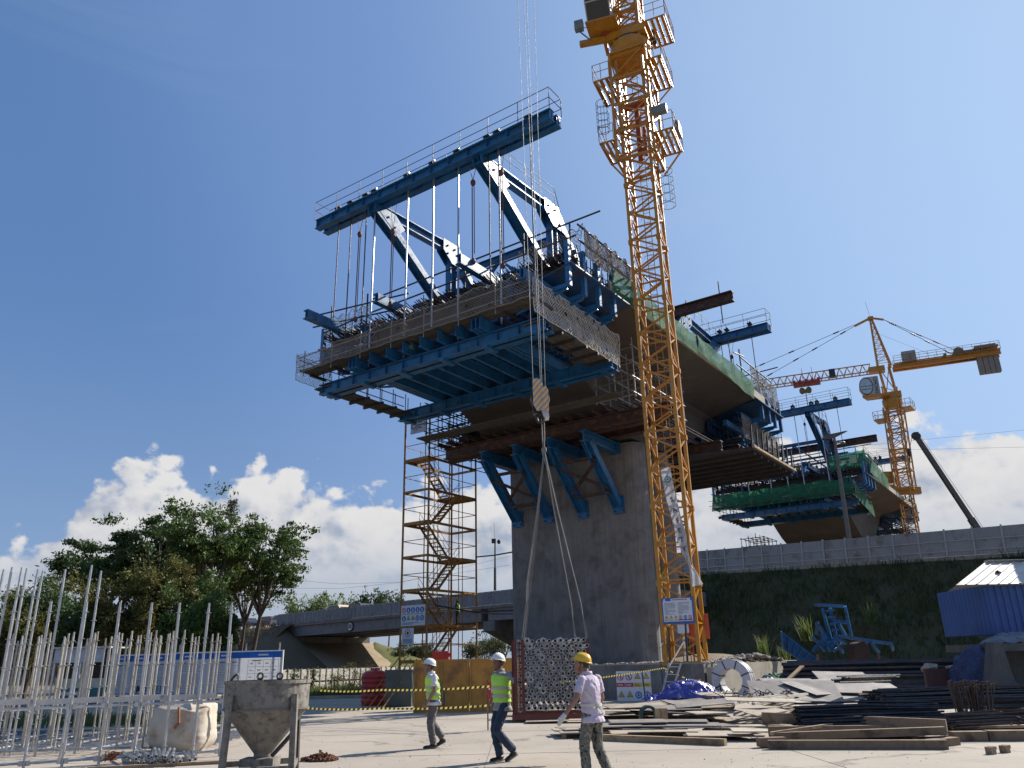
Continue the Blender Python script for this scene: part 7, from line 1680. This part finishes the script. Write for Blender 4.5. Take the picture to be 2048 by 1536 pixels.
for k in range(5):
    t=.1+.2*k; a=aty(1362-24*t,1326+76*t,33.45); b=aty(1338-16*t,1326+74*t,33.45); m=MB(); m.bar(a,b,.12,.035); m.build('step',galv,ld)
tr_=thing('trestle','small yellow steel trestle left of the steel coil','trestle',gz(1378,1402)); a=aty(1357,1362,33.2); b=aty(1400,1360,32.9); m=MB()
m.bar(a,b,.2,.06); 
for p in (a,b):
    for o in(-.18,.18): m.bar(p+V3((0,0,0)),V3((p.x+o*.4,p.y+o,.35)),.05,.05)
m.bar(a-VZ*.3,b-VZ*.3,.05,.05); m.build('trestle_frame',yel,tr_)
m=MB(); r2=random.Random(5)
for k in range(90):
    p=gz(1440+150*r2.random(),1432+8*r2.random()); p.z=.45+r2.random()*.25; m.tube(p,p+V3((r2.gauss(0,.12),r2.gauss(0,.12),r2.gauss(.05,.1))),.014,4)
tag(m.build('bolt_heap',dark),'dark heap of short bars and bolts on the pale boards','scrap heap',kind='stuff')
for i in range(7):
    px=1470+i*15+r.uniform(-5,5); bl('pale rectangular steel tube on the board heap, '+('leftmost','second from left','third from left','middle','third from right','second from right','rightmost')[i]+' of seven',(px,1447+r.uniform(-2,2)),(px+66+r.uniform(-12,12),1433+r.uniform(-3,3)),.09,.06,.46+.05*(i%3),mat('pale_tube',(.45,.41,.34),.6,rnd=.15),'tube_length','steel tube','pale tubes on the heap')
for i,(px,py,w2,h2,mm_,lab) in enumerate(((1300,1446,.35,.4,mat('green_drum',(.02,.06,.05),.6),'dark green coil of hose behind the front plywood stack'),(1318,1446,.16,.42,timber,'upright pale wood block in the plywood heap, left'),(1330,1446,.16,.42,timber,'upright pale wood block in the plywood heap, right'))):
    p=gz(px,py+8); m=MB()
    if i==0:
        for k in range(4): m.lathe(p+V3((0,.08*k,.28)),[(.17,-.03),(.24,-.03),(.24,.03),(.17,.03),(.17,-.03)],14,(X_,VZ,V3((0,1,0))))
    else: m.box(p+VZ*.24,w2,.16,h2)
    tag(m.build('hose_coil' if i==0 else 'wood_block',mm_),lab,'hose' if i==0 else 'wood block')
# ================================================================= PEOPLE
wtex=bpy.data.textures.new('cloth_folds','CLOUDS'); wtex.noise_scale=.07; wtex.noise_depth=2
camo=bpy.data.materials.new('camouflage'); camo.use_nodes=True
def _camo():
    nt=camo.node_tree; N=nt.nodes; L=nt.links; p=N['Principled BSDF']; tc=N.new('ShaderNodeTexCoord'); t=N.new('ShaderNodeTexNoise'); t.inputs['Scale'].default_value=11; t.inputs['Detail'].default_value=3; t.inputs['Roughness'].default_value=.55
    L.new(tc.outputs['Object'],t.inputs['Vector']); rp=N.new('ShaderNodeValToRGB'); L.new(t.outputs[0],rp.inputs[0]); c=rp.color_ramp; c.interpolation='CONSTANT'
    for q,col in ((.0,(.03,.035,.03)),(.42,(.16,.15,.125)),(.50,(.09,.095,.07)),(.56,(.24,.22,.19)),(.64,(.05,.055,.045))):
        e=c.elements[0] if q==0 else c.elements.new(q); e.position=q; e.color=(*col,1)
    c.elements[-1].color=(.05,.055,.045,1); L.new(rp.outputs[0],p.inputs['Base Color']); p.inputs['Roughness'].default_value=.9
_camo()
lime=mat('hi_vis_lime',(.42,.75,.10),.7,var=.08,vs=6.)
refl=mat('reflective_tape',(.42,.41,.36),.4,var=.1)
hair=mat('black_hair',(.012,.011,.010),.6)
def person(label,loc,face,S,J,shirt,trous,helmet,vest=None,glove=None,shoe=None,vox=.011,strap=False,group=None,headyaw=0.,bag=False,hem=.82):
    root=thing('person',label,'person',loc,0,group); F=V3((face[0],face[1],0)).normalized(); Rr=V3((F.y,-F.x,0)); L0=V3(loc)
    def P(q): return L0+(Rr*q[0]+F*q[1]+VZ*q[2])*S
    j={k:P(v) for k,v in J.items()}
    def fin(mb,name,m,par=root,v=vox,disp=0.,smooth=True):
        o=mb.build(name,m,par,smooth=smooth)
        rm=o.modifiers.new('merge','REMESH'); rm.mode='VOXEL'; rm.voxel_size=v; rm.use_smooth_shade=True
        sm=o.modifiers.new('soft','SMOOTH'); sm.iterations=3; sm.factor=.5
        if disp:
            d=o.modifiers.new('folds','DISPLACE'); d.texture=wtex; d.strength=disp; d.mid_level=.5; d.texture_coords='LOCAL'
        return o
    lean=(J['neck'][1]-J['pel'][1]); side=J['neck'][0]-J['pel'][0]
    def ring(z,w,d): 
        t=(z-J['pel'][2])/(J['neck'][2]-J['pel'][2]); c=P((J['pel'][0]+side*t,J['pel'][1]+lean*t,z)); return c,w*S,d*S
    tw=J.get('twist',(0,0,0))[0]
    def loft(mb,rings,n=20):
        vs=[]; m=len(rings)
        for c,w,d in rings:
            for k in range(n): 
                a=2*math.pi*k/n; vs.append(c+Rr*(w*math.cos(a))+F*(d*math.sin(a)))
        mb.add(vs,[(i*n+k,i*n+(k+1)%n,(i+1)*n+(k+1)%n,(i+1)*n+k) for i in range(m-1) for k in range(n)]+[tuple(range(n))[::-1],tuple((m-1)*n+k for k in range(n))])
    zP=J['pel'][2]; zN=J['neck'][2]; H=zN-zP
    def TZ(f): return zP+H*f
    prof=[(-.06,.150,.105),(.08,.158,.112),(.25,.142,.102),(.48,.158,.112),(.68,.176,.118),(.84,.180,.104),(.94,.125,.082),(1.0,.06,.06)]
    b=MB(); loft(b,[ring(TZ(f),w*.97,d*.97) for f,w,d in prof])
    for s in 'LR':
        b.line([j['sh'+s],j['el'+s],j['wr'+s]],.04,10,[.050*S,.040*S,.027*S]); b.ell(j['sh'+s],.054*S,.054*S,.054*S)
        b.line([j['hip'+s],j['kn'+s],j['an'+s]],.05,10,[.078*S,.054*S,.038*S]); b.ell(j['kn'+s],.055*S,.055*S,.055*S)
        # hand: palm, four unequal bent fingers, thumb from the side
        w=j['wr'+s]; d=(w-j['el'+s]).normalized(); hp=J.get('hand'+s); d=(Rr*hp[0]+F*hp[1]+VZ*hp[2]).normalized() if hp else d
        x=d.cross(F if abs(d.dot(F))<.9 else VZ).normalized(); pn=d.cross(x); 
        if s=='R': x=-x
        b.line([w,w+d*.045*S,w+d*.088*S],.03,8,[.026*S,.036*S,.034*S])
        for q,ln in ((-.028,.066),(-.009,.076),(.010,.071),(.028,.056)):
            a0=w+d*.082*S+x*q*S; a1=a0+d*ln*.5*S+pn*.006*S; a2=a1+(d*.8+pn*.55).normalized()*ln*.5*S; b.line([a0,a1,a2],.009,6,[.0105*S,.0098*S,.008*S])
        a0=w+d*.03*S-x*.025*S; a1=a0+(d*.75-x*.75).normalized()*.042*S; b.line([a0,a1,a1+(d*.95-x*.2).normalized()*.035*S],.01,6,[.014*S,.0115*S,.009*S])
    # neck and head
    hc=j['head']; hy=R(headyaw); Fh=(F*math.cos(hy)-Rr*math.sin(hy)); Rh=V3((Fh.y,-Fh.x,0)); tilt=J.get('nod',(0,0,0))[0]; Uh=(VZ-Fh*(-tilt)).normalized(); Fh=(Fh-Uh*Fh.dot(Uh)).normalized()
    b.line([j['neck']-VZ*.06*S,j['neck'].lerp(hc,.6),hc],.05,10,[.064*S,.055*S,.055*S])
    ax=(Rh,Fh,Uh); b.ell(hc+Uh*.02*S,.074*S,.094*S,.105*S,14,10,ax); b.ell(hc-Uh*.05*S+Fh*.026*S,.056*S,.064*S,.072*S,12,8,ax)
    b.line([hc+Fh*.088*S+Uh*.03*S,hc+Fh*.110*S-Uh*.015*S,hc+Fh*.09*S-Uh*.024*S],.01,6,[.010*S,.0165*S,.013*S]); b.ell(hc-Uh*.105*S+Fh*.07*S,.028*S,.022*S,.02*S,8,6,ax); b.ell(hc+Uh*.038*S+Fh*.082*S,.055*S,.018*S,.012*S,8,6,ax)
    b.ell(hc-Uh*.062*S+Fh*.09*S,.026*S,.011*S,.008*S,8,5,ax); b.ell(hc-Uh*.075*S+Fh*.088*S,.022*S,.011*S,.008*S,8,5,ax)
    for q in(-1,1): b.ell(hc+Rh*(.075*q*S)-Fh*.005*S,.012*S,.022*S,.034*S,8,6,ax)
    fin(b,'body',skin,root,min(vox,.0085) if vox<.02 else vox)
    b=MB(); b.ell(hc+Uh*.028*S-Fh*.012*S,.080*S,.094*S,.104*S,12,8,ax)
    for v in b.v:
        q=v-hc
        if q.dot(Fh)>.045*S and q.dot(Uh)<.075*S: v-=Fh*(q.dot(Fh)-.045*S)
        if q.dot(Uh)<-.045*S: v+=Uh*(-.045*S-q.dot(Uh))
    b.build('hair',hair,root,smooth=True)
    if vox<.02:
        b=MB()
        for q in(-1,1): b.ell(hc+Rh*(.03*q*S)+Fh*.089*S+Uh*.012*S,.010*S,.007*S,.006*S,8,5,ax)
        b.build('eyes',ink,root)
    # helmet
    hm=MB(); n=20; hv=[]; U0=hc+Uh*.058*S
    for i in range(8):
        t=i/7*math.pi/2
        for k in range(n):
            a=2*math.pi*k/n; hv.append(U0+Rh*(.108*S*math.cos(t)*math.cos(a))+Fh*(.132*S*math.cos(t)*math.sin(a))+Uh*(.112*S*math.sin(t)+ (.010*S if abs(math.cos(a))<.35 and i>1 else 0)))
    hm.add(hv,[(i*n+k,i*n+(k+1)%n,(i+1)*n+(k+1)%n,(i+1)*n+k) for i in range(7) for k in range(n)])
    rim=[]; 
    for k in range(n):
        a=2*math.pi*k/n; ex=.018+.035*max(0,math.sin(a))**1.5; rim+=[U0+Rh*(.106*S*math.cos(a))+Fh*(.130*S*math.sin(a)),U0+Rh*((.108+ex*.6)*S*math.cos(a))+Fh*((.132+ex)*S*math.sin(a))-Uh*.012*S]
    hm.add(rim,[(2*k,(2*k+2)%(2*n),(2*k+3)%(2*n),2*k+1) for k in range(n)])
    hel=hm.build('helmet',helmet,root,smooth=True)
    b=MB(); b.lathe(U0,[(.109*S,.0),(.112*S,.004*S)],4); 
    cs=MB()
    for q in(-1,1): cs.line([U0+Rh*(.085*q*S),hc+Rh*(.078*q*S)-Uh*.05*S+Fh*.02*S,hc-Uh*.125*S+Fh*.05*S],.006*S,4)
    cs.build('chin_strap',blk,hel)
    # shirt
    b=MB(); o=.024
    loft(b,[ring(TZ((hem-.92)/.5),.206,.156),ring(TZ((hem-.92)/.5+.1),.198,.150)]+[ring(TZ(f),w+o,d+o) for f,w,d in prof[:-1]]+[ring(TZ(.99),.072,.072)])
    for s in 'LR':
        e=j['sh'+s].lerp(j['el'+s],.72); b.line([j['sh'+s]+VZ*.012*S,j['sh'+s].lerp(j['el'+s],.4),e],.06,12,[.058*S,.064*S,.066*S]); b.ell(j['sh'+s],.060*S,.060*S,.052*S)
    sh=fin(b,'shirt',shirt,root,vox,.028)
    if vox<.02:
        b=MB(); b.lathe(j['neck']+VZ*.02*S,[(.068*S,-.035*S),(.082*S,-.03*S),(.072*S,.022*S),(.062*S,.02*S)],16); b.build('collar',shirt,sh,smooth=True)
    # trousers
    b=MB(); loft(b,[ring(zP-.08,.146,.112),ring(zP,.150,.114),ring(zP+.07,.138,.102)])
    for s in 'LR': b.line([j['hip'+s]+VZ*.02*S,j['hip'+s].lerp(j['kn'+s],.5),j['kn'+s],j['kn'+s].lerp(j['an'+s],.55),j['an'+s]+VZ*.015*S],.07,14,[.098*S,.088*S,.074*S,.072*S,.068*S])
    fin(b,'trousers',trous,root,vox,.03)
    # shoes
    for s in 'LR':
        t=j['toe'+s]; a=j['an'+s]; d=(t-a); d.z*=1; hd=V3((d.x,d.y,0)); hd=hd.normalized() if hd.length>1e-4 else F; dn=(t-a).normalized(); heel=a-hd*.055*S+ (VZ*(-.055*S) if t.z<a.z else VZ*0)
        sx=hd.cross(VZ).normalized(); b=MB(); sole=(t-heel); sd2=sole.normalized(); up=sx.cross(sd2).normalized()
        if up.z<0: up=-up
        b.ell(heel+sole*.25+up*.035*S,.085*S,.042*S,.045*S,12,8,(sd2,sx,up)); b.ell(heel+sole*.72+up*.022*S,.095*S,.048*S,.032*S,12,8,(sd2,sx,up)); b.line([heel+sole*.22+up*.03*S,a],.045*S,10)
        fin(b,'shoe',shoe or mat('black_shoe',(.014,.013,.013),.5),root,max(.008,vox*.8))
        if vox<.02: b=MB(); b.box(heel+sole*.5-up*.004*S,sole.length*1.08,.088*S,.018*S,(sd2,sx,up)); b.build('sole',mat('sole_grey',(.2,.18,.16),.8),root)
    if vest:
        b=MB(); o2=.034; pv=[(f,w,d) for f,w,d in prof if .0<f<.9]
        loft(b,[ring(TZ(.02),.160+o2,.114+o2)]+[ring(TZ(f),w+o2-.006,d+o2) for f,w,d in pv]+[ring(TZ(.95),.112,.098)])
        vo=fin(b,'vest',vest,root,vox,.016)
        for f in (.22,.47):
            w,d=(.148,.106) if f<.3 else (.158,.112); b=MB(); n=24; vs=[]
            for ff,oo in ((f-.045,.002),(f+.045,.002)):
                c,ww,dd=ring(TZ(ff),w+o2+.010,d+o2+.012)
                for k in range(n): a=2*math.pi*k/n; vs.append(c+Rr*(ww*math.cos(a))+F*(dd*math.sin(a)))
            b.add(vs,[(k,(k+1)%n,n+(k+1)%n,n+k) for k in range(n)]); b.build('reflective_band',refl,vo,smooth=True)
    if strap:
        n=26; b=MB(); vs=[]
        for k in range(n+1):
            a=2*math.pi*k/n; f=.42+.42*math.cos(a-2.2); w,d=.215,.160; c,ww,dd=ring(TZ(f),w*(1-.16*max(0,f-.6)),d); p=c+Rr*(ww*math.cos(a))+F*(dd*math.sin(a)); vs+=[p-VZ*.022*S,p+VZ*.022*S]
        b.add(vs,[(2*k,2*k+2,2*k+3,2*k+1) for k in range(n)]); b.build('diagonal_strap',mat('strap_white',(.52,.52,.46),.8),root)
        b=MB(); vs=[]
        for k in range(n+1):
            a=2*math.pi*k/n; c,ww,dd=ring(TZ(.20),.182,.142); p=c+Rr*(ww*math.cos(a))+F*(dd*math.sin(a)); vs+=[p-VZ*.022*S,p+VZ*.022*S]
        b.add(vs,[(2*k,2*k+2,2*k+3,2*k+1) for k in range(n)]); b.build('waist_strap',mat('strap_white',(.52,.52,.46),.8),root)
    if bag:
        b=MB(); q=P((-.10,-.20,J['pel'][2]+.02)); b.box(q,.08,.06,.28,(Rr,F,VZ)); b.line([q+VZ*.14,P((-.15,-.13,TZ(.6))),P((-.08,-.02,TZ(.97)))],.014,5); b.build('shoulder_bag',mat('bag_dark',(.05,.055,.04),.7),root)
    if glove:
        b=MB()
        for s in glove:
            w=j['wr'+s]; d=(w-j['el'+s]).normalized(); x=d.cross(F if abs(d.dot(F))<.9 else VZ).normalized(); pn=d.cross(x)
            if s=='R': x=-x
            b.line([w-d*.03*S,w+d*.045*S,w+d*.09*S],.03,8,[.034*S,.043*S,.041*S])
            for q,ln in ((-.028,.072),(-.009,.082),(.010,.077),(.028,.062)):
                a0=w+d*.082*S+x*q*S; a1=a0+d*ln*.5*S+pn*.006*S; b.line([a0,a1,a1+(d*.8+pn*.55).normalized()*ln*.5*S],.012,6,[.0145*S,.0135*S,.0115*S])
            a0=w+d*.03*S-x*.025*S; a1=a0+(d*.75-x*.75).normalized()*.042*S; b.line([a0,a1,a1+(d*.95-x*.2).normalized()*.037*S],.01,6,[.018*S,.015*S,.012*S])
        fin(b,'glove',mat('glove_white',(.55,.55,.50),.85,var=.1),root,.009)
    return root
whelm=mat('helmet_white',(.70,.70,.66),.35,var=.04); yhelm=mat('helmet_yellow',(.72,.42,.03),.35,var=.05)
J0={'pel':(0,0,.92),'neck':(0,.02,1.43),'head':(0,.05,1.565),'shL':(-.185,.0,1.375),'shR':(.185,.0,1.375),'hipL':(-.09,0,.90),'hipR':(.09,0,.90),
 'elL':(-.24,-.04,1.10),'elR':(.24,-.04,1.10),'wrL':(-.25,.06,.86),'wrR':(.25,.06,.86),'knL':(-.10,.03,.49),'knR':(.10,.03,.49),'anL':(-.10,0,.085),'anR':(.10,0,.085),'toeL':(-.11,.19,.015),'toeR':(.11,.19,.015)}
def pose(**k): d=dict(J0); d.update(k); return d
p1=gz(866,1497)
person('person in white helmet and lime vest with a shoulder bag walking left, head lowered',p1,(-.985,-.17),1.02,
 pose(neck=(0,.05,1.43),head=(0,.10,1.56),nod=(-.22,0,0),elL=(-.235,.0,1.10),wrL=(-.20,.15,.87),elR=(.22,.02,1.10),wrR=(.20,.15,.88),
 knL=(-.09,.07,.48),anL=(-.09,.0,.085),toeL=(-.10,.19,.015),knR=(.09,.02,.49),anR=(.09,-.20,.17),toeR=(.09,-.06,.02)),
 mat('shirt_white',(.62,.61,.64),.8,var=.05),mat('trousers_grey',(.105,.10,.10),.85,var=.15,vs=5.),whelm,lime,bag=True,headyaw=0)
p2=gz(1006,1524)
person('person in white helmet, lime vest and jeans with an arm on the hanging bundle',p2,(-.80,-.60),1.045,
 pose(neck=(0,.03,1.43),head=(.0,.07,1.56),nod=(-.16,0,0),shL=(-.19,-.02,1.38),elL=(-.37,-.10,1.21),wrL=(-.28,-.26,1.20),elR=(.24,-.02,1.12),wrR=(.22,.1,.9),
 knL=(-.07,.17,.50),anL=(-.08,-.16,.16),toeL=(-.08,-.02,.02),knR=(.09,.10,.48),anR=(.08,.0,.085),toeR=(.08,.19,.015)),
 mat('shirt_grey',(.27,.26,.27),.8,var=.08),mat('jeans_blue',(.022,.04,.075),.85,var=.3,vs=5.),whelm,lime,headyaw=8,hem=.80)
p3=gz(1192,1570)
person('person in yellow helmet, lilac shirt and camouflage trousers seen from behind, right foreground',p3,(-.80,.60),1.015,
 pose(neck=(-.01,.05,1.43),head=(-.02,.12,1.555),nod=(-.18,0,0),shL=(-.19,.03,1.375),elL=(-.33,.05,1.11),wrL=(-.42,.20,.90),elR=(.25,-.02,1.10),wrR=(.26,.12,.9),
 knL=(-.10,.10,.49),anL=(-.10,.06,.085),toeL=(-.11,.25,.015),knR=(.10,.0,.49),anR=(.10,-.16,.12),toeR=(.10,.01,.015)),
 mat('shirt_lilac',(.50,.43,.52),.8,var=.06,vs=5.),camo,yhelm,glove='L',strap=True,headyaw=25,hem=.80)
# distant workers
gshirt=mat('shirt_teal',(.05,.16,.13),.8); dsh=mat('shirt_dark',(.05,.05,.06),.8); dtr=mat('trousers_dark',(.03,.032,.04),.85)
q=aty(915,1248,56.5); q.z=4.12+.09
person('person in orange helmet and lime vest standing on the first landing of the stair tower',q,(-.9,.3),1.0,pose(elL=(-.3,.1,1.15),wrL=(-.32,.33,1.12)),dsh,dtr,mat('helmet_orange',(.6,.25,.04),.4),lime,vox=.025)
crouch=pose(pel=(0,0,.42),neck=(0,.22,.88),head=(0,.30,1.0),shL=(-.18,.2,.84),shR=(.18,.2,.84),hipL=(-.1,0,.40),hipR=(.1,0,.40),knL=(-.16,.34,.5),knR=(.16,.34,.5),anL=(-.12,.06,.09),anR=(.12,.06,.09),toeL=(-.13,.25,.02),toeR=(.13,.25,.02),elL=(-.28,.36,.68),elR=(.28,.36,.68),wrL=(-.15,.5,.72),wrR=(.15,.5,.72))
person('person in yellow helmet and teal shirt crouching behind the net on the near traveller walkway',B(-10.15,-.35,12.45),(-.5,-.8),1.0,crouch,gshirt,dtr,yhelm,None,vox=.025,hem=.36)
for t,lab,shm,hm_,fc in ((1.0,'person in an olive shirt on the farther deck edge, left of the pair',mat('shirt_olive',(.16,.14,.05),.8),yhelm,(-.4,-.9)),(1.9,'person in a pale shirt on the farther deck edge, right of the pair',mat('shirt_pale',(.35,.36,.38),.8),mat('helmet_dark',(.05,.04,.04),.5),(-.9,-.2)),(-2.7,'person in an orange vest working on the farther deck below the nearer platform edge',dsh,whelm,(.5,-.8))):
    person(lab,x1(V3((-8.4,t,14.58))),fc,1.0,pose(elL=(-.27,.06,1.12),wrL=(-.2,.28,1.0)),shm,dtr,hm_,mat('vest_orange',(.6,.12,.03),.7) if t<0 else None,vox=.03,group='workers on the farther deck')
